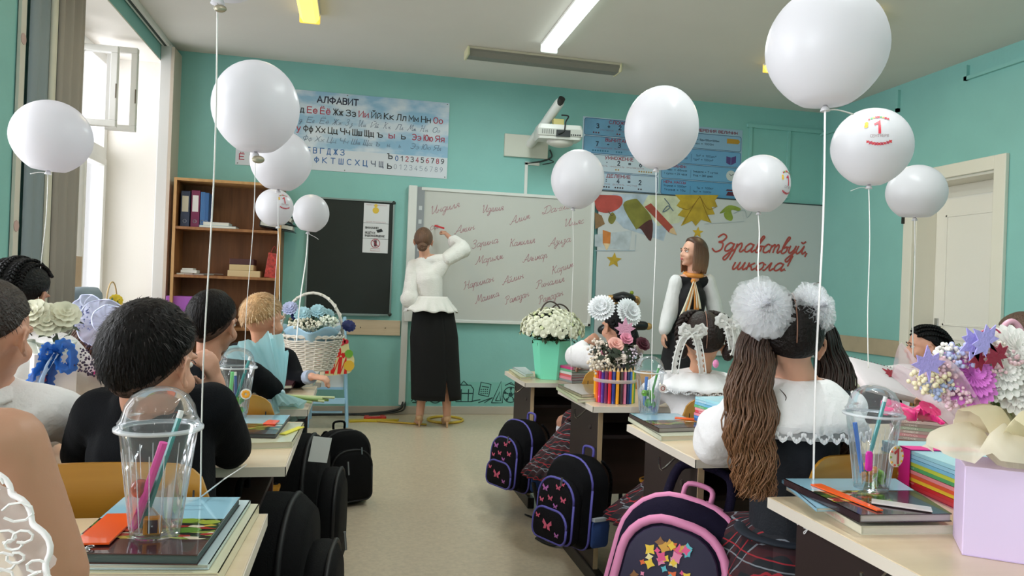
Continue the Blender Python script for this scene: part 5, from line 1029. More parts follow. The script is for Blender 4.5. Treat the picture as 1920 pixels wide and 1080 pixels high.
blu_ = mum_mesh('pale_blue', .05, 4, 14, '#a9cfd8'); lav = mum_mesh('lavender', .05, 4, 14, '#b9bfe0'); nvy = mum_mesh('navy', .045, 4, 12, '#1a2660')
for p, me_, s, nm in (((-.05, -.05, .31), blu_, 1, 'blossom'), ((.03, -.04, .33), blu_, .9, 'blossom'), ((-.12, -.03, .34), lav, .9, 'lavender_blossom'), ((-.08, -.02, .30), nvy, .8, 'navy_blossom'), ((.20, -.03, .25), nvy, .9, 'navy_blossom'), ((.08, 0, .31), blu_, .8, 'blossom')): put(me_, nm, t, c+V(p), (p[0], -1, .7), s)
# ---------------------------------------------------------------- blue wrapped bouquet lying on the third left desk
tie = PZ(520, 742, .80); hdp = tie+V((-.10, .14, .13)); t = thing('bouquet', 'bouquet in pale turquoise paper lying on the third left desk, stems to the aisle', 'bouquet', (tie.x, tie.y, .762))
ax = (hdp-tie).normalized(); q = ax.to_track_quat('Z', 'Y').to_matrix().to_4x4(); TT = M4.Translation(tie) @ q
tq = gauze('#b9dfe4', .95)
def cone(r0, r1, h, fr, amp, name, sd=0, back=False):
    mb = MB()
    def fn(u, v):
        a = u*2*pi; r = r0+(r1-r0)*v**.8+amp*v*sin(fr*a+sd)+amp*.5*v*sin(2.3*fr*a+sd*2); hh_ = h*v*(1+.10*sin(4*a+sd)*v); return TT @ V((r*cos(a), r*sin(a), -hh_ if back else hh_))
    mb.sheet(fn, 72, 10); return mb.build(name, tq, t, smooth=1)
cone(.018, .115, .21, 9, .012, 'paper_wrap'); cone(.018, .10, .18, 7, .012, 'inner_paper', 2); cone(.016, .065, .10, 8, .012, 'paper_skirt', 1, True)
MB().tube(smooth_path([TT @ V((.024*cos(a), .024*sin(a), .0)) for a in [i*pi/6 for i in range(13)]], 2), .007, 6).build('ribbon_tie', mat('#c9dde8', .4), t, smooth=1)
pt_ = tie+V((-.02, -.02, -.01)); MB().sheet(lambda u, v: pt_+V((-.03*v*v-.012+.024*u, -.05*v, -.05*v-.01*sin(v*3))), 2, 8).build('ribbon_tail', mat('#d4e2ee', .4), t, solid=.001)
e0 = PZ(601, 752, .775)
for k in range(6):
    dv = V(((k-2.5)*.008, (k-2.5)*.010, .006*(k % 2))); MB().tube([tie+dv*.3, (tie+e0)/2+dv*.8, e0+dv*1.5+V((.01*(k % 3), -.012*(k % 2), 0))], .0048, 6).build('stem', mat(['#b9c98a', '#7f9a50', '#cfd6a4'][k % 3], .5), t, smooth=1)
# ---------------------------------------------------------------- white paper bag with blue lace bow, cream flowers
c = PZ(80, 808, .761)+V((0, .06, 0)); t = thing('paper_gift_bag', 'white printed paper bag with blue lace bow and cream flowers on second left desk', 'bag', c)
T = T3(c, rz=R(28))
MB().bx(-.055, .055, -.04, .04, 0, .22, T).build('bag_body', mat('#e4dcd8', .5), t, bevel=.002)
flat(circ(0, 0, .022, 12)[:-1], T @ T3((.02, -.0405, .04), rx=pi/2), mat('#b8662a', .5), t, 'printed_leaf'); flat(circ(0, 0, .012, 8)[:-1], T @ T3((-.02, -.0405, .15), rx=pi/2), mat('#b0384a', .5), t, 'printed_berry')
flat(circ(0, 0, .012, 8)[:-1], T @ T3((.0558, .0, .15), rx=pi/2, rz=pi/2), mat('#b0384a', .5), t, 'printed_berry'); flat([(-.02, -.03), (.02, -.03), (.014, .02), (0, .035), (-.014, .02)], T @ T3((.0558, -.01, .04), rx=pi/2, rz=pi/2), mat('#b8662a', .5), t, 'printed_pumpkin')
bluel = gauze('#2f6fc8', .93); bt = T @ V((0, -.05, .225))
def lace(c, pts, w, m, parent, name, n=40, sw=.0028):
    P_ = smooth_path([V(p) for p in pts], 10); k = len(P_); mb = MB()
    def fn(u, v):
        i = min(int(u*(k-1)), k-2); p = P_[i].lerp(P_[i+1], u*(k-1)-i); d = (P_[i+1]-P_[i]).normalized(); s = V((d.z, .3*sin(u*20), -d.x)).normalized()
        return V(c)+p+s*((v-.5)*w+(sw*sin(u*n*2.2)*(1 if v > .5 else -1)*abs(v-.5)*2))+V((0, -.006*sin(v*9+u*6), 0))
    mb.sheet(fn, n*2, 6); return mb.build(name, m, parent, smooth=1)
lace(bt, [(0, 0, 0), (.02, -.02, .03), (.045, -.02, .015), (.045, -.02, -.04), (.015, -.02, -.035), (0, 0, 0)], .03, bluel, t, 'bow_loop'); lace(bt, [(0, 0, 0), (-.02, -.02, .02), (-.03, -.02, -.01), (-.01, 0, -.02), (0, 0, 0)], .025, bluel, t, 'bow_loop')
lace(bt, [(0, 0, 0), (-.05, -.02, -.06), (-.075, -.02, -.14), (-.06, -.02, -.20)], .026, bluel, t, 'ribbon_tail'); lace(bt, [(0, 0, 0), (-.01, -.02, -.10), (.0, -.02, -.21)], .03, gauze('#2458a4', .9), t, 'ribbon_tail'); lace(bt, [(0, -.002, 0), (-.03, -.025, -.08), (-.035, -.025, -.2)], .018, mat('#a9c0dc', .3), t, 'satin_tail', sw=0)
dots(bt+V((.09, .0, -.02)), (.05, .03, .06), 110, .0032, '#40304a', t, 'dark_sprigs')
ruffle(c+V((-.02, .02, .20)), .04, .065, .05, mat('#d6dcd4', .5), t, amp=.012)
crm = mum_mesh('cream', .042, 5, 9, '#e9e6cf', up_=1.2)
fc = PZ(60, 600, .76); fc = c+V((-.035, .02, .32))
for k in range(16):
    a = k*2.4; rr = .03+.045*(k/16); p = fc+V((rr*cos(a), -.03+.5*rr*sin(a)*.6, .055*sin(a*1.3))); put(crm, 'blossom', t, p, (cos(a)*.6, -1, .8+.3*sin(a)), .75+.35*rnd.random())
leafclump(fc+V((.03, .02, -.02)), (.06, .05, .04), 80, '#4a5440', t, L=.03)
# crumpled white plastic bag in front of it
def sack(c, r, label, m, seed=0, name='plastic_bag'):
    mb = MB(); n = 40
    def fn(u, v):
        a = 2*pi*u; p = pi*v; d = V((sin(p)*cos(a), sin(p)*sin(a), cos(p))); k = 1+.22*noise.noise(d*2.1+V((seed, 0, 0)))+.10*noise.noise(d*6+V((seed, 3, 0)))+.05*noise.noise(d*14)
        q = V((d.x*r[0], d.y*r[1], d.z*r[2]))*k; q.z = max(q.z, -r[2]*.8); return V(c)+q+V((0, 0, r[2]*.8))
    mb.sheet(fn, n, 24); return tag(mb.build(name, m, smooth=1), label, 'bag')
plas = mat('#dcdad8', .35, .2, 30, sss=.1)
pb = PZ(196, 742, .762); sack(pb+V((-.06, -.02, 0)), (.055, .07, .06), 'crumpled white plastic bag between paper bag and boy in black', plas, 2)
pb = PZ(40, 850, .762); sack(pb+V((-.01, .0, 0)), (.085, .06, .055), 'crumpled white plastic bag in front of the blue lace bow', plas, 5)
# ---------------------------------------------------------------- lilac gift bag, tissue and big bouquet, nearest right desk
c = PZ(1803, 1040, .7605); x0_, y0_ = c.x, c.y
t = thing('lilac_gift_bag', 'lilac paper gift bag with cream tissue at lower right on nearest right desk', 'bag', (x0_+.13, y0_+.06, .761))
T = T3((x0_, y0_, .7605), rz=R(-36)); MB().bx(0, .26, 0, .12, 0, .165, T).build('bag_body', mat('#d9c4e6', .45), t, bevel=.002)
MB().bx(.0, .26, -.0008, 0, 0, .002, T).build('fold', mat('#c8b0d8'), t)
tis = gauze('#f2ecd8', .85)
mb = MB(); cc = T @ V((.10, .06, .165))
def tf(u, v):
    a = u*2*pi; d = v; nz_ = noise.noise(V((3*cos(a), 3*sin(a), v*3))); r = .03+.12*v*(1+.35*nz_); return cc+V((r*cos(a)*1.25, r*sin(a)*.7, -.01+.085*sin(v*2.6)*(1+.5*noise.noise(V((cos(a)*4, sin(a)*4, 5))))))
mb.sheet(tf, 60, 14); mb.build('tissue_paper', tis, t, smooth=1)
mb = MB(); mb.sheet(lambda u, v: tf(u, v*.8)+V((.03, -.01, .03+.012*sin(u*40))), 60, 10); mb.build('tissue_layer', gauze('#efe6c8', .8), t, smooth=1)
c = T @ V((.17, .1, .0)); t = thing('flower_bouquet', 'big pink and white bouquet in printed clear wrap behind the lilac bag', 'bouquet', c)
base = c+V((.0, .05, .18)); cen = base+V((-.02, .08, .21))
for k in range(34):
    e = cen+V(((rnd.random()-.5)*.30, (rnd.random()-.5)*.16, -.03+(rnd.random()-.5)*.06)); s = base+V(((rnd.random()-.5)*.05, (rnd.random()-.5)*.04, -.08)); MB().tube(smooth_path([s, (s+e)/2+V((0, 0, .01)), e], 3), .0024+.0014*(k % 3), 5).build('stem', mat(['#5c7a3a', '#7c9a4a', '#4a5a34'][k % 3], .5), t, smooth=1)
leafclump(cen+V((0, 0, -.07)), (.15, .09, .05), 150, '#465838', t, L=.028)
wp = gauze('#ecd3dc', .45)
mb = MB()
def wf_(u, v):
    a = pi*(-.08+1.28*u); r = .03+.17*v; return base+V((r*1.25*cos(a)-.03*v, r*.75*sin(a)+.03*v, -.06+(.20 if a < .5 else .22)*v*(1+.10*sin(6*a))+.02*v*sin(9*a)))
mb.sheet(wf_, 60, 12); mb.build('clear_wrap', wp, t, smooth=1)
for u, v in ((.22, .75), (.3, .5), (.15, .55), (.75, .7), (.4, .8)):
    p = wf_(u, v); n_ = (wf_(u+.01, v)-p).cross(wf_(u, v+.01)-p).normalized()
    put(mum_mesh('print', .022, 1, 7, '#e2447e'), 'printed_flower', t, p-V((0, .004, 0)), n_ if n_.y < 0 else -n_, 1)
BQ = lambda px_, py_, dd_=0: PY(px_, py_, cen.y-.08+dd_)
mg = mum_mesh('magenta_mum', .062, 5, 22, '#df7ad6', up_=.9); wm = mum_mesh('white_mum2', .055, 5, 18, '#f0ece8', up_=.9)
for px_, py_, me_, s, nm in ((1808, 708, mg, 1.0, 'pink_blossom'), (1868, 700, wm, 1.0, 'white_blossom'), (1912, 715, wm, 1, 'white_blossom'), (1895, 660, wm, 1, 'white_blossom'), (1900, 740, wm, .8, 'white_blossom'), (1850, 720, wm, .7, 'white_blossom'), (1955, 690, wm, 1.1, 'white_blossom')):
    put(me_, nm, t, BQ(px_, py_), (-.2, -1, .45), s)
for px_, py_, rr_, n_, col in ((1745, 712, .045, 90, '#e6d9b8'), (1765, 690, .04, 70, '#e8c3d0'), (1800, 672, .045, 110, '#b9bfe4'), (1830, 668, .045, 100, '#e9cfd2'), (1790, 740, .04, 70, '#e3c0cc'), (1850, 650, .04, 60, '#e8dcd2'), (1775, 665, .03, 50, '#e9e4dc'), (1870, 678, .05, 90, '#e4c2c8'), (1760, 725, .035, 50, '#a9b4d8')):
    dots(BQ(px_, py_, -.015), (rr_, rr_*.6, rr_*.7), n_, .0042, col, t)
for px_, py_, s, col, rz_ in ((1740, 684, .036, '#a99ae0', .1), (1848, 640, .036, '#a9a0e4', .9), (1825, 645, .034, '#a9a0e4', 2.0), (1868, 668, .03, '#8a1c38', .6), (1835, 672, .024, '#8a1c38', 1.9)):
    MB().prism(mapleleaf(s), .002, T3(BQ(px_, py_, -.05-.005*(px_ % 5)), rx=pi/2) @ M4.Rotation(rz_, 4, 'Z')).build('glitter_leaf', mat(col, .5, .3, 200), t)
MB().tube(smooth_path([BQ(1825, 650), BQ(1840, 622), BQ(1868, 618), BQ(1885, 640)]), .0018, 6).build('wire_loop', mat('#b8385a', .4), t)
p0 = BQ(1895, 650, .03); MB().tube(smooth_path([p0+V((.03*cos(a), 0, .05*sin(a))) for a in [i*pi/8 for i in range(9)]], 2), .006, 6).build('pink_loop', mat('#d9a2b4', .4), t, smooth=1)
# bag with a red leaf (white) on the third right desk, right half
c = PZ(1640, 762, .762)+V((.12, .10, 0)); t = thing('leaf_gift_bag', 'white gift bag lying tilted with a red maple leaf, behind the brown ponytail', 'bag', c)
T = T3(c+V((0, 0, .10)), ry=R(12), rx=R(32)); MB().pillow(rrect(.33, .22, .01), .05, T @ M4.Translation((0, 0, -.02)), e=.15).build('bag_body', mat('#e3d8dc', .5, .15, 8), t, smooth=40)
MB().prism(mapleleaf(.045), .003, T @ T3((.04, .03, .032), rz=.9)).build('red_leaf', mat('#a31832', .5, .4, 200), t)
mb = MB()
for k in range(16): mb.ell(T @ V((-.15+.018*k, .105, .025)), .0035, 6)
mb.build('lace_holes', mat('#6b6468', .6), t)
# ---------------------------------------------------------------- easel with board and red card sign
c = PZ(632, 790, 0); ey = 6.5; t = thing('easel', 'small white drawing easel with pale blue frame by the front wall', 'easel', (PY(625, 780, ey).x, ey, 0)); lb = mat('#9cc4e0', .4)
xa, xb = PY(588, 700, ey).x, PY(645, 700, ey).x
for x_, dx in ((xa, -.03), (xb, .04)): MB().tube([(x_+dx, ey-.12, .0), (x_-dx*.3, ey+.02, .93)], .014, 8).build('front_leg', lb, t); MB().tube([(x_+dx, ey+.3, .0), (x_-dx*.3, ey+.04, .93)], .012, 8).build('rear_leg', lb, t)
TB = T3(((xa+xb)/2, ey-.04, .33), rx=R(-8)); w_ = xb-xa
MB().bx(-w_/2, w_/2, -.008, .008, 0, .56, TB).build('board', mat('#d7d9dc', .3), t); MB().bx(-w_/2, w_/2, -.015, .012, -.02, .0, TB).bx(-w_/2, w_/2, -.015, .012, .56, .585, TB).build('frame', lb, t)
MB().bx(-w_/2-.02, w_/2+.02, -.16, .0, -.14, -.125, TB).bx(-w_/2-.02, w_/2+.02, -.165, -.155, -.14, -.09, TB).build('tray', lb, t, bevel=.004); MB().tube([(xa, ey-.12, .13), (xb, ey-.12, .13)], .01, 8).build('crossbar', lb, t)
sy = 6.3; P0 = PY(570, 700, sy); P1 = PY(663, 642, sy); t = thing('cardboard_sign', 'red lettered cut out card sign with apples hanging on the easel', 'sign', ((P0.x+P1.x)/2, sy, P0.z)); cx0, cx1, cz0, cz1 = P0.x, P1.x, P0.z, P1.z
outl = smooth_path([(cx0, cz0, 0), (cx1-.06, cz0+.0, 0), (cx1-.0, cz0+.05, 0), (cx1+.01, cz0+.13, 0), (cx1-.03, cz0+.2, 0), (cx1-.06, cz1+.03, 0), (cx1-.16, cz1+.02, 0), (cx0, cz1, 0)], 4, True)
TW = M4(((1, 0, 0, 0), (0, 0, -1, sy), (0, 1, 0, 0), (0, 0, 0, 1)))
MB().prism([(p.x, p.y) for p in outl], .006, TW).build('card', mat('#d9cf9a', .5), t)
rs = mat('#d3201c', .4)
text('ДЕНЬ', TW @ M4.Translation((cx0+.0, cz0+.15, .007)), (cx1-cx0)*.72, .12, rs, t, bold=.04); text('ЗНАНИЙ', TW @ M4.Translation((cx0+.02, cz0+.01, .007)), (cx1-cx0)*.80, .12, rs, t, bold=.04)
for dx, dz, r_, col in ((-.035, .17, .035, '#6fa83a'), (-.03, .07, .045, '#e0b23a'), (-.10, .27, .035, '#c22a3a'), (-.06, .27, .02, '#c22a3a'), (-.19, .27, .03, '#5a8cc8'), (-.25, .28, .025, '#e0a84a')): MB().prism(circ(cx1+dx, cz0+dz, r_, 10)[:-1], .004, TW, .007).build('fruit_shape', mat(col, .4), t)
# ---------------------------------------------------------------- backpacks
def backpack(loc, rz, tilt, label, kind=0, s=1, lean=0):
    t = thing('backpack', label, 'backpack', loc); T = M4.Translation(loc) @ M4.Rotation(rz, 4, 'Z') @ M4.Rotation(lean, 4, 'Y') @ M4.Rotation(tilt, 4, 'X') @ M4.Scale(s, 4) @ M4.Scale(.62 if kind == 2 else 1, 4, V((0, 1, 0)))
    main = mat(['#040406', '#06060a', '#140e26'][kind], .85, .3, 300, spec=.2); trim_ = mat(['#0a0a0d', '#5a54a8', '#e089b4'][kind], .6); pock = mat(['#050507', '#0a080e', '#140e26'][kind], .8, .3, 300, spec=.2)
    E = M4(((1, 0, 0, 0), (0, 0, -1, 0), (0, 1, 0, 0), (0, 0, 0, 1)))     # outline in xz, extruded towards -y
    out = rrect(.31, .42, .05, 6, 0, .21, top=.13)
    MB().pillow(out, .17, T @ M4.Translation((0, .085, 0)) @ E, e=.14, k=6).build('main_body', main, t, smooth=50)
    k2 = .04 if kind == 2 else 0; out2 = rrect(.26, .30+k2, .04, 6, 0, .17+k2/2, top=.11)
    MB().pillow(out2, .075, T @ M4.Translation((0, -.07, 0)) @ E, e=.2, k=5).build('front_section', pock, t, smooth=50)
    def pipe(o, y, r, nm, m): MB().tube([T @ V((a, y, b)) for a, b in o+[o[0]]], r*s, 6).build(nm, m, t, smooth=1)
    pipe(rrect(.305, .412, .05, 6, 0, .21, top=.13), -.045, .007 if kind < 2 else .010, 'piping', trim_); pipe(rrect(.25, .29+k2, .04, 6, 0, .17+k2/2, top=.10), -.13, .006 if kind < 2 else .012, 'piping', trim_)
    if kind == 1:
        MB().pillow(rrect(.24, .15, .04, 6, 0, .1, top=.07), .04, T @ M4.Translation((0, -.128, 0)) @ E, e=.25, k=4).build('lower_pocket', pock, t, smooth=50); pipe(rrect(.235, .145, .04, 6, 0, .1, top=.07), -.158, .006, 'piping', trim_)
        for i, (x_, z_, q) in enumerate(((-.06, .26, 1), (.03, .28, .8), (-.02, .22, .8), (.07, .23, .9), (.02, .19, .7), (.06, .30, .6), (0, .1, 1.5), (-.07, .13, .7), (.07, .07, .7), (-.08, .2, .7))):
            y_ = -.172 if z_ < .17 else -.148; mb = MB()
            for sg in (-1, 1): mb.prism([(0, 0), (sg*.018*q, .016*q), (sg*.022*q, .004*q), (sg*.012*q, -.002*q), (sg*.016*q, -.014*q), (sg*.004*q, -.012*q)], .0015, T @ T3((x_, y_, z_)) @ E)
            mb.build('butterfly_print', mat('#d9607e' if i % 4 else '#b86ab0', .5), t)
    if kind == 2:
        MB().pillow(rrect(.22, .30, .04, 6, 0, .19, top=.09), .03, T @ M4.Translation((0, -.132, 0)) @ E, e=.3, k=4).build('print_panel', mat('#1e1438', .6), t, smooth=50)
        rr = random.Random(5); cols = ['#5ab8c8', '#f0c83a', '#e8662a', '#e8508a', '#f0e0a8', '#8a5a2a', '#f08ab0', '#d8a03a']
        for k in range(90):
            z_ = .07+.24*rr.random(); x_ = (rr.random()-.5)*.15*(1-.5*abs(z_-.18)/.14)-.01; q = .006+.010*rr.random(); MB().prism([(x_+q*cos(a)*(1 if i % 2 else .55), z_+q*sin(a)*(1 if i % 2 else .55)) for i, a in enumerate([j*pi/4+k for j in range(8)])], .001, T @ M4.Translation((0, -.163-.0003*k/8, 0)) @ E).build('floral_print', mat(cols[(k*3+int(z_*30)) % 8], .5), t)
    MB().tube(smooth_path([T @ V(p) for p in ((-.035, .06, .415), (-.03, .06, .455), (.03, .06, .455), (.035, .06, .415))], 5), .007*s, 6).build('top_handle', trim_ if kind else main, t, smooth=1)
    for sg in (-1, 1):
        P_ = smooth_path([V((sg*.07, .09, .40)), V((sg*.085, .14, .33)), V((sg*.1, .13, .18)), V((sg*.13, .09, .05))], 6); mb = MB()
        for i in range(len(P_)-1): mb.tube([T @ P_[i], T @ P_[i+1]], .016*s, 6, flat=.45)
        mb.build('shoulder_strap', main, t, smooth=1)
        MB().pillow(rrect(.11, .13, .02, 4, 0, .085), .02, T @ M4.Translation((sg*.15, .02, 0)) @ M4.Rotation(sg*pi/2, 4, 'Z') @ E, e=.2).build('side_pocket', mat(['#070709', '#2c4a8a', '#6a5a7a'][kind], .7, .4, 400), t, smooth=50)
        if kind == 1: MB().bx(sg*.155, sg*.175, -.035, .075, .145, .16, T).build('reflective_strip', mat('#b9bec4', .3), t)
    if kind == 2:
        MB().tube(smooth_path([T @ V(p) for p in ((-.08, .09, .40), (-.06, .11, .50), (.06, .11, .50), (.08, .09, .40))], 6), .014, 8).build('strap_loop', main, t, smooth=1)
        pc2 = mat('#e39ab8', .6); MB().tube([T @ V(p) for p in ((.02, .10, .42), (.13, .14, .40), (.17, .15, .28))], .022, 8, flat=.4).build('pink_strap', pc2, t, smooth=1)
    MB().tube([T @ V((.05, -.148, .33)), T @ V((.05, -.152, .29))], .004, 6).build('zip_pull', mat('#9a9aa0', .3, metal=.8), t)
    return t, T
backpack((.905, 3.93, .13), R(-64), R(-4), 'black backpack with lilac piping and pink butterflies at the front right desk', 1, .90)
backpack((.915, 2.93, .18), R(-64), R(-4), 'black butterfly backpack hanging nearer, at the third right desk', 1, .86)
backpack((.82, 1.87, .19), R(-38), R(-18), 'purple and pink backpack with bright flower print by the second right desk', 2, 1.14, R(9))
backpack((-.035, 4.2, .005), R(25), R(-3), 'black backpack standing alone on the floor in the aisle', 0, .95)
backpack((-.215, 3.08, .03), R(84), R(0), 'tall black backpack with a white paper tag beside the third left desk', 0, 1.36)
backpack((-.215, 2.2, .03), R(84), R(0), 'black backpack standing by the second left desk', 0, 1.36)
backpack((-.215, 1.27, .03), R(84), R(0), 'black backpack beside the nearest left desk at the bottom of the frame', 0, 1.3)
p = PY(600, 843, 2.72); o = MB().bx(-.035, .035, -.001, .001, -.045, .045, T3((p.x, p.y, p.z), rz=R(20), ry=R(10))).build('paper_tag', mat('#c9cac8', .6)); tag(o, 'white paper tag hanging on the tall black backpack', 'tag')
# loose straps on the floor
o = MB()
o.tube(smooth_path([PZ(1000, 905, .25), PZ(1010, 950, .1), PZ(1020, 975, .01), PZ(985, 965, .01)]), .012, 6, flat=.4).tube(smooth_path([PZ(1095, 1010, .05), PZ(1040, 1022, .01), PZ(1006, 1008, .01)]), .012, 6, flat=.4)
tag(o.build('loose_strap', mat('#101014', .7), smooth=1), 'black webbing straps trailing on the floor beside the butterfly backpacks', 'strap')
# ---------------------------------------------------------------- window sill things
def SX(px_, py_): return PX(px_, py_, LX-.12)
p = PX(150, 565, LX-.1); 
a_, b_ = PX(112, 552, LX-.25), PX(140, 480, LX-.25); o = MB().bx(LX-.26, LX-.24, a_.y, PX(150, 520, LX-.25).y, .876, max(b_.z, 1.3)).build('wooden_board', mat('#c9ad8e', .5, var=.1)); tag(o, 'tall pale wooden board standing on the window sill', 'board')
c = V((LX-.1, 6.1, .877)); t = thing('handled_basket', 'round wicker basket with yellow flower on the far window sill', 'basket', c)
MB().lathe([(.09, 0), (.12, .12), (.115, .12), (.085, .01)], c, 20, closed=False).build('bowl', mat('#b99a6a', .6, .5, 60), t, smooth=1); MB().tube([(c.x+.02*0, c.y+.12*cos(a), c.z+.12+.17*sin(a)) for a in [pi*j/14 for j in range(15)]], .006, 6).build('handle', mat('#d6b98a', .5), t, smooth=1); put(mum_mesh('y', .05, 4, 12, '#e9cf3a'), 'yellow_blossom', t, c+V((.03, 0, .15)), (.5, -1, .5))
leafclump(c+V((.0, 0, .12)), (.1, .1, .04), 60, '#4a6a48', t)
c = V((LX-.06, 5.2, .877)); t = thing('winter_bag', 'bluish grey fabric bag with dark bands on the window sill', 'bag', c); MB().pillow(rrect(.30, .26, .05, 5, 0, .13), .14, T3(c+V((.07, 0, 0)), rz=pi/2) @ M4(((1, 0, 0, 0), (0, 0, -1, .07), (0, 1, 0, 0), (0, 0, 0, 1))), e=.25).build('bag_body', mat('#8f9fae', .6, .2, 20), t, smooth=50)
for z_ in (.08, .17): MB().tube([(LX-.005+.07+.0, 5.2-.15, .877+z_), (LX+.085, 5.2, .877+z_), (LX+.065, 5.2+.15, .877+z_)], .008, 6).build('dark_band', mat('#2a3040', .6), t, smooth=1)
# grey and white hanging curtains on the near pier
def curtain(y0, y1, x, z0, z1, m, label, folds=4):
    mb = MB(); mb.sheet(lambda u, v: V((x+.018*sin(u*folds*2*pi), y0+(y1-y0)*u, z0+(z1-z0)*v)), folds*10, 3); return tag(mb.build('curtain', m, smooth=1, solid=.003), label, 'curtain')
y_ = lambda px_: PX(px_, 300, LX+.03).y
curtain(y_(46), y_(84), LX+.03, .4, 3.2, mat('#87939a', .7), 'grey vertical curtain panel at the near window pier', 1)
curtain(y_(85), y_(99), LX+.03, .4, 3.2, mat('#d9d4c6', .7), 'cream vertical curtain strip next to the grey panel', 1)
curtain(y_(100), 4.96, LX+.03, .4, 3.2, mat('#9a928c', .7), 'taupe pleated curtain strip at the edge of the far window', 3)
o = MB().bx(LX+.005, LX+.02, y_(34), y_(44), .4, 3.2).build('curtain_strip', mat('#d8d2c8', .6)); t = tag(o, 'off white strip with flower stickers on the near teal pier', 'strip')
for pz in (1.25, 1.45, 1.9, 2.4, 2.7): MB().lathe([(.03, 0), (.03, .002)], n=8, T=T3((LX+.021, (y_(34)+y_(44))/2, pz), ry=pi/2)).build('flower_sticker', mat('#c9a8a4', .6), t)
# window side table with papers and sprigs
# ---------------------------------------------------------------- foil bear balloon in cap
by = 6.6; c = PY(1168, 580, by); t = thing('bear_balloon', 'tan foil bear balloon in a black cap in front of the banner', 'balloon', c); tan = mat('#c29a62', .2, metal=.3, coat=.4)
k_ = by/1376*1.02
MB().ell(c, (.14, .09, .115), 20).build('head', tan, t, smooth=1)
for s in (-1, 1):
    e = MB().ell(c+V((s*.125, 0, .085)), (.05, .03, .05), 14).build('ear', tan, t, smooth=1); MB().ell(c+V((s*.125, -.025, .085)), (.025, .01, .025), 10).build('inner_ear', mat('#8a6238', .3), e, smooth=1)
    MB().ell(c+V((s*.05, -.085, .02)), (.014, .01, .018), 10).build('eye', mat('#161210', .2), t, smooth=1)
MB().ell(c+V((0, -.08, -.035)), (.06, .03, .04), 14).build('muzzle', mat('#d9bb8a', .3), t, smooth=1); MB().ell(c+V((0, -.105, -.02)), (.018, .012, .012), 10).build('nose', mat('#161210', .2), t, smooth=1)
MB().lathe([(.09, 0), (.12, .03), (.10, .06), (.03, .085), (0.001, .09)], c+V((0, 0, .08)), 20).build('cap', mat('#14151b', .35), t, smooth=1); MB().lathe([(.10, 0), (.115, -.01)], c+V((0, -.03, .08)), 20).build('cap_brim', mat('#0c0d12', .2), t)
MB().ell(c+V((.075, -.02, .16)), (.02, .015, .02), 8).build('cap_leaf', mat('#8a9a2a', .5), t)
bd = MB(); bd.ell(c+V((0, .01, -.24)), (.14, .08, .16), 16); bd.cap(c+V((.1, .0, -.15)), .05, c+V((.22, -.0, -.15)), .045); bd.cap(c+V((-.1, .0, -.15)), .05, c+V((-.2, -.0, -.2)), .045); remesh(bd, 'body', mat('#14151c', .35), t, .01); MB().ell(c+V((.26, 0, -.155)), (.045, .035, .035), 12).build('paw', tan, t, smooth=1)
MB().tube([c+V((0, 0, -.38)), V((c.x, by, .02))], .004, 5).build('stand_rod', white, t); MB().lathe([(.09, 0), (.09, .02)], (c.x, by, 0), 16).build('base', white, t)
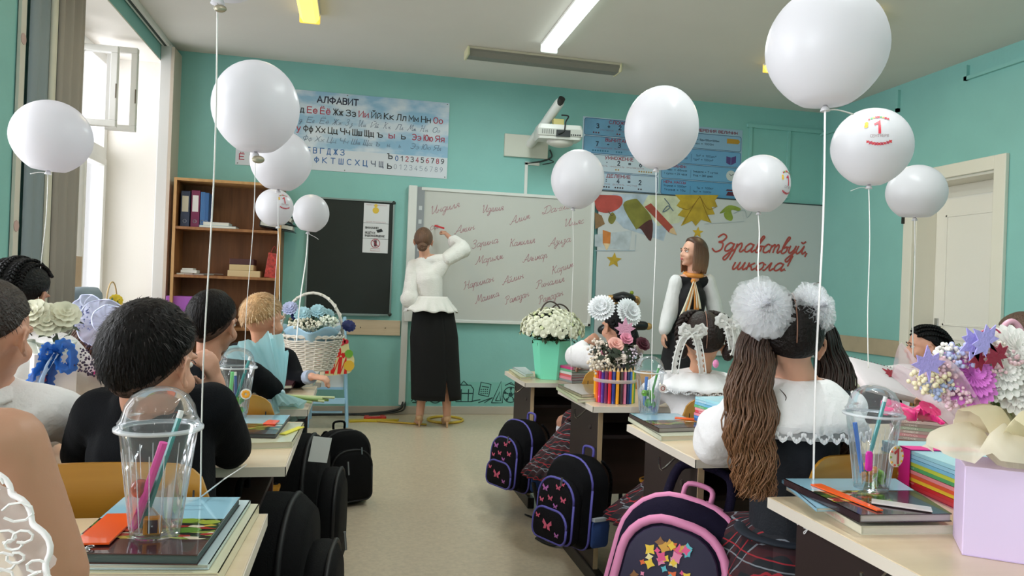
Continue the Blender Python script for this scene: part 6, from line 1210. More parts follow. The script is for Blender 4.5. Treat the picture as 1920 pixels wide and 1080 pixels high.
# ---------------------------------------------------------------- balloons
balm = bpy.data.materials.new('latex'); balm.use_nodes = True; nt = balm.node_tree; b = nt.nodes['Principled BSDF']; b.inputs['Base Color'].default_value = (.76, .75, .78, 1); b.inputs['Roughness'].default_value = .3; b.inputs['Specular IOR Level'].default_value = .35
tl = nt.nodes.new('ShaderNodeBsdfTranslucent'); tl.inputs[0].default_value = (.84, .82, .86, 1); mx = nt.nodes.new('ShaderNodeMixShader'); mx.inputs[0].default_value = .38
nt.links.new(b.outputs[0], mx.inputs[1]); nt.links.new(tl.outputs[0], mx.inputs[2]); nt.links.new(mx.outputs[0], nt.nodes['Material Output'].inputs[0])
ribm = mat('#eceae8', .5)
def balloon(cx, cy, w, h, depth, knot, end, label, printed=None, tail=None, rw=.0028, prot=0, endy=None):
    c = V((0, 0, CAMZ))+ray(cx, cy)*(depth/F); rx_, rz_ = w/2/F*depth, h/2/F*depth; t = thing('balloon', label, 'balloon', c)
    kn = V((0, 0, CAMZ))+ray(*knot)*(depth/F); ax_ = (c-kn).normalized(); q = ax_.to_track_quat('Z', 'Y').to_matrix().to_4x4(); TT = M4.Translation(c) @ q
    prof = []
    for i in range(1, 26):
        a = pi*i/26; z = -cos(a); r = sin(a); 
        if z < 0: r *= 1-.13*z*z; 
        prof.append((rx_*r, rz_*z))
    kd = (c-kn).length
    prof = [(.004, -kd+.012)]+[(max(p[0], .006), p[1]) for p in prof]
    prof = [p for p in prof if p[1] > -kd+.012 or p is prof[0]]
    MB().lathe(prof, n=40, T=TT).build('latex_skin', balm, t, smooth=1)
    MB().lathe([(.004, 0), (.006, .004), (.004, .009), (.010, -.0), (.0115, -.006)], n=10, T=TT @ M4.Translation((0, 0, -kd+.004)), closed=False).build('knot', balm, t, smooth=1)
    if end is not None:
        mid = (kn+end)/2+V((.006, 0, 0)); rb_ = MB(); P_ = smooth_path([kn, kn.lerp(end, .3)+V((.004, 0, 0)), kn.lerp(end, .7)-V((.003, 0, 0)), end], 8); rb_.tube(P_, rw, 5, flat=.35); rb_.build('ribbon', ribm, t, smooth=1)
    if tail: 
        tp = [V((0, 0, CAMZ))+ray(*p)*(depth/F) for p in tail]; MB().tube(smooth_path([kn]+tp, 5), rw*.9, 5, flat=.4).build('ribbon_end', ribm, t, smooth=1)
    if printed:
        u0_, v0_, sc_ = printed; vd = (V((0, 0, CAMZ))-c).normalized(); rr = M4.Rotation(u0_, 4, 'Z'); n0 = rr @ V((vd.x, vd.y, 0)).normalized(); side = V((-n0.y, n0.x, 0))
        def onb(u, v):
            n_ = (n0*cos(v)*cos(u)+side*sin(u)*cos(v)+V((0, 0, 1))*sin(v)); return c+V((n_.x*rx_, n_.y*rx_, n_.z*rz_))*1.012
        def warp(o):
            L = wloc(o.parent); bm_ = bmesh.new(); bm_.from_mesh(o.data); bmesh.ops.subdivide_edges(bm_, edges=bm_.edges[:], cuts=5, use_grid_fill=True); bm_.to_mesh(o.data); bm_.free()
            for vx in o.data.vertices: p = vx.co+L; vx.co = onb(p.x*sc_, v0_+p.y*sc_)-L
        o = text('1', M4.Translation((-.28, -.1, 0)), .42, .72, mat('#c8283c', .4), t, bold=.05); warp(o)
        o = text('СЕНТЯБРЯ', M4.Translation((-.5, -.36, 0)), 1.0, .17, mat('#8a6a6a', .4), t); warp(o)
        rr_ = random.Random(3)
        for nm, rng_, zc in (('leaf_print', 9, .85), ('leaf_print', 9, -.62)):
            for k in range(rng_):
                x_ = -.62+1.24*k/(rng_-1); s_ = .10+.04*rr_.random(); y_ = zc+.14*(1-(x_/.6)**2)*(1 if zc > 0 else -1)
                o = MB().add([(x_+s_*cos(a)*(1 if i % 2 else .5), y_+s_*sin(a)*(1 if i % 2 else .5), 0) for i, a in enumerate([j*pi/4 for j in range(8)])], [tuple(range(8))]).build(nm, mat(['#c8363c', '#3f9a5a', '#d9a23a', '#b83a50'][k % 4 if zc > 0 else (k % 2)*3], .5), t); warp(o)
        for k in range(2):
            o = MB().add([(-.75+.12*cos(a), .35+.18*k+.12*sin(a), 0) for a in [j*pi/4 for j in range(8)]], [tuple(range(8))]).build('bell_print', mat('#e0b23a', .5), t); warp(o)
    return t
def EP(x, y, z): return PZ(x, y, z)
def ED(x, y, d): return V((0, 0, CAMZ))+ray(x, y)*(d/F)
balloon(97, 258, 138, 138, 2.55, (90, 326), ED(70, 608, 2.4), 'white balloon furthest left, in front of the window pier', tail=[(75, 323), (57, 326)])
balloon(480, 203, 158, 176, 2.1, (479, 292), ED(458, 700, 2.2), 'large white balloon before the left half of the alphabet poster')
balloon(527, 303, 112, 116, 2.9, (521, 361), ED(514, 650, 2.8), 'white balloon just under the alphabet poster, above two smaller ones')
balloon(515, 390, 69, 72, 3.6, (521, 427), ED(527, 610, 3.4), 'small white balloon with printed figure one over the bookcase', printed=(.55, .25, .42), rw=.004)
balloon(583, 401, 67, 73, 3.9, (577, 438), PZ(556, 640, .98), 'small plain white balloon overlapping the chalkboard corner', tail=[(590, 444), (597, 449)])
balloon(1083, 337, 100, 113, 3.5, (1074, 394), ED(1071, 712, 3.75), 'white balloon over the right end of the whiteboard', tail=[(1055, 393), (1042, 392)])
balloon(1240, 241, 137, 158, 2.6, (1230, 321), ED(1222, 756, 2.6), 'white balloon covering the middle of the arithmetic posters')
balloon(1549, 92, 218, 228, 1.75, (1547, 207), PZ(1525, 903, .80), 'largest white balloon at upper right, nearest the camera', tail=[(1570, 206), (1600, 214)], rw=.004)
balloon(1634, 277, 143, 146, 2.5, (1629, 353), ED(1628, 690, 2.5), 'white balloon printed with a red figure one and autumn leaves', printed=(.17, .22, .42), tail=[(1612, 352), (1595, 358)])
balloon(1718, 362, 105, 105, 3.0, (1715, 413), ED(1712, 680, 3.3), 'white balloon overlapping the left side of the door frame')
balloon(1427, 346, 105, 111, 3.2, (1422, 402), ED(1423, 536, 3.0), 'white balloon with a red print at its left edge, before the banner', printed=(1.1, -.05, .42))
balloon(420, -115, 215, 235, 1.2, (408, 6), PZ(376, 935, .81), 'white balloon above the frame, its long ribbon reaching the nearest left desk', rw=.0036)
for (x_, y_, d_) in ((413, 16, 1.19), (484, 299, 2.08)):
    c = ED(x_, y_, d_); o = MB().ell(c, (.0085*d_, .003, .0055*d_), 14); tag(o.build('balloon_tag', mat('#a39a86', .3, metal=.6), smooth=1), 'small brass oval tag hanging at the knot of the %s balloon' % ('topmost left' if y_ < 100 else 'large left'), 'tag')
mb = MB(); mb.tube([PZ(376, 932, .81), ED(418, 900, 1.35), ED(461, 872, 1.6)], .0032, 5, flat=.4); tag(mb.build('loose_ribbon', ribm, smooth=1), 'slack white ribbon stretched from storybook to the edge of the second left desk', 'ribbon')

p = PX(1497, 984, DX0+.059); t = bpy.data.objects['school_desk']; q = [c for c in t.children if c.name.startswith('side_panel')][0]
L_ = wloc(q); o = cursive('Му', M4.Translation(p) @ M4.Rotation(-pi/2, 4, 'Z') @ M4.Rotation(pi/2, 4, 'X'), .012, .0012, mat('#d8d8d8', .5), None, 'white_lettering', width=.04)
for v in o.data.vertices: v.co -= L_
o.parent = q
# ---------------------------------------------------------------- people
def skinm(c): return mat(c, .5, .05, 120, sss=.12)
def facing(fx, fy): return math.atan2(-fx, fy)
def headM(c, rz, pitch=0, roll=0, s=1): return M4.Translation(V(c)) @ M4.Rotation(rz, 4, 'Z') @ M4.Rotation(roll, 4, 'Y') @ M4.Rotation(pitch, 4, 'X') @ M4.Scale(s, 4)
def head_shapes(mb, H):
    E = lambda c, r, rm=None, n=14: mb.ell(c, r, n, H, rm)
    E((0, -.012, .022), (.072, .092, .086), None, 20); E((0, .022, -.022), (.059, .064, .070), None, 18); E((0, .036, -.066), (.040, .042, .036)); E((0, .064, -.088), (.019, .018, .016))
    for s in (-1, 1):
        E((s*.034, .058, -.036), (.024, .024, .025)); E((s*.030, .075, .018), (.022, .010, .008))
        E((s*.074, -.004, -.016), (.0055, .015, .024), M4.Rotation(s*.35, 3, 'Z') @ M4.Rotation(-.2, 3, 'X')); E((s*.075, .006, -.038), (.0065, .008, .009))
        rim = [(s*.074, .010, .000), (s*.079, .004, .012), (s*.084, -.010, .014), (s*.087, -.021, .002), (s*.085, -.020, -.016), (s*.079, -.008, -.032)]
        for a, b in zip(rim, rim[1:]): mb.cap(a, .0044, b, .0044, 8, H)
    mb.cap((0, .080, .006), .007, (0, .099, -.026), .0105, 10, H); E((-.011, .090, -.030), (.008, .009, .007)); E((.011, .090, -.030), (.008, .009, .007))
    E((0, .084, -.052), (.019, .010, .006)); E((0, .082, -.062), (.016, .010, .006))
def face_parts(H, par, brow='#33231c', lip='#b4676a', iris='#2a1a14'):
    for s in (-1, 1):
        e = MB().ell((s*.029, .0695, .0015), (.0135, .011, .0085), 14, H).build('eye', mat('#e9e6e4', .2), par, smooth=1)
        MB().ell((s*.029, .0788, .0015), (.0058, .004, .0060), 12, H).build('iris', mat(iris, .1, coat=.5), e, smooth=1)
        MB().tube(smooth_path([H @ V(p) for p in ((s*.016, .0875, .020), (s*.030, .087, .0245), (s*.044, .078, .020))], 4), [.0018]+[.0028]*7+[.001], 6).build('eyebrow', mat(brow, .7), par, smooth=1)
        MB().tube(smooth_path([H @ V(p) for p in ((s*.017, .0845, .004), (s*.030, .0865, .0105), (s*.044, .078, .004))], 4), .0013, 5).build('eyelid', mat(brow, .6), par, smooth=1)
    mb = MB(); mb.ell((0, .0905, -.0535), (.018, .005, .0035), 12, H); mb.ell((0, .0895, -.0595), (.015, .005, .0042), 12, H); mb.build('lips', mat(lip, .4), par, smooth=1)
def ell_r(d, E=(.0765, .0985, .0965)): return 1/sqrt((d.x/E[0])**2+(d.y/E[1])**2+(d.z/E[2])**2)
def elmin(a, f, s, b):     # a=0 front
    c = cos(a); return s+(f-s)*max(0, c)**1.2+(b-s)*max(0, -c)**.75
def hair_cap(H, par, m, f=38, s=2, b=-38, th=.10, name='hair', lump=.02, seed=0, rim=.18, part=False, c0=(0, -.012, .018), na=48, nr=14, comb=None):
    mb = MB(); c0 = V(c0); vs = []
    for i in range(nr+1):
        for j in range(na):
            a = 2*pi*j/na; e0 = R(elmin(a, f, s, b)); e = pi/2+(e0-pi/2)*i/nr; d = V((sin(a)*cos(e), cos(a)*cos(e), sin(e)))
            t = th*min(1, (1-i/nr)/rim) if rim else th; k = 1+.01+t*(1+lump*8*noise.noise(d*5+V((seed, 0, 0))))+lump*.4*noise.noise(d*16+V((seed, 0, 0)))
            if part and abs(d.x) < .05 and d.z > -.3: k -= th*.75*(1-abs(d.x)/.05)
            vs.append(c0+d*ell_r(d)*k)
    for j in range(na):
        a = 2*pi*j/na; e = R(elmin(a, f, s, b)); d = V((sin(a)*cos(e), cos(a)*cos(e), sin(e))); vs.append(c0+d*ell_r(d)*.93)
    mb.add(vs, [(i*na+j, i*na+(j+1) % na, (i+1)*na+(j+1) % na, (i+1)*na+j) for i in range(nr+1) for j in range(na)], H)
    return mb.build(name, m, par, smooth=1)
def tufts(H, par, m, n, f, s, b, ln=.03, th=.10, lift=.35, seed=1, wd=.0011, fwd=.5, name='hair_strands', elmax=90):
    r_ = random.Random(seed); mb = MB(); c0 = V((0, -.012, .018)); crown = V((.01, -.55, .83)).normalized()
    for k in range(n):
        a = r_.random()*2*pi; e0 = elmin(a, f, s, b); e = R(e0+(elmax-e0)*(r_.random()**.8)); d = V((sin(a)*cos(e), cos(a)*cos(e), sin(e))); p = c0+d*ell_r(d)*(1+th*.9)
        t = (d-crown); t = t-d*t.dot(d)
        if t.length < .05: t = V((r_.random()-.5, r_.random()-.5, 0))
        t.normalize(); t = (t+V((.25*(r_.random()-.5), .25*(r_.random()-.5), .2*(r_.random()-.5)))).normalized(); sd = d.cross(t)*wd; L = ln*(.5+.8*r_.random()); q1 = p+t*L*.5+d*L*lift*.4; q2 = p+t*L+d*L*lift*.35
        mb.add([p-sd-d*.002, p+sd-d*.002, q1+sd*.8, q1-sd*.8, q2], [(0, 1, 2, 3), (3, 2, 4)], H)
    return mb.build(name, m, par, smooth=1, kind='stuff')
def hand(mb, w, d, nrm, s=1, curl=.5, side=1, spread=.12):    # w wrist, d finger direction, nrm back of the hand, side: thumb on +/- (d x nrm)
    w = V(w); d = V(d).normalized(); nrm = V(nrm); nrm = (nrm-d*nrm.dot(d)).normalized(); x = d.cross(nrm)*side
    L = .075*s; 
    for k in range(4):
        u = (k-1.5)*.0165*s; b0 = w+d*.012*s+x*u*-.6; b1 = w+d*L+x*-u; mb.cap(b0, .0115*s, b1, .0098*s, 8)
        fl = [.062, .070, .066, .052][k]*s; p = b1; dd = (d-x*(u/s)*spread*12).normalized(); ang = 0
        for j, q in enumerate((.42, .32, .26)):
            ang = curl*(1.1 if j else .8); dd = (dd*cos(ang)-nrm_rot(dd, nrm, x)*sin(ang)).normalized(); nrm_k = None
            e = p+dd*fl*q; mb.cap(p, (.0088-.0008*j)*s, e, (.0080-.0008*j)*s, 8); p = e
    t0 = w+d*.018*s+x*.022*s; t1 = t0+(d*.5+x*.75-nrm*.35*curl).normalized()*.036*s; t2 = t1+(d*.85+x*(.35-.5*curl)-nrm*.4*curl).normalized()*.030*s
    mb.cap(t0, .0125*s, t1, .0098*s, 8); mb.cap(t1, .0096*s, t2, .0078*s, 8)
def nrm_rot(dd, n, x):     # direction perpendicular to dd in the curl plane
    v = n-dd*n.dot(dd); return v.normalized() if v.length > .05 else (dd.cross(x)).normalized()
def person(label, root, H, J, skin, hd=True, vox=.0065, legs=True, s=1, hands=('L', 'R'), curl=.6, hdir=None):
    t = thing('person', label, 'person', root); sm = skinm(skin); mb = MB(); head_shapes(mb, H); nb = V(J['neck'])
    mb.cap(H @ V((0, -.022, -.03)), .044*s, nb, .046*s, 12); mb.cap(nb, .05*s, J['chest'], .085*s, 12); mb.cap(J['chest'], .09*s, J['hip'], .095*s, 12)
    for k in 'LR':
        mb.cap(nb, .04*s, J['sh'+k], .038*s); mb.cap(J['sh'+k], .038*s, J['el'+k], .030*s); mb.cap(J['el'+k], .030*s, J['wr'+k], .020*s)
        if k in hands:
            d = (V(J['wr'+k])-V(J['el'+k])).normalized(); dd = (hdir or {}).get(k, (d, V((0, 0, 1)))); hand(mb, J['wr'+k], dd[0], dd[1], s*.82, curl, (1 if k == 'L' else -1)*(dd[2] if len(dd) > 2 else 1))
        if legs:
            mb.cap(J['hip'], .08*s, J['kn'+k], .055*s); mb.cap(J['kn'+k], .052*s, J['an'+k], .032*s); a = V(J['an'+k]); mb.cap(a-V((0, 0, .02)), .03*s, a+V(J.get('foot', (0, .12, -.04)))*s, .025*s)
    remesh(mb, 'body_skin', sm, t, vox, 2); return t
def garment(t, shapes, m, name, vox=.009, sm=3, fold=0, seed=0):
    mb = MB()
    for a in shapes:
        if len(a) == 2: mb.ell(a[0], a[1], 18)
        else: mb.cap(a[0], a[1], a[2], a[3], 14)
    o = remesh(mb, name, m, t, vox, sm)
    if fold:
        me = o.data; n = len(me.vertices); co = [0.0]*(3*n); me.vertices.foreach_get('co', co); no = [0.0]*(3*n); me.vertices.foreach_get('normal', no)
        for i in range(0, 3*n, 3):
            p = V((co[i]*9+seed, co[i+1]*9, co[i+2]*7.5)); k = fold*noise.noise(p)+fold*.5*noise.noise(p*2.7)
            for q in (0, 1, 2): co[i+q] += no[i+q]*k
        me.vertices.foreach_set('co', co); me.update()
    return o
def seatJ(x, y, rz, top, s=1, lean=.05, deskz=.79, sw=.125):
    M = M4.Translation((x, y, 0)) @ M4.Rotation(rz, 4, 'Z'); g = lambda *p: M @ V(p)
    J = dict(hip=g(0, 0, .52), chest=g(0, lean*.6, top-.40*s), neck=g(0, lean*.9, top-.255*s), foot=M.to_3x3() @ V((0, .12, -.04)))
    for k, q in (('L', -1), ('R', 1)): J['sh'+k] = g(q*sw*s, lean*.8, top-.30*s); J['el'+k] = g(q*(sw+.05)*s, lean+.13, deskz+.03); J['wr'+k] = g(q*.06, lean+.30, deskz+.02); J['kn'+k] = g(q*.08, .34, .50); J['an'+k] = g(q*.08, .33, .10)
    return M, J
def top_garment(t, J, m, name, s=1, puff=0, sleeve=1, fold=.003, cuff=.024, wide=1.0, seed=0, vox=.009):
    n = V(J['neck']); c = V(J['chest']); h = V(J['hip']); S = [(n-V((0, 0, .012)), .052*s, c, .105*s*wide), (c, .108*s*wide, h, .115*s*wide)]
    for k in 'LR':
        sh, el, wr = V(J['sh'+k]), V(J['el'+k]), V(J['wr'+k]); S += [(n-V((0, 0, .012)), .048*s, sh, .052*s+puff*.4), (c, .09*s, sh, .05*s), (sh, .052*s+puff*.6, el, .044*s+puff)]
        w = el.lerp(wr, sleeve*.92); S += [(el, .043*s+puff, w, .030*s+puff*.3)]
    return garment(t, S, m, name, vox, 3, fold, seed)
def legs_wear(t, J, m, name='trousers', s=1, shoes=True, socks=None, upto=1):
    S = []; 
    for k in 'LR': S += [(J['hip'], .10*s, J['kn'+k], .068*s), (J['kn'+k], .066*s, V(J['kn'+k]).lerp(V(J['an'+k]), upto*.95), .048*s)]
    if name: garment(t, S, m, name, .011, 3)
    if socks: 
        for k in 'LR': mb = MB(); mb.cap(V(J['kn'+k])-V((0, 0, .03)), .056*s, V(J['an'+k]), .037*s); mb.build('white_tights', socks, t, smooth=1)
    if shoes:
        for k in 'LR': a = V(J['an'+k]); f = V(J['foot']); mb = MB(); mb.cap(a+V((0, 0, -.055)), .036*s, a+f*1.05+V((0, 0, -.02)), .034*s, 12); remesh(mb, 'shoe', mat('#0e0e10', .25, coat=.4), t, .008, 2)
hair_b = mat('#0d0807', .55, .6, 120, .3, 60, stretch=(1, 1, .15), spec=.15); hair_k = mat('#070506', .5, .6, 120, .3, 60, spec=.2)
suit = mat('#05070d', .9, .2, 250, spec=.2); wsh = mat('#e6e4e4', .7, .3, 60)
# --- boy in black jacket on the second left desk, head turned right, cheek in his hand
hc = ED(283, 680, 1.50); hr = facing(sin(R(22)), cos(R(22))); H = headM(hc, hr, R(-8), 0, 1.06)
J = dict(neck=ED(268, 775, 1.56), chest=ED(285, 835, 1.62), hip=V((-.40, 1.70, .52)), shL=ED(190, 775, 1.60), shR=ED(395, 765, 1.66), elL=ED(158, 850, 1.78), elR=ED(432, 838, 1.80), wrL=ED(330, 800, 1.95), wrR=ED(405, 712, 1.74), knL=V((-.48, 2.05, .52)), knR=V((-.32, 2.06, .52)), anL=V((-.48, 2.08, .1)), anR=V((-.32, 2.08, .1)), foot=V((0, .12, -.04)))
fd = (ED(383, 655, 1.66)-J['wrR']).normalized()
t = person('boy with short dark hair in a black jacket leaning on the desk, back to camera', (-.40, 1.70, 0), H, J, '#d6a088', s=.95, hdir={'R': (fd, V((.8, -.6, 0)), 1)}, curl=.75, vox=.006)
hair_cap(H, t, hair_b, 42, 4, -56, .085, seed=3, lump=.05, rim=.7); hair_cap(H, t, mat('#4a3229', .7, .4, 300, .35, 200), 34, -2, -62, .012, 'hair_fade', lump=0, rim=.4)
tufts(H, t, hair_b, 6000, 42, 16, -46, .016, .055, .18, 2, .0011); tufts(H, t, mat('#1c1412', .5), 500, 42, 30, 0, .02, .08, .4, 12, .0009)
face_parts(H, t)
S = [(J['neck']+V((0, 0, .018)), .062, J['chest'], .125), (J['chest'], .13, J['hip'], .13)]
for k in 'LR': S += [(J['neck']-V((0, 0, .025)), .058, J['sh'+k], .060), (J['chest'], .11, J['sh'+k], .055), (J['sh'+k], .060, J['el'+k], .054), (J['el'+k], .054, J['el'+k].lerp(J['wr'+k], .38 if k == 'R' else .9), .045)]
garment(t, S, suit, 'jacket', .008, 3, .003, 2); legs_wear(t, J, suit, s=.95)
q = J['elR'].lerp(J['wrR'], .42); MB().tube([J['elR'].lerp(J['wrR'], .30), q], [.036, .034], 14).build('shirt_cuff', wsh, t, smooth=40)
# --- dark haired boy, third row
hc = ED(400, 608, 2.5); H = headM(hc, facing(sin(R(22)), cos(R(22))), R(-4), 0, .97); M, J = seatJ(-.47, 2.66, facing(.1, 1), hc.z+.11, .95); J['neck'] = hc+V((-.01, 0, -.14)); 
t = person('dark haired boy with shaved sides in a black jacket, seated behind the left bouquet', (-.47, 2.66, 0), H, J, '#c8937a', s=.9)
hair_cap(H, t, hair_b, 44, 10, -44, .085, seed=5, lump=.05, rim=.7); hair_cap(H, t, mat('#4a3229', .7, .4, 300, .35, 200), 36, -2, -58, .012, 'hair_fade', lump=0, rim=.4); tufts(H, t, hair_b, 3000, 44, 20, -36, .015, .055, .2, 5)
face_parts(H, t); top_garment(t, J, suit, 'jacket', .95); legs_wear(t, J, suit, s=.9)
# --- blond boy with hand resting towards the aisle
hc = ED(494, 600, 3.15); H = headM(hc, facing(sin(R(40)), cos(R(40))), R(-4), 0, .95); M, J = seatJ(-.42, 3.5, facing(.2, 1), hc.z+.11, .92); J['neck'] = hc+V((.0, .03, -.13)); J['shR'] = ED(537, 672, 3.3); J['elR'] = ED(556, 712, 3.2); J['wrR'] = ED(585, 706, 3.12)
hb = mat('#c39a6c', .5, .6, 140, .25, 50, spec=.3)
t = person('blond boy in a dark jacket resting his right fist at the desk corner', (-.42, 3.5, 0), H, J, '#d9a084', s=.9, hdir={'R': (V((1, -.25, -.1)), V((0, -.25, 1)), 1)}, curl=.95, vox=.006)
hair_cap(H, t, hb, 36, 12, -24, .07, seed=6, lump=.05); tufts(H, t, hb, 2600, 36, 10, -28, .018, .07, .4, 6); tufts(H, t, mat('#e0c49c', .5), 700, 36, 10, -28, .02, .07, .5, 7)
face_parts(H, t, '#a8825a'); top_garment(t, J, suit, 'jacket', .92, sleeve=.78); legs_wear(t, J, suit, s=.9)
MB().tube([J['elR'].lerp(J['wrR'], .70), J['elR'].lerp(J['wrR'], .95)], [.031, .029], 14).build('shirt_cuff', mat('#a9b4c8', .7), t, smooth=40)
# --- locks of long hair
def locks(name, par, m, start, pts, n, w0, w1, r, wave, seed, freq=22, taper=.3, seg=26, phase=.4, vary=.10):
    r_ = random.Random(seed); mb = MB(); P_ = smooth_path([V(start)]+[V(p) for p in pts], seg//len(pts)); K = len(P_)
    for k in range(n):
        a = r_.random()*2*pi; q = sqrt(r_.random()); ox, oy = cos(a)*q, sin(a)*q; ph = r_.random()*phase*6; fq = freq*(1+vary*(r_.random()-.5)); L = int(K*(.82+.18*r_.random())); out = []; rs = []; am = wave*(.6+.8*r_.random())
        for i in range(L):
            u = i/(K-1); w = w0+(w1-w0)*min(1, u*2.2) if u < .5 else w1*(1-.35*(u-.5)*2)
            p = P_[i]; out.append(p+V((ox*w+am*u**.5*sin(fq*u*1.2+ph), oy*w*.75+am*.7*u**.5*cos(fq*u*1.2+ph), 0))); rs.append(r*(1-.75*max(0, (i/L-taper)/(1-taper))**1.5))
        mb.tube(out, rs, 5)
    return mb.build(name, m, par, smooth=1, kind='stuff')
def grad_hair(c_top, c_bot, z0, z1):
    m = bpy.data.materials.new('hair'); m.use_nodes = True; nt = m.node_tree; b = nt.nodes['Principled BSDF']; b.inputs['Roughness'].default_value = .42; b.inputs['Specular IOR Level'].default_value = .45
    g = nt.nodes.new('ShaderNodeNewGeometry'); sp = nt.nodes.new('ShaderNodeSeparateXYZ'); mr = nt.nodes.new('ShaderNodeMapRange'); mr.inputs[1].default_value = z0; mr.inputs[2].default_value = z1; n = nt.nodes.new('ShaderNodeTexNoise'); n.inputs['Scale'].default_value = 60; ad = nt.nodes.new('ShaderNodeMath'); ad.operation = 'MULTIPLY_ADD'; ad.inputs[1].default_value = .5; ad.inputs[2].default_value = -.25; a2 = nt.nodes.new('ShaderNodeMath')
    rp = nt.nodes.new('ShaderNodeValToRGB'); rp.color_ramp.elements[0].color = hexc(c_bot); rp.color_ramp.elements[1].color = hexc(c_top)
    for x, y in ((g.outputs['Position'], sp.inputs[0]), (sp.outputs['Z'], mr.inputs[0]), (n.outputs[0], ad.inputs[0]), (ad.outputs[0], a2.inputs[0]), (mr.outputs[0], a2.inputs[1]), (a2.outputs[0], rp.inputs[0]), (rp.outputs[0], b.inputs['Base Color'])): nt.links.new(x, y)
    return m
def pompom(c, r, m, par, name, nrm=(0, -1, .3), lay=9, nf=26, seed=0, amp=.16):     # layered ruffles of tulle
    q = V(nrm).to_track_quat('Z', 'Y').to_matrix().to_4x4(); TT = M4.Translation(V(c)) @ q; r_ = random.Random(seed)
    for L in range(lay):
        el = R(-28+118*L/(lay-1)); ph = r_.random()*6; rr = r*(.93+.14*r_.random()); mb = MB()
        def fn(u, v):
            a = 2*pi*u; e = el+.10*sin(nf*a+ph)*v+.05*sin(nf*2.3*a+ph)*v; k = rr*(.12+.88*v)*(1+.05*sin(7*a+ph)*v); return TT @ V((k*cos(a)*cos(e), k*sin(a)*cos(e), k*sin(e)*.62-.1*r))
        mb.sheet(fn, nf*7, 5); mb.build(name, m, par, smooth=1)
def lace_collar(t, J, M, s, m, depth=.11, w=.155, n=60, label=None, drop=0, z=0, hole=.055):
    mb = MB(); c = V(J['neck'])
    def fn(u, v):
        a = 2*pi*u; d = V((cos(a), sin(a), 0)); e = hole+(w-hole)*v; k = 1.18*abs(cos(a))+.92*(1-abs(cos(a))); sc = .006*abs(sin(18*a))*(v > .95); q = M.to_3x3() @ V((d.x*e*k, d.y*e*.85, 0)); return c+q+V((0, 0, .012-depth*v**1.7-sc-.004*sin(11*a)*v+z))
    mb.sheet(fn, n*2, 8); return mb.build('collar', m, t, smooth=1, solid=.002)
def scallop(t, c, M, w, kx, ky, z, m, n=28, h=.03, name='lace_trim'):
    mb = MB()
    for k in range(n):
        a0, a1 = 2*pi*k/n, 2*pi*(k+1)/n
        for j in range(5):
            r_ = .004; a = a0+(a1-a0)*(j+.5)/5; zz = z-h*sin(pi*(j+.5)/5)*.8; p = c+M.to_3x3() @ V((cos(a)*w*kx, sin(a)*w*ky, 0))+V((0, 0, zz)); mb.ell(p, (r_, r_, .006), 6)
        P_ = [c+M.to_3x3() @ V((cos(a0+(a1-a0)*j/6)*w*kx*1.01, sin(a0+(a1-a0)*j/6)*w*ky*1.01, 0))+V((0, 0, z-h*sin(pi*j/6))) for j in range(7)]; mb.tube(P_, .0018, 4)
    return mb.build(name, m, t, kind='stuff')
plaidm = bpy.data.materials.new('plaid'); plaidm.use_nodes = True; nt = plaidm.node_tree; b = nt.nodes['Principled BSDF']; b.inputs['Roughness'].default_value = .8
tc = nt.nodes.new('ShaderNodeTexCoord'); sp = nt.nodes.new('ShaderNodeSeparateXYZ'); nt.links.new(tc.outputs['Object'], sp.inputs[0])
def stripe(out, freq, wd, ofs=0):
    m1 = nt.nodes.new('ShaderNodeMath'); m1.operation = 'MULTIPLY_ADD'; m1.inputs[1].default_value = freq; m1.inputs[2].default_value = ofs+50; nt.links.new(out, m1.inputs[0])
    m2 = nt.nodes.new('ShaderNodeMath'); m2.operation = 'FRACT'; nt.links.new(m1.outputs[0], m2.inputs[0]); m3 = nt.nodes.new('ShaderNodeMath'); m3.operation = 'LESS_THAN'; m3.inputs[1].default_value = wd; nt.links.new(m2.outputs[0], m3.inputs[0]); return m3.outputs[0]
mxa = None; prev = None
dg_ = nt.nodes.new('ShaderNodeMath'); dg_.operation = 'ADD'; nt.links.new(sp.outputs[0], dg_.inputs[0]); nt.links.new(sp.outputs[1], dg_.inputs[1])
for out, fq, wd, of, col in ((dg_.outputs[0], 15, .30, 0, '#3c1018'), (sp.outputs[2], 15, .30, .1, '#2c1018'), (dg_.outputs[0], 15, .05, .7, '#7c828a'), (sp.outputs[2], 15, .05, .75, '#7c828a'), (dg_.outputs[0], 15, .06, .35, '#981a28'), (sp.outputs[2], 15, .05, .45, '#981a28')):
    mx_ = nt.nodes.new('ShaderNodeMix'); mx_.data_type = 'RGBA'; nt.links.new(stripe(out, fq, wd, of), mx_.inputs[0])
    if prev: nt.links.new(prev, mx_.inputs[6])
    else: mx_.inputs[6].default_value = hexc('#0d1019')
    mx_.inputs[7].default_value = hexc(col); prev = mx_.outputs[2]
nt.links.new(prev, b.inputs['Base Color'])
def skirt(t, c, z0, z1, r0, r1, m, M, n=26, name='plaid_skirt', off=(0, 0)):
    mb = MB(); mb.sheet(lambda u, v: V(c)+M.to_3x3() @ V(((r0+(r1-r0)*v)*cos(2*pi*u)*(1+.04*v*sin(n*2*pi*u))+off[0]*v, (r0+(r1-r0)*v)*sin(2*pi*u)*(1+.04*v*sin(n*2*pi*u))*.9+off[1]*v, 0))+V((0, 0, z0+(z1-z0)*v-V(c).z)), n*6, 6); return mb.build(name, m, t, smooth=1, solid=.003)

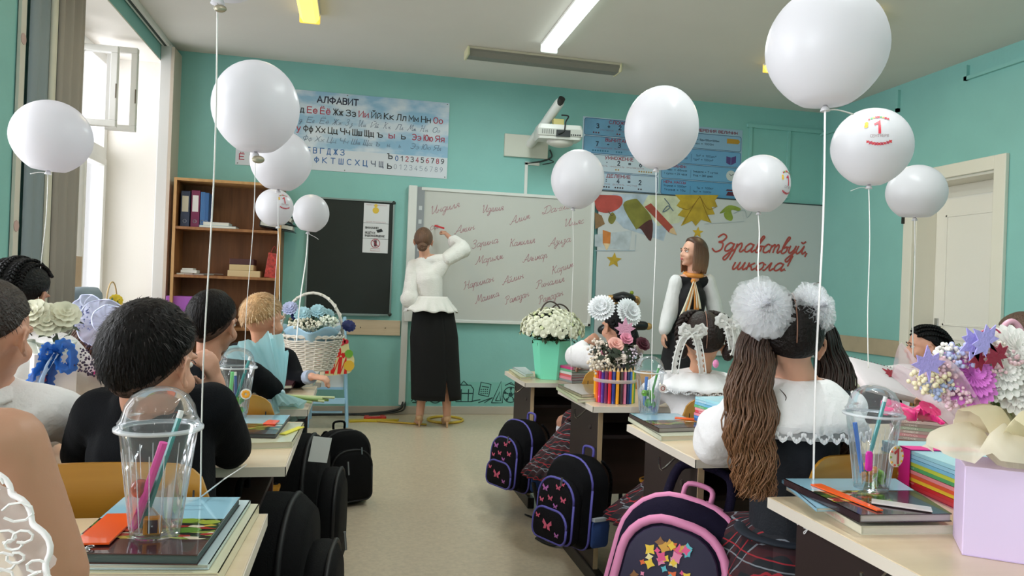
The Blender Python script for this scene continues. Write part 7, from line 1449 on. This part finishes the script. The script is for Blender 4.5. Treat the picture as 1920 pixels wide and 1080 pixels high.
def lap(t, J, m=None, s=1, name='plaid_skirt', k=.72):
    h = V(J['hip']); S = [(h+V((0, 0, .03)), .125*s, h, .15*s)]
    for q in 'LR': e = h.lerp(V(J['kn'+q]), k); S.append((h, .14*s, e, .105*s)); S.append((e, .10*s, e-V((0, 0, .10)), .11*s))
    S.append((h.lerp(V(J['knL']), k), .10*s, h.lerp(V(J['knR']), k), .10*s)); return garment(t, S, m or plaidm, name, .011, 4, .008, 3)
# --- girl with long brown ponytails, nearest on the right
hc = ED(1478, 640, 1.86); rz = facing(.42, 1); H = headM(hc, rz, R(-6), 0, 1.0); M, J = seatJ(hc.x+.0, hc.y+.0, facing(.1, 1), hc.z+.12, 1.0, lean=.02); J['neck'] = ED(1500, 718, 1.88); J['shL'] = ED(1400, 765, 1.86); J['shR'] = ED(1585, 765, 1.92); J['chest'] = ED(1490, 830, 1.92); J['elL'] = ED(1345, 820, 2.0); J['wrL'] = ED(1380, 790, 2.25); J['hip'] = ED(1480, 985, 1.92); J['hip'].z = .53
jk = mat('#12161f', .8, .2, 200)
t = person('girl with two long wavy brown ponytails under white tulle bows, back to camera', (hc.x, hc.y, 0), H, J, '#cf9c82', s=.95)
hair_cap(H, t, mat('#150e0c', .5, .6, 120, .3, 60, spec=.2), 34, -8, -40, .07, seed=8, lump=.02, part=True, na=96); MB().tube(smooth_path([H @ (V((0, -.012, .018))+V((.0, -cos(e), sin(e)))*.104) for e in [R(-15+10*k) for k in range(10)]], 2), .0016, 6).build('parting', skinm('#8a6250'), t, smooth=1)
gh = grad_hair('#38261f', '#9a6c4a', .70, 1.12)
bl1, br1 = ED(1428, 588, 1.84), ED(1540, 592, 1.94)
locks('ponytail', t, gh, bl1+V((0, .0, -.02)), [ED(1412, 680, 1.80), ED(1405, 790, 1.78), ED(1412, 880, 1.78), ED(1420, 940, 1.78)], 520, .036, .064, .0022, .012, 3, 24, phase=.3, vary=.2)
locks('ponytail', t, grad_hair('#1a1210', '#553828', .72, 1.12), br1+V((0, .0, -.02)), [ED(1560, 680, 1.93), ED(1570, 760, 1.93), ED(1572, 830, 1.94), ED(1560, 870, 1.95)], 420, .03, .06, .0022, .011, 9, 22, phase=.3, vary=.2)
o = MB().tube(smooth_path([ED(1462, 730, 1.82), ED(1474, 745, 1.8), ED(1466, 762, 1.8)]), .0011, 5).build('loose_curl', mat('#3a2822', .5), t, smooth=1)
tul = gauze('#fbfbff', .36); tulc = gauze('#ffffff', .5)
pompom(ED(1432, 576, 1.76), .076, tul, t, 'tulle_bow', (-.1, -1, .35), 10, 22, 1); pompom(ED(1432, 574, 1.75), .04, tulc, t, 'tulle_center', (-.1, -1, .35), 6, 16, 2)
pompom(ED(1528, 578, 1.80), .066, tul, t, 'tulle_bow', (.3, -1, .3), 10, 22, 3); pompom(ED(1526, 576, 1.79), .034, tulc, t, 'tulle_center', (.2, -1, .3), 6, 16, 4)
garment(t, [(J['neck']-V((0, 0, .02)), .05, J['chest'], .11), (J['chest'], .112, J['hip'], .10), (J['neck']-V((0, 0, .02)), .048, J['shL'], .05), (J['neck']-V((0, 0, .02)), .048, J['shR'], .05)], jk, 'vest', .009, 3)
wb = mat('#e9e7e8', .75, .35, 50)
for k in 'LR': garment(t, [(J['sh'+k], .055, J['el'+k], .066), (J['el'+k], .066, J['el'+k].lerp(J['wr'+k], .7), .042), (J['sh'+k].lerp(J['el'+k], .75), .072, J['el'+k]+V((0, 0, -.01)), .070)], wb, 'sleeve', .009, 3, .010, ord(k))
lace_collar(t, J, M, 1, wb, .115, .15); scallop(t, V(J['neck']), M, .152, 1.18, .82, -.105, mat('#e9e8ea', .7), n=34, h=.026); cn_ = V(J['neck']); MB().sheet(lambda u, v: cn_+M.to_3x3() @ V(((.149+.004*v)*1.18*cos(2*pi*u), (.149+.004*v)*.82*sin(2*pi*u), 0))+V((0, 0, -.095-.03*v)), 96, 2).build('lace_band', gauze('#f4f4f6', .6), t, smooth=1)
skirt(t, J['hip'], .60, .30, .12, .24, plaidm, M); lap(t, J, k=.6); legs_wear(t, J, None, None, socks=mat('#e4e4e6', .7), s=.95); MB().tube([J['hip']+V((.12*cos(a), .11*sin(a), .085)) for a in [i*pi/12 for i in range(25)]], .022, 8, flat=.3).build('waistband', mat('#1c2430', .8), t, smooth=1)
# --- girl with lace ribbon braids, second row
def braid(par, m, pts, r, name='braid', n=10, seg=8):
    P_ = smooth_path([V(p) for p in pts], seg*3); K = len(P_); mb = MB()
    for q in range(3):
        ph = q*2*pi/3; out = []
        for i, p in enumerate(P_): u = i/(K-1)*n*pi; d = V((cos(u+ph)*r, sin(2*(u+ph))*r*.55, 0)); out.append(p+d)
        mb.tube(out, [r*.72*(1-.35*i/K) for i in range(K)], 8)
    return mb.build(name, m, par, smooth=1)
hc = ED(1318, 642, 2.80); rz = facing(.35, 1); H = headM(hc, rz, R(-6), 0, .98); M, J = seatJ(hc.x, hc.y+.02, facing(.3, 1), hc.z+.115, .95, lean=.0)
t = person('girl with dark braided hair tied with white lace ribbons and white collar', (hc.x, hc.y, 0), H, J, '#c69274', s=.9)
hk = mat('#20130f', .48, .6, 130, .3, 60, spec=.25)
hair_cap(H, t, hk, 34, -2, -38, .07, seed=2, lump=.03, part=True, na=96); MB().tube(smooth_path([H @ (V((0, -.012, .018))+V((.0, -cos(e), sin(e)))*.106) for e in [R(-25+10*k) for k in range(11)]], 2), .0016, 6).build('parting', skinm('#8a6250'), t, smooth=1)
for s in (-1, 1):
    braid(t, hk, [H @ V((s*.03, .02, .12)), H @ V((s*.07, -.02, .10)), H @ V((s*.095, -.05, .04)), H @ V((s*.09, -.06, -.03))], .013, 'braid', 7); MB().ell(H @ V((s*.085, -.06, -.04)), (.022, .022, .03), 10).build('braid_loop', hk, t, smooth=1)
wl = gauze('#f2f0ee', .82)
def lacebow(c, par, tails, s=1):
    for sg in (-1, 1): lace(c, [(0, 0, 0), (sg*.03*s, -.01, .02*s), (sg*.045*s, -.01, -.002), (sg*.02*s, -.01, -.012*s), (0, 0, 0)], .026*s, wl, par, 'ribbon_loop', 24, .003)
    for tp in tails: lace(c, tp, .026*s, wl, par, 'lace_tail', 30, .004); 
    for tp in tails:
        for sg in (-1, 1): MB().tube([c+V(p)+V((sg*.013*s, -.008, 0)) for p in smooth_path([V(q) for q in tp], 5)], .0022, 5).build('lace_edge', mat('#f2f0ee', .7, .6, 300), par, smooth=1)
lacebow(ED(1297, 622, 2.60), t, [[(0, 0, 0), (-.035, 0, -.03), (-.055, 0, -.09), (-.062, 0, -.15)], [(0, 0, 0), (.02, 0, -.03), (.035, 0, -.09), (.045, 0, -.15)]], .95)
lacebow(ED(1366, 604, 2.66), t, [[(0, 0, 0), (.025, 0, -.03), (.03, 0, -.09), (.02, 0, -.12)], [(0, 0, 0), (.0, 0, -.03), (.01, 0, -.07), (.015, 0, -.10)]], 1.0)
MB().ell(ED(1342, 682, 2.7), (.012, .01, .016), 10).build('pink_bead', mat('#e28ab8', .4), t)
top_garment(t, J, wb, 'blouse', .95, puff=.012, fold=.004); lace_collar(t, J, M, 1, wb, .06, .165); scallop(t, V(J['neck']), M, .165, 1.18, .80, -.05, mat('#e9e8ea', .7), h=.012)
skirt(t, J['hip'], .56, .36, .12, .24, plaidm, M, off=(-.10, 0)); lap(t, J, s=.92); legs_wear(t, J, None, None, socks=mat('#1a1a20', .7), s=.9)
# --- girl with white flower pompoms, front row
hc = ED(1158, 612, 3.78); rz = facing(-.35, 1); H = headM(hc, rz, R(-4), 0, .95); M, J = seatJ(hc.x, hc.y, facing(-.3, 1), hc.z+.11, .92, lean=.02); J['elL'] = ED(1080, 668, 3.95); J['wrL'] = ED(1100, 640, 3.95)
t = person('girl with black hair and two white chrysanthemum pompoms behind the pencil vase', (hc.x, hc.y, 0), H, J, '#c69076', s=.88, hdir={'L': (V((.6, .1, .3)), V((0, -1, .5)), 1)})
hair_cap(H, t, hair_k, 34, -8, -45, .08, seed=4, lump=.03); braid(t, hair_k, [H @ V((-.06, -.05, .03)), H @ V((-.05, -.09, -.05)), H @ V((-.045, -.09, -.12))], .014, 'braid', 6); hair_o = MB().ell(H @ V((.03, -.07, -.07)), (.045, .04, .07), 12).build('hair_back', hair_k, t, smooth=1)
pmm = mum_mesh('pom', .070, 6, 26, '#eef0f2', up_=1.4)
put(pmm, 'flower_pompom', t, ED(1128, 578, 3.62), (-.5, -1, .5), 1, .2); put(pmm, 'flower_pompom', t, ED(1177, 586, 3.58), (.3, -1, .4), 1.05, .7)
top_garment(t, J, wb, 'blouse', .92, puff=.022, fold=.005, sleeve=.75); mb = MB(); bv = garment(t, [(J['neck']-V((0, 0, .02)), .05, J['chest'], .108), (J['chest'], .112, J['hip'], .11)], mat('#2e3440', .8), 'vest', .01, 3)
lace_collar(t, J, M, 1, mat('#b9c2d2', .7), .075, .125); skirt(t, V((1.20, 3.62, .5)), .56, .30, .12, .22, plaidm, M, off=(-.14, 0)); lap(t, J, s=.9); legs_wear(t, J, None, None, socks=mat('#e2e2e8', .7), s=.88)
# --- girl with cornrow braids in profile, by the door
hc = ED(1734, 650, 4.05); rz = facing(-.95, .45); H = headM(hc, rz, R(-3), 0, .98); M, J = seatJ(hc.x+.02, hc.y, facing(-.6, 1), hc.z+.11, .95, lean=.03)
t = person('girl with black cornrow braids seen in left profile before the white door', (hc.x, hc.y, 0), H, J, '#c69076', s=.9)
hair_cap(H, t, hair_k, 40, 12, -38, .06, seed=4, lump=.03); face_parts(H, t)
for k in range(7):
    a0 = -1.15+k*.38; pts = []
    for e in range(9): ee = R(48-100*(e/8)) if True else 0; th_ = R(55-160*e/8); pts.append(H @ (V((0, -.012, .018))+V((sin(a0)*.080*cos(th_*.35), cos(R(55+e*17))*.108, sin(R(55+e*17))*.104*cos(a0*.9)+.0))))
    braid(t, hair_k, pts, .0085, 'braid', 13, 4)
top_garment(t, J, wb, 'blouse', .95, puff=.015, fold=.006); lace_collar(t, J, M, 1, wb, .08, .14)
legs_wear(t, J, suit, s=.9)
MB().ell(H @ V((-.078, .0, -.045)), .004, 8).build('earring', mat('#d9c27a', .2, metal=1), t)
# --- boy at the right edge, mostly hidden by flowers
hc = ED(1915, 640, 2.9); H = headM(hc, facing(-.5, 1), R(-8), 0, 1.0); M, J = seatJ(hc.x+.02, hc.y, facing(-.3, 1), hc.z+.115, .95)
t = person('boy with cropped brown hair at the right edge behind the flowers', (hc.x, hc.y, 0), H, J, '#cf9a80', s=.9)
hair_cap(H, t, mat('#5a4232', .6, .5, 300, .35, 150), 36, 8, -34, .025, seed=4, lump=0); tufts(H, t, mat('#3f2c22', .5), 1800, 36, 12, -28, .010, .02, .4, 6, .0008); face_parts(H, t); top_garment(t, J, wb, 'shirt', .95); legs_wear(t, J, suit, s=.9)
# --- girl with ribbon bow headband, left
hc = ED(196, 618, 2.95); H = headM(hc, facing(.2, 1), R(-12), 0, .98); M, J = seatJ(hc.x, hc.y+.05, facing(.1, 1), hc.z+.11, .92)
t = person('girl with brown hair and a big sheer white bow headband, left of boy in black', (hc.x, hc.y, 0), H, J, '#cf9c82', s=.88)
hair_cap(H, t, mat('#1c1413', .45, .6, 120, .3, 60), 30, -10, -42, .07, seed=4, lump=.02)
locks('hair_lengths', t, grad_hair('#2a1c18', '#6a4a38', .88, 1.12), H @ V((0, -.06, .03)), [H @ V((-.01, -.10, -.06)), H @ V((-.03, -.11, -.14)), H @ V((-.03, -.10, -.22))], 130, .05, .075, .004, .004, 3, 10)
shb = gauze('#dde2fa', .55)
def disc(c, r, nrm, seed, par, name='bow_loop', sq=1):
    q = V(nrm).to_track_quat('Z', 'Y').to_matrix().to_4x4(); TT = M4.Translation(V(c)) @ q
    MB().sheet(lambda u, v: TT @ V((r*v*cos(2*pi*u), r*sq*v*sin(2*pi*u), .010*sin(2*pi*u*7+seed+v*4)*v+.012*(1-v))), 72, 8).build(name, shb, par, smooth=1)
    MB().tube([TT @ V((r*cos(2*pi*u/40), r*sq*sin(2*pi*u/40), .006*sin(2*pi*u/40*7+seed+4))) for u in range(41)], .0035, 6, flat=.6).build('satin_edge', mat('#d3daf4', .35), par, smooth=1)
disc(ED(190, 605, 2.70), .088, (-.1, -1, .25), 1, t); disc(ED(162, 575, 2.78), .06, (-.5, -1, .3), 2, t, sq=.8); disc(ED(205, 600, 2.66), .055, (.3, -1, .3), 4, t, 'inner_loop')
dots(ED(157, 600, 2.68), (.045, .03, .05), 60, .003, '#8088b0', t, 'sprigs')
top_garment(t, J, wb, 'blouse', .9, puff=.015, fold=.004); legs_wear(t, J, suit, s=.88)
# --- child with plaited dark hair behind the cream flowers
hc = ED(38, 555, 2.45); H = headM(hc, facing(.2, 1), R(-12), 0, 1.03); M, J = seatJ(hc.x, hc.y, facing(.1, 1), hc.z+.11, .95)
t = person('child with black plaited hair behind the cream flowers at the left edge', (hc.x, hc.y, 0), H, J, '#c69076', s=.9)
hair_cap(H, t, hair_k, 34, -10, -45, .08, seed=4, lump=.04)
for k in (-2, -1, 0, 1, 2):
    pts = []
    for q in range(8): e = R(45+22*q); d_ = V((sin(k*.38)*.9, cos(e), sin(e))).normalized(); pts.append(H @ (V((0, -.012, .018))+d_*ell_r(d_)*1.10))
    braid(t, hair_k, pts, .0085, 'braid', 14, 3)
top_garment(t, J, wb, 'blouse', .95, puff=.01); legs_wear(t, J, suit, s=.9)
# --- child in white shirt cut by the left edge
hc = ED(-22, 628, 1.62); H = headM(hc, facing(.15, 1), R(-6), 0, 1.05); M, J = seatJ(hc.x-.02, hc.y+.03, facing(.1, 1), hc.z+.12, .98)
t = person('child in white shirt with swept back brown hair, cut by the left edge', (hc.x, hc.y, 0), H, J, '#d6a088', s=.95)
hair_cap(H, t, mat('#2a1c17', .5, .6, 120, .3, 60), 40, 14, -30, .05, seed=4, lump=.03, rim=.35); tufts(H, t, mat('#2a1c17', .5), 1200, 40, 18, -22, .016, .05, .12, 3); MB().ell(H @ V((-.01, -.11, .06)), .038, 14).build('hair_bun', hair_b, t, smooth=1)
face_parts(H, t); top_garment(t, J, wb, 'shirt', 1.0, puff=.012, fold=.006, seed=4); legs_wear(t, J, suit, s=.95); lace_collar(t, J, M, 1, wb, .03, .085)
# --- nearest child: shoulder and arm in a lace dress, lower left
hc = V((-.62, .74, 1.20)); H = headM(hc, facing(.1, 1), 0, 0, 1.05)
J = dict(neck=V((-.58, .74, 1.065)), chest=V((-.56, .74, .92)), hip=V((-.56, .72, .53)), shR=ED(12, 832, .76), shL=V((-.74, .74, 1.0)), elR=ED(112, 1075, .79), elL=V((-.82, .85, .80)), wrR=V((-.36, 1.06, .79)), wrL=V((-.66, 1.04, .79)), knL=V((-.64, 1.06, .52)), knR=V((-.48, 1.06, .52)), anL=V((-.64, 1.08, .1)), anR=V((-.48, 1.08, .1)), foot=V((0, .12, -.04)))
t = person('child in a white lace dress at lower left, only the bare upper arm in view', (-.56, .74, 0), H, J, '#bf8d72', s=1.0, vox=.007)
hair_cap(H, t, hair_b, 34, -5, -40, .08, seed=4, lump=.03); face_parts(H, t)
lac = gauze('#efe9e8', .5); sh_ = J['shR']
body_ = garment(t, [(J['neck']-V((0, 0, .03)), .055, J['chest'], .115), (J['chest'], .118, J['hip'], .12), (J['neck']-V((0, 0, .03)), .05, J['shL'], .05)], mat('#e2d6d0', .7), 'dress', .01, 3)
pA, pB, pC, pD = ED(-60, 880, .70), ED(12, 905, .68), ED(85, 1010, .66), ED(60, 1120, .64)
def lf_(u, v): a = pA.lerp(pB, u) if False else None
mb = MB(); L1 = smooth_path([ED(-40, 860, .70), ED(10, 900, .685), ED(55, 955, .675), ED(95, 1030, .665), ED(80, 1110, .65)], 8); L2 = smooth_path([ED(-120, 950, .70), ED(-80, 1000, .69), ED(-50, 1050, .68), ED(-20, 1120, .67), ED(-20, 1180, .66)], 8)
mb.sheet(lambda u, v: L1[min(int(u*(len(L1)-1)), len(L1)-1)].lerp(L2[min(int(u*(len(L1)-1)), len(L1)-1)], v)+V((.004*sin(u*40)*(1-v), -.006*sin(v*9+u*5), 0)), 32, 12); mb.build('lace_sleeve', lac, t, smooth=1)
MB().tube([p+V((.0025*sin(i*.9), -.004, .0025*cos(i*.9))) for i, p in enumerate(L1)], .0028, 6).build('lace_edge', mat('#eae4e4', .6), t, smooth=1)
mb = MB(); rr_ = random.Random(4)
for k in range(26):
    u, v = rr_.random(), rr_.random()*.8; p = L1[int(u*(len(L1)-1))].lerp(L2[int(u*(len(L1)-1))], v)+V((0, -.010, 0)); q = .004+.005*rr_.random(); mb.tube([p+V((q*1.5*cos(a), 0, q*sin(a))) for a in [i*pi/4+k for i in range(8)]], .0013, 5)
mb.build('lace_pattern', mat('#f0eceb', .6), t, kind='stuff'); legs_wear(t, J, None, None, socks=mat('#e4e4e6', .7), s=.95); skirt(t, J['hip'], .62, .40, .13, .24, mat('#e2d6d0', .7), M4.Identity(4), name='dress_skirt')
# --- teacher writing on the board, back to the camera
D = 6.42; g = lambda x, y, d=D: ED(x, y, d)
hc = g(794, 452); H = headM(hc, facing(.15, 1), R(6), 0, 1.0)
J = dict(neck=g(797, 484), chest=g(803, 525), hip=g(812, 600), shL=g(776, 500), shR=g(838, 487), elL=g(768, 560, 6.36), elR=g(866, 468, 6.55), wrL=g(776, 570, 6.2), wrR=g(838, 440, 6.85), knL=g(797, 690), knR=g(836, 690), anL=g(786, 785), anR=g(838, 781), foot=V((-.01, .13, -.05)))
J['wrL'] = J['elL']+V((.10, .20, .02))
t = person('woman in white ruffled blouse and long black skirt writing on the whiteboard', (J['hip'].x, J['hip'].y, 0), H, J, '#cf9a80', s=1.05, hdir={'R': ((g(822, 424, 6.97)-J['wrR']).normalized(), V((.5, -1, .2)), 1)}, curl=.7, vox=.007)
hh_ = mat('#6a4a34', .42, .6, 90, .4, 40, stretch=(3, 3, .4)); hair_cap(H, t, hh_, 34, -12, -40, .07, seed=2, lump=.02)
mb = MB(); mb.ell(H @ V((0, -.115, -.045)), (.042, .032, .036), 14); o = mb.build('hair_bun', hh_, t, smooth=1)
for k in range(3): MB().tube([H @ V((.034*(1-.2*k)*cos(a), -.128-.006*k, -.045+.03*(1-.2*k)*sin(a))) for a in [i*pi/8 for i in range(17)]], .010, 8).build('bun_twist', hh_, t, smooth=1)
wbl = mat('#ece9e6', .75, .6, 45, stretch=(1, 1, 5)); n_ = J['neck']; c_ = J['chest']; h_ = J['hip']
garment(t, [(n_-V((0, 0, .025)), .06, c_, .125), (c_, .128, g(808, 566), .105), (n_-V((0, 0, .03)), .055, J['shL'], .058), (n_-V((0, 0, .03)), .055, J['shR'], .058), (c_, .11, J['shL'], .05), (c_, .11, J['shR'], .05)], wbl, 'blouse', .010, 3, .002)
garment(t, [(J['shL'], .062, J['elL'], .075), (J['elL'], .085, J['elL']+V((.02, .05, -.01)), .07), (J['elL']+V((.02, .05, 0)), .06, J['wrL'], .035)], wbl, 'sleeve', .01, 3, .010, 3); garment(t, [(J['shR'], .062, J['elR'], .082), (J['elR'], .082, J['elR'].lerp(J['wrR'], .55), .060)], wbl, 'sleeve', .01, 3, .010, 5)
wc = g(809, 560); mb = MB(); mb.sheet(lambda u, v: wc+V(((.125+.085*v)*cos(2*pi*u)*(1+.05*v*sin(16*2*pi*u))*1.1, (.11+.07*v)*sin(2*pi*u)*(1+.05*v*sin(16*2*pi*u)), .02-.13*v+.008*v*sin(9*2*pi*u))), 140, 8); mb.build('peplum', wbl, t, smooth=1, solid=.004)
sk = mat('#030304', .95); b0 = g(812, 568); b1 = g(818, 748); mb = MB()
def skf(u, v):
    a = 2*pi*u+pi*1.62; o_ = .0
    if v > .78: a = pi*1.62+R(9)*(v-.78)*3+(2*pi-R(18)*(v-.78)*3)*u
    c = b0.lerp(b1, v); r = .145+.032*min(1, v*3)+.012*v; return c+V((r*1.15*cos(a), r*.78*sin(a), 0))
mb.sheet(skf, 64, 14); mb.build('long_skirt', sk, t, smooth=1, solid=.004)
for k in 'LR':
    a = V(J['an'+k]); sc_ = mat('#c49a72', .35); gz = .0; mb = MB(); mb.cap(V((a.x, a.y-.02, .075)), .034, V((a.x-.005, a.y+.13, .022)), .026, 10); o = remesh(mb, 'shoe', sc_, t, .006, 1); MB().tube([(a.x, a.y-.03, .065), (a.x, a.y-.04, 0)], [.014, .006], 8).build('heel', sc_, o); MB().tube([a+V((.036*cos(q), .036*sin(q), -.01)) for q in [i*pi/8 for i in range(17)]], .004, 6).build('ankle_strap', sc_, o, smooth=1)
mk = thing('marker', 'red marker in the hand of the woman at the whiteboard', 'marker', g(822, 425, 6.93)); MB().tube([g(832, 428, 6.88), g(816, 423, 7.0)], .009, 8).build('barrel', mat('#d8303a', .3), mk, smooth=40); MB().tube([g(816, 423, 7.0), g(814, 422.5, 7.02)], .004, 6).build('nib', mat('#a02028', .5), mk)
# --- second woman facing left in black vest, white sleeves and orange scarf
D = 5.5; hc = g(1299, 474, D); H = headM(hc, facing(-1, -.12), R(4), 0, 1.0)
J = dict(neck=g(1300, 518, D), chest=g(1293, 560, D), hip=g(1286, 640, D), shL=g(1328, 528, D+.03), shR=g(1268, 528, D-.02), elL=g(1342, 590, D+.02), elR=g(1255, 590, D-.03), wrL=g(1322, 650, D-.1), wrR=g(1244, 624, D-.08), knL=g(1296, 770, D), knR=g(1270, 770, D), anL=g(1296, 870, D), anR=g(1270, 870, D), foot=V((-.08, -.10, -.04)))
for k in 'LR': J['an'+k].z = .09
t = person('smiling woman in black vest, white sleeves and orange scarf before the banner', (J['hip'].x, J['hip'].y, 0), H, J, '#d9a68e', s=1.05, hdir={'R': (V((-.05, -.05, -1)), V((-1, 0, 0)), 1), 'L': (V((-.6, -.3, -.6)), V((0, -1, 0)), -1)}, curl=.35, vox=.007)
face_parts(H, t, '#5a4030', '#b8585c')
hm = grad_hair('#4a3226', '#8a6248', 1.42, 1.62); hair_cap(H, t, hm, 46, 22, -20, .09, seed=2, lump=.02)
mb = MB(); r_ = random.Random(3)
for k in range(170):
    a = R(62+236*r_.random()) if True else 0; d = V((sin(a), cos(a), 0)); st = V((0, -.012, .018))+V((d.x*.060, d.y*.078, .062)); md = V((0, -.012, .018))+V((d.x*.088, d.y*.108, -.01)); ed = V((0, -.012, .018))+V((d.x*.085, d.y*.105, -.15-.02*r_.random())); e2 = V((0, -.012, .018))+V((d.x*.092, d.y*.112, -.08))
    mb.tube([H @ p for p in smooth_path([st, md, e2, ed], 4)], [.0065]*10+[.005, .004, .002], 5)
mb.build('hair_lengths', hm, t, smooth=1, kind='stuff')
ws = mat('#dcdbdc', .7, .3, 40); vest = mat('#0b0b10', .85)
garment(t, [(J['neck']-V((0, 0, .03)), .056, J['chest'], .12), (J['chest'], .125, g(1290, 600, D), .105), (g(1290, 600, D), .105, J['hip'], .135), (J['neck']-V((0, 0, .03)), .052, J['shL'], .045), (J['neck']-V((0, 0, .03)), .052, J['shR'], .045)], vest, 'vest', .01, 3)
for k in 'LR': garment(t, [(J['sh'+k], .055, J['el'+k], .062), (J['el'+k], .062, J['el'+k].lerp(J['wr'+k], .85), .042)], ws, 'sleeve', .009, 3, .006, ord(k)); MB().tube([V(J['el'+k]).lerp(V(J['wr'+k]), .84), V(J['el'+k]).lerp(V(J['wr'+k]), .97)], .032, 14).build('cuff', ws, t, smooth=40)
b0 = J['hip']+V((0, 0, .06)); b1 = V((b0.x, b0.y, .35)); MB().sheet(lambda u, v: b0.lerp(b1, v)+V(((.15+.09*v)*cos(2*pi*u)*(1+.02*sin(20*u)), (.12+.09*v)*sin(2*pi*u), 0)), 48, 8).build('skirt', vest, t, smooth=1, solid=.004)
legs_wear(t, J, None, None, s=1.0)
osc = mat('#d98a3a', .5, .2, 30, .25, 12); cr = mat('#e6ddc6', .5); n_ = J['neck']
MB().tube(smooth_path([n_+V((.062*cos(a), .055*sin(a), .012+.01*sin(a))) for a in [i*pi/8 for i in range(17)]], 2), .018, 8).build('scarf_collar', osc, t, smooth=1)
kn = n_+V((-.045, -.10, -.04)); MB().ell(kn, (.022, .018, .02), 10).build('scarf_knot', osc, t, smooth=1)
for dx, m_, L, w in ((-.07, cr, .26, .05), (-.055, osc, .25, .028), (.015, osc, .26, .035), (.03, cr, .2, .03)): MB().sheet(lambda u, v: kn+V((dx*v*1.2+(u-.5)*w*(.4+v*.9), -.012-.02*sin(v*2.2)-.004*sin(u*9), -L*v)), 6, 12).build('scarf_tail', m_, t, smooth=1, solid=.002)

bpy.data.scenes.remove(TMP)
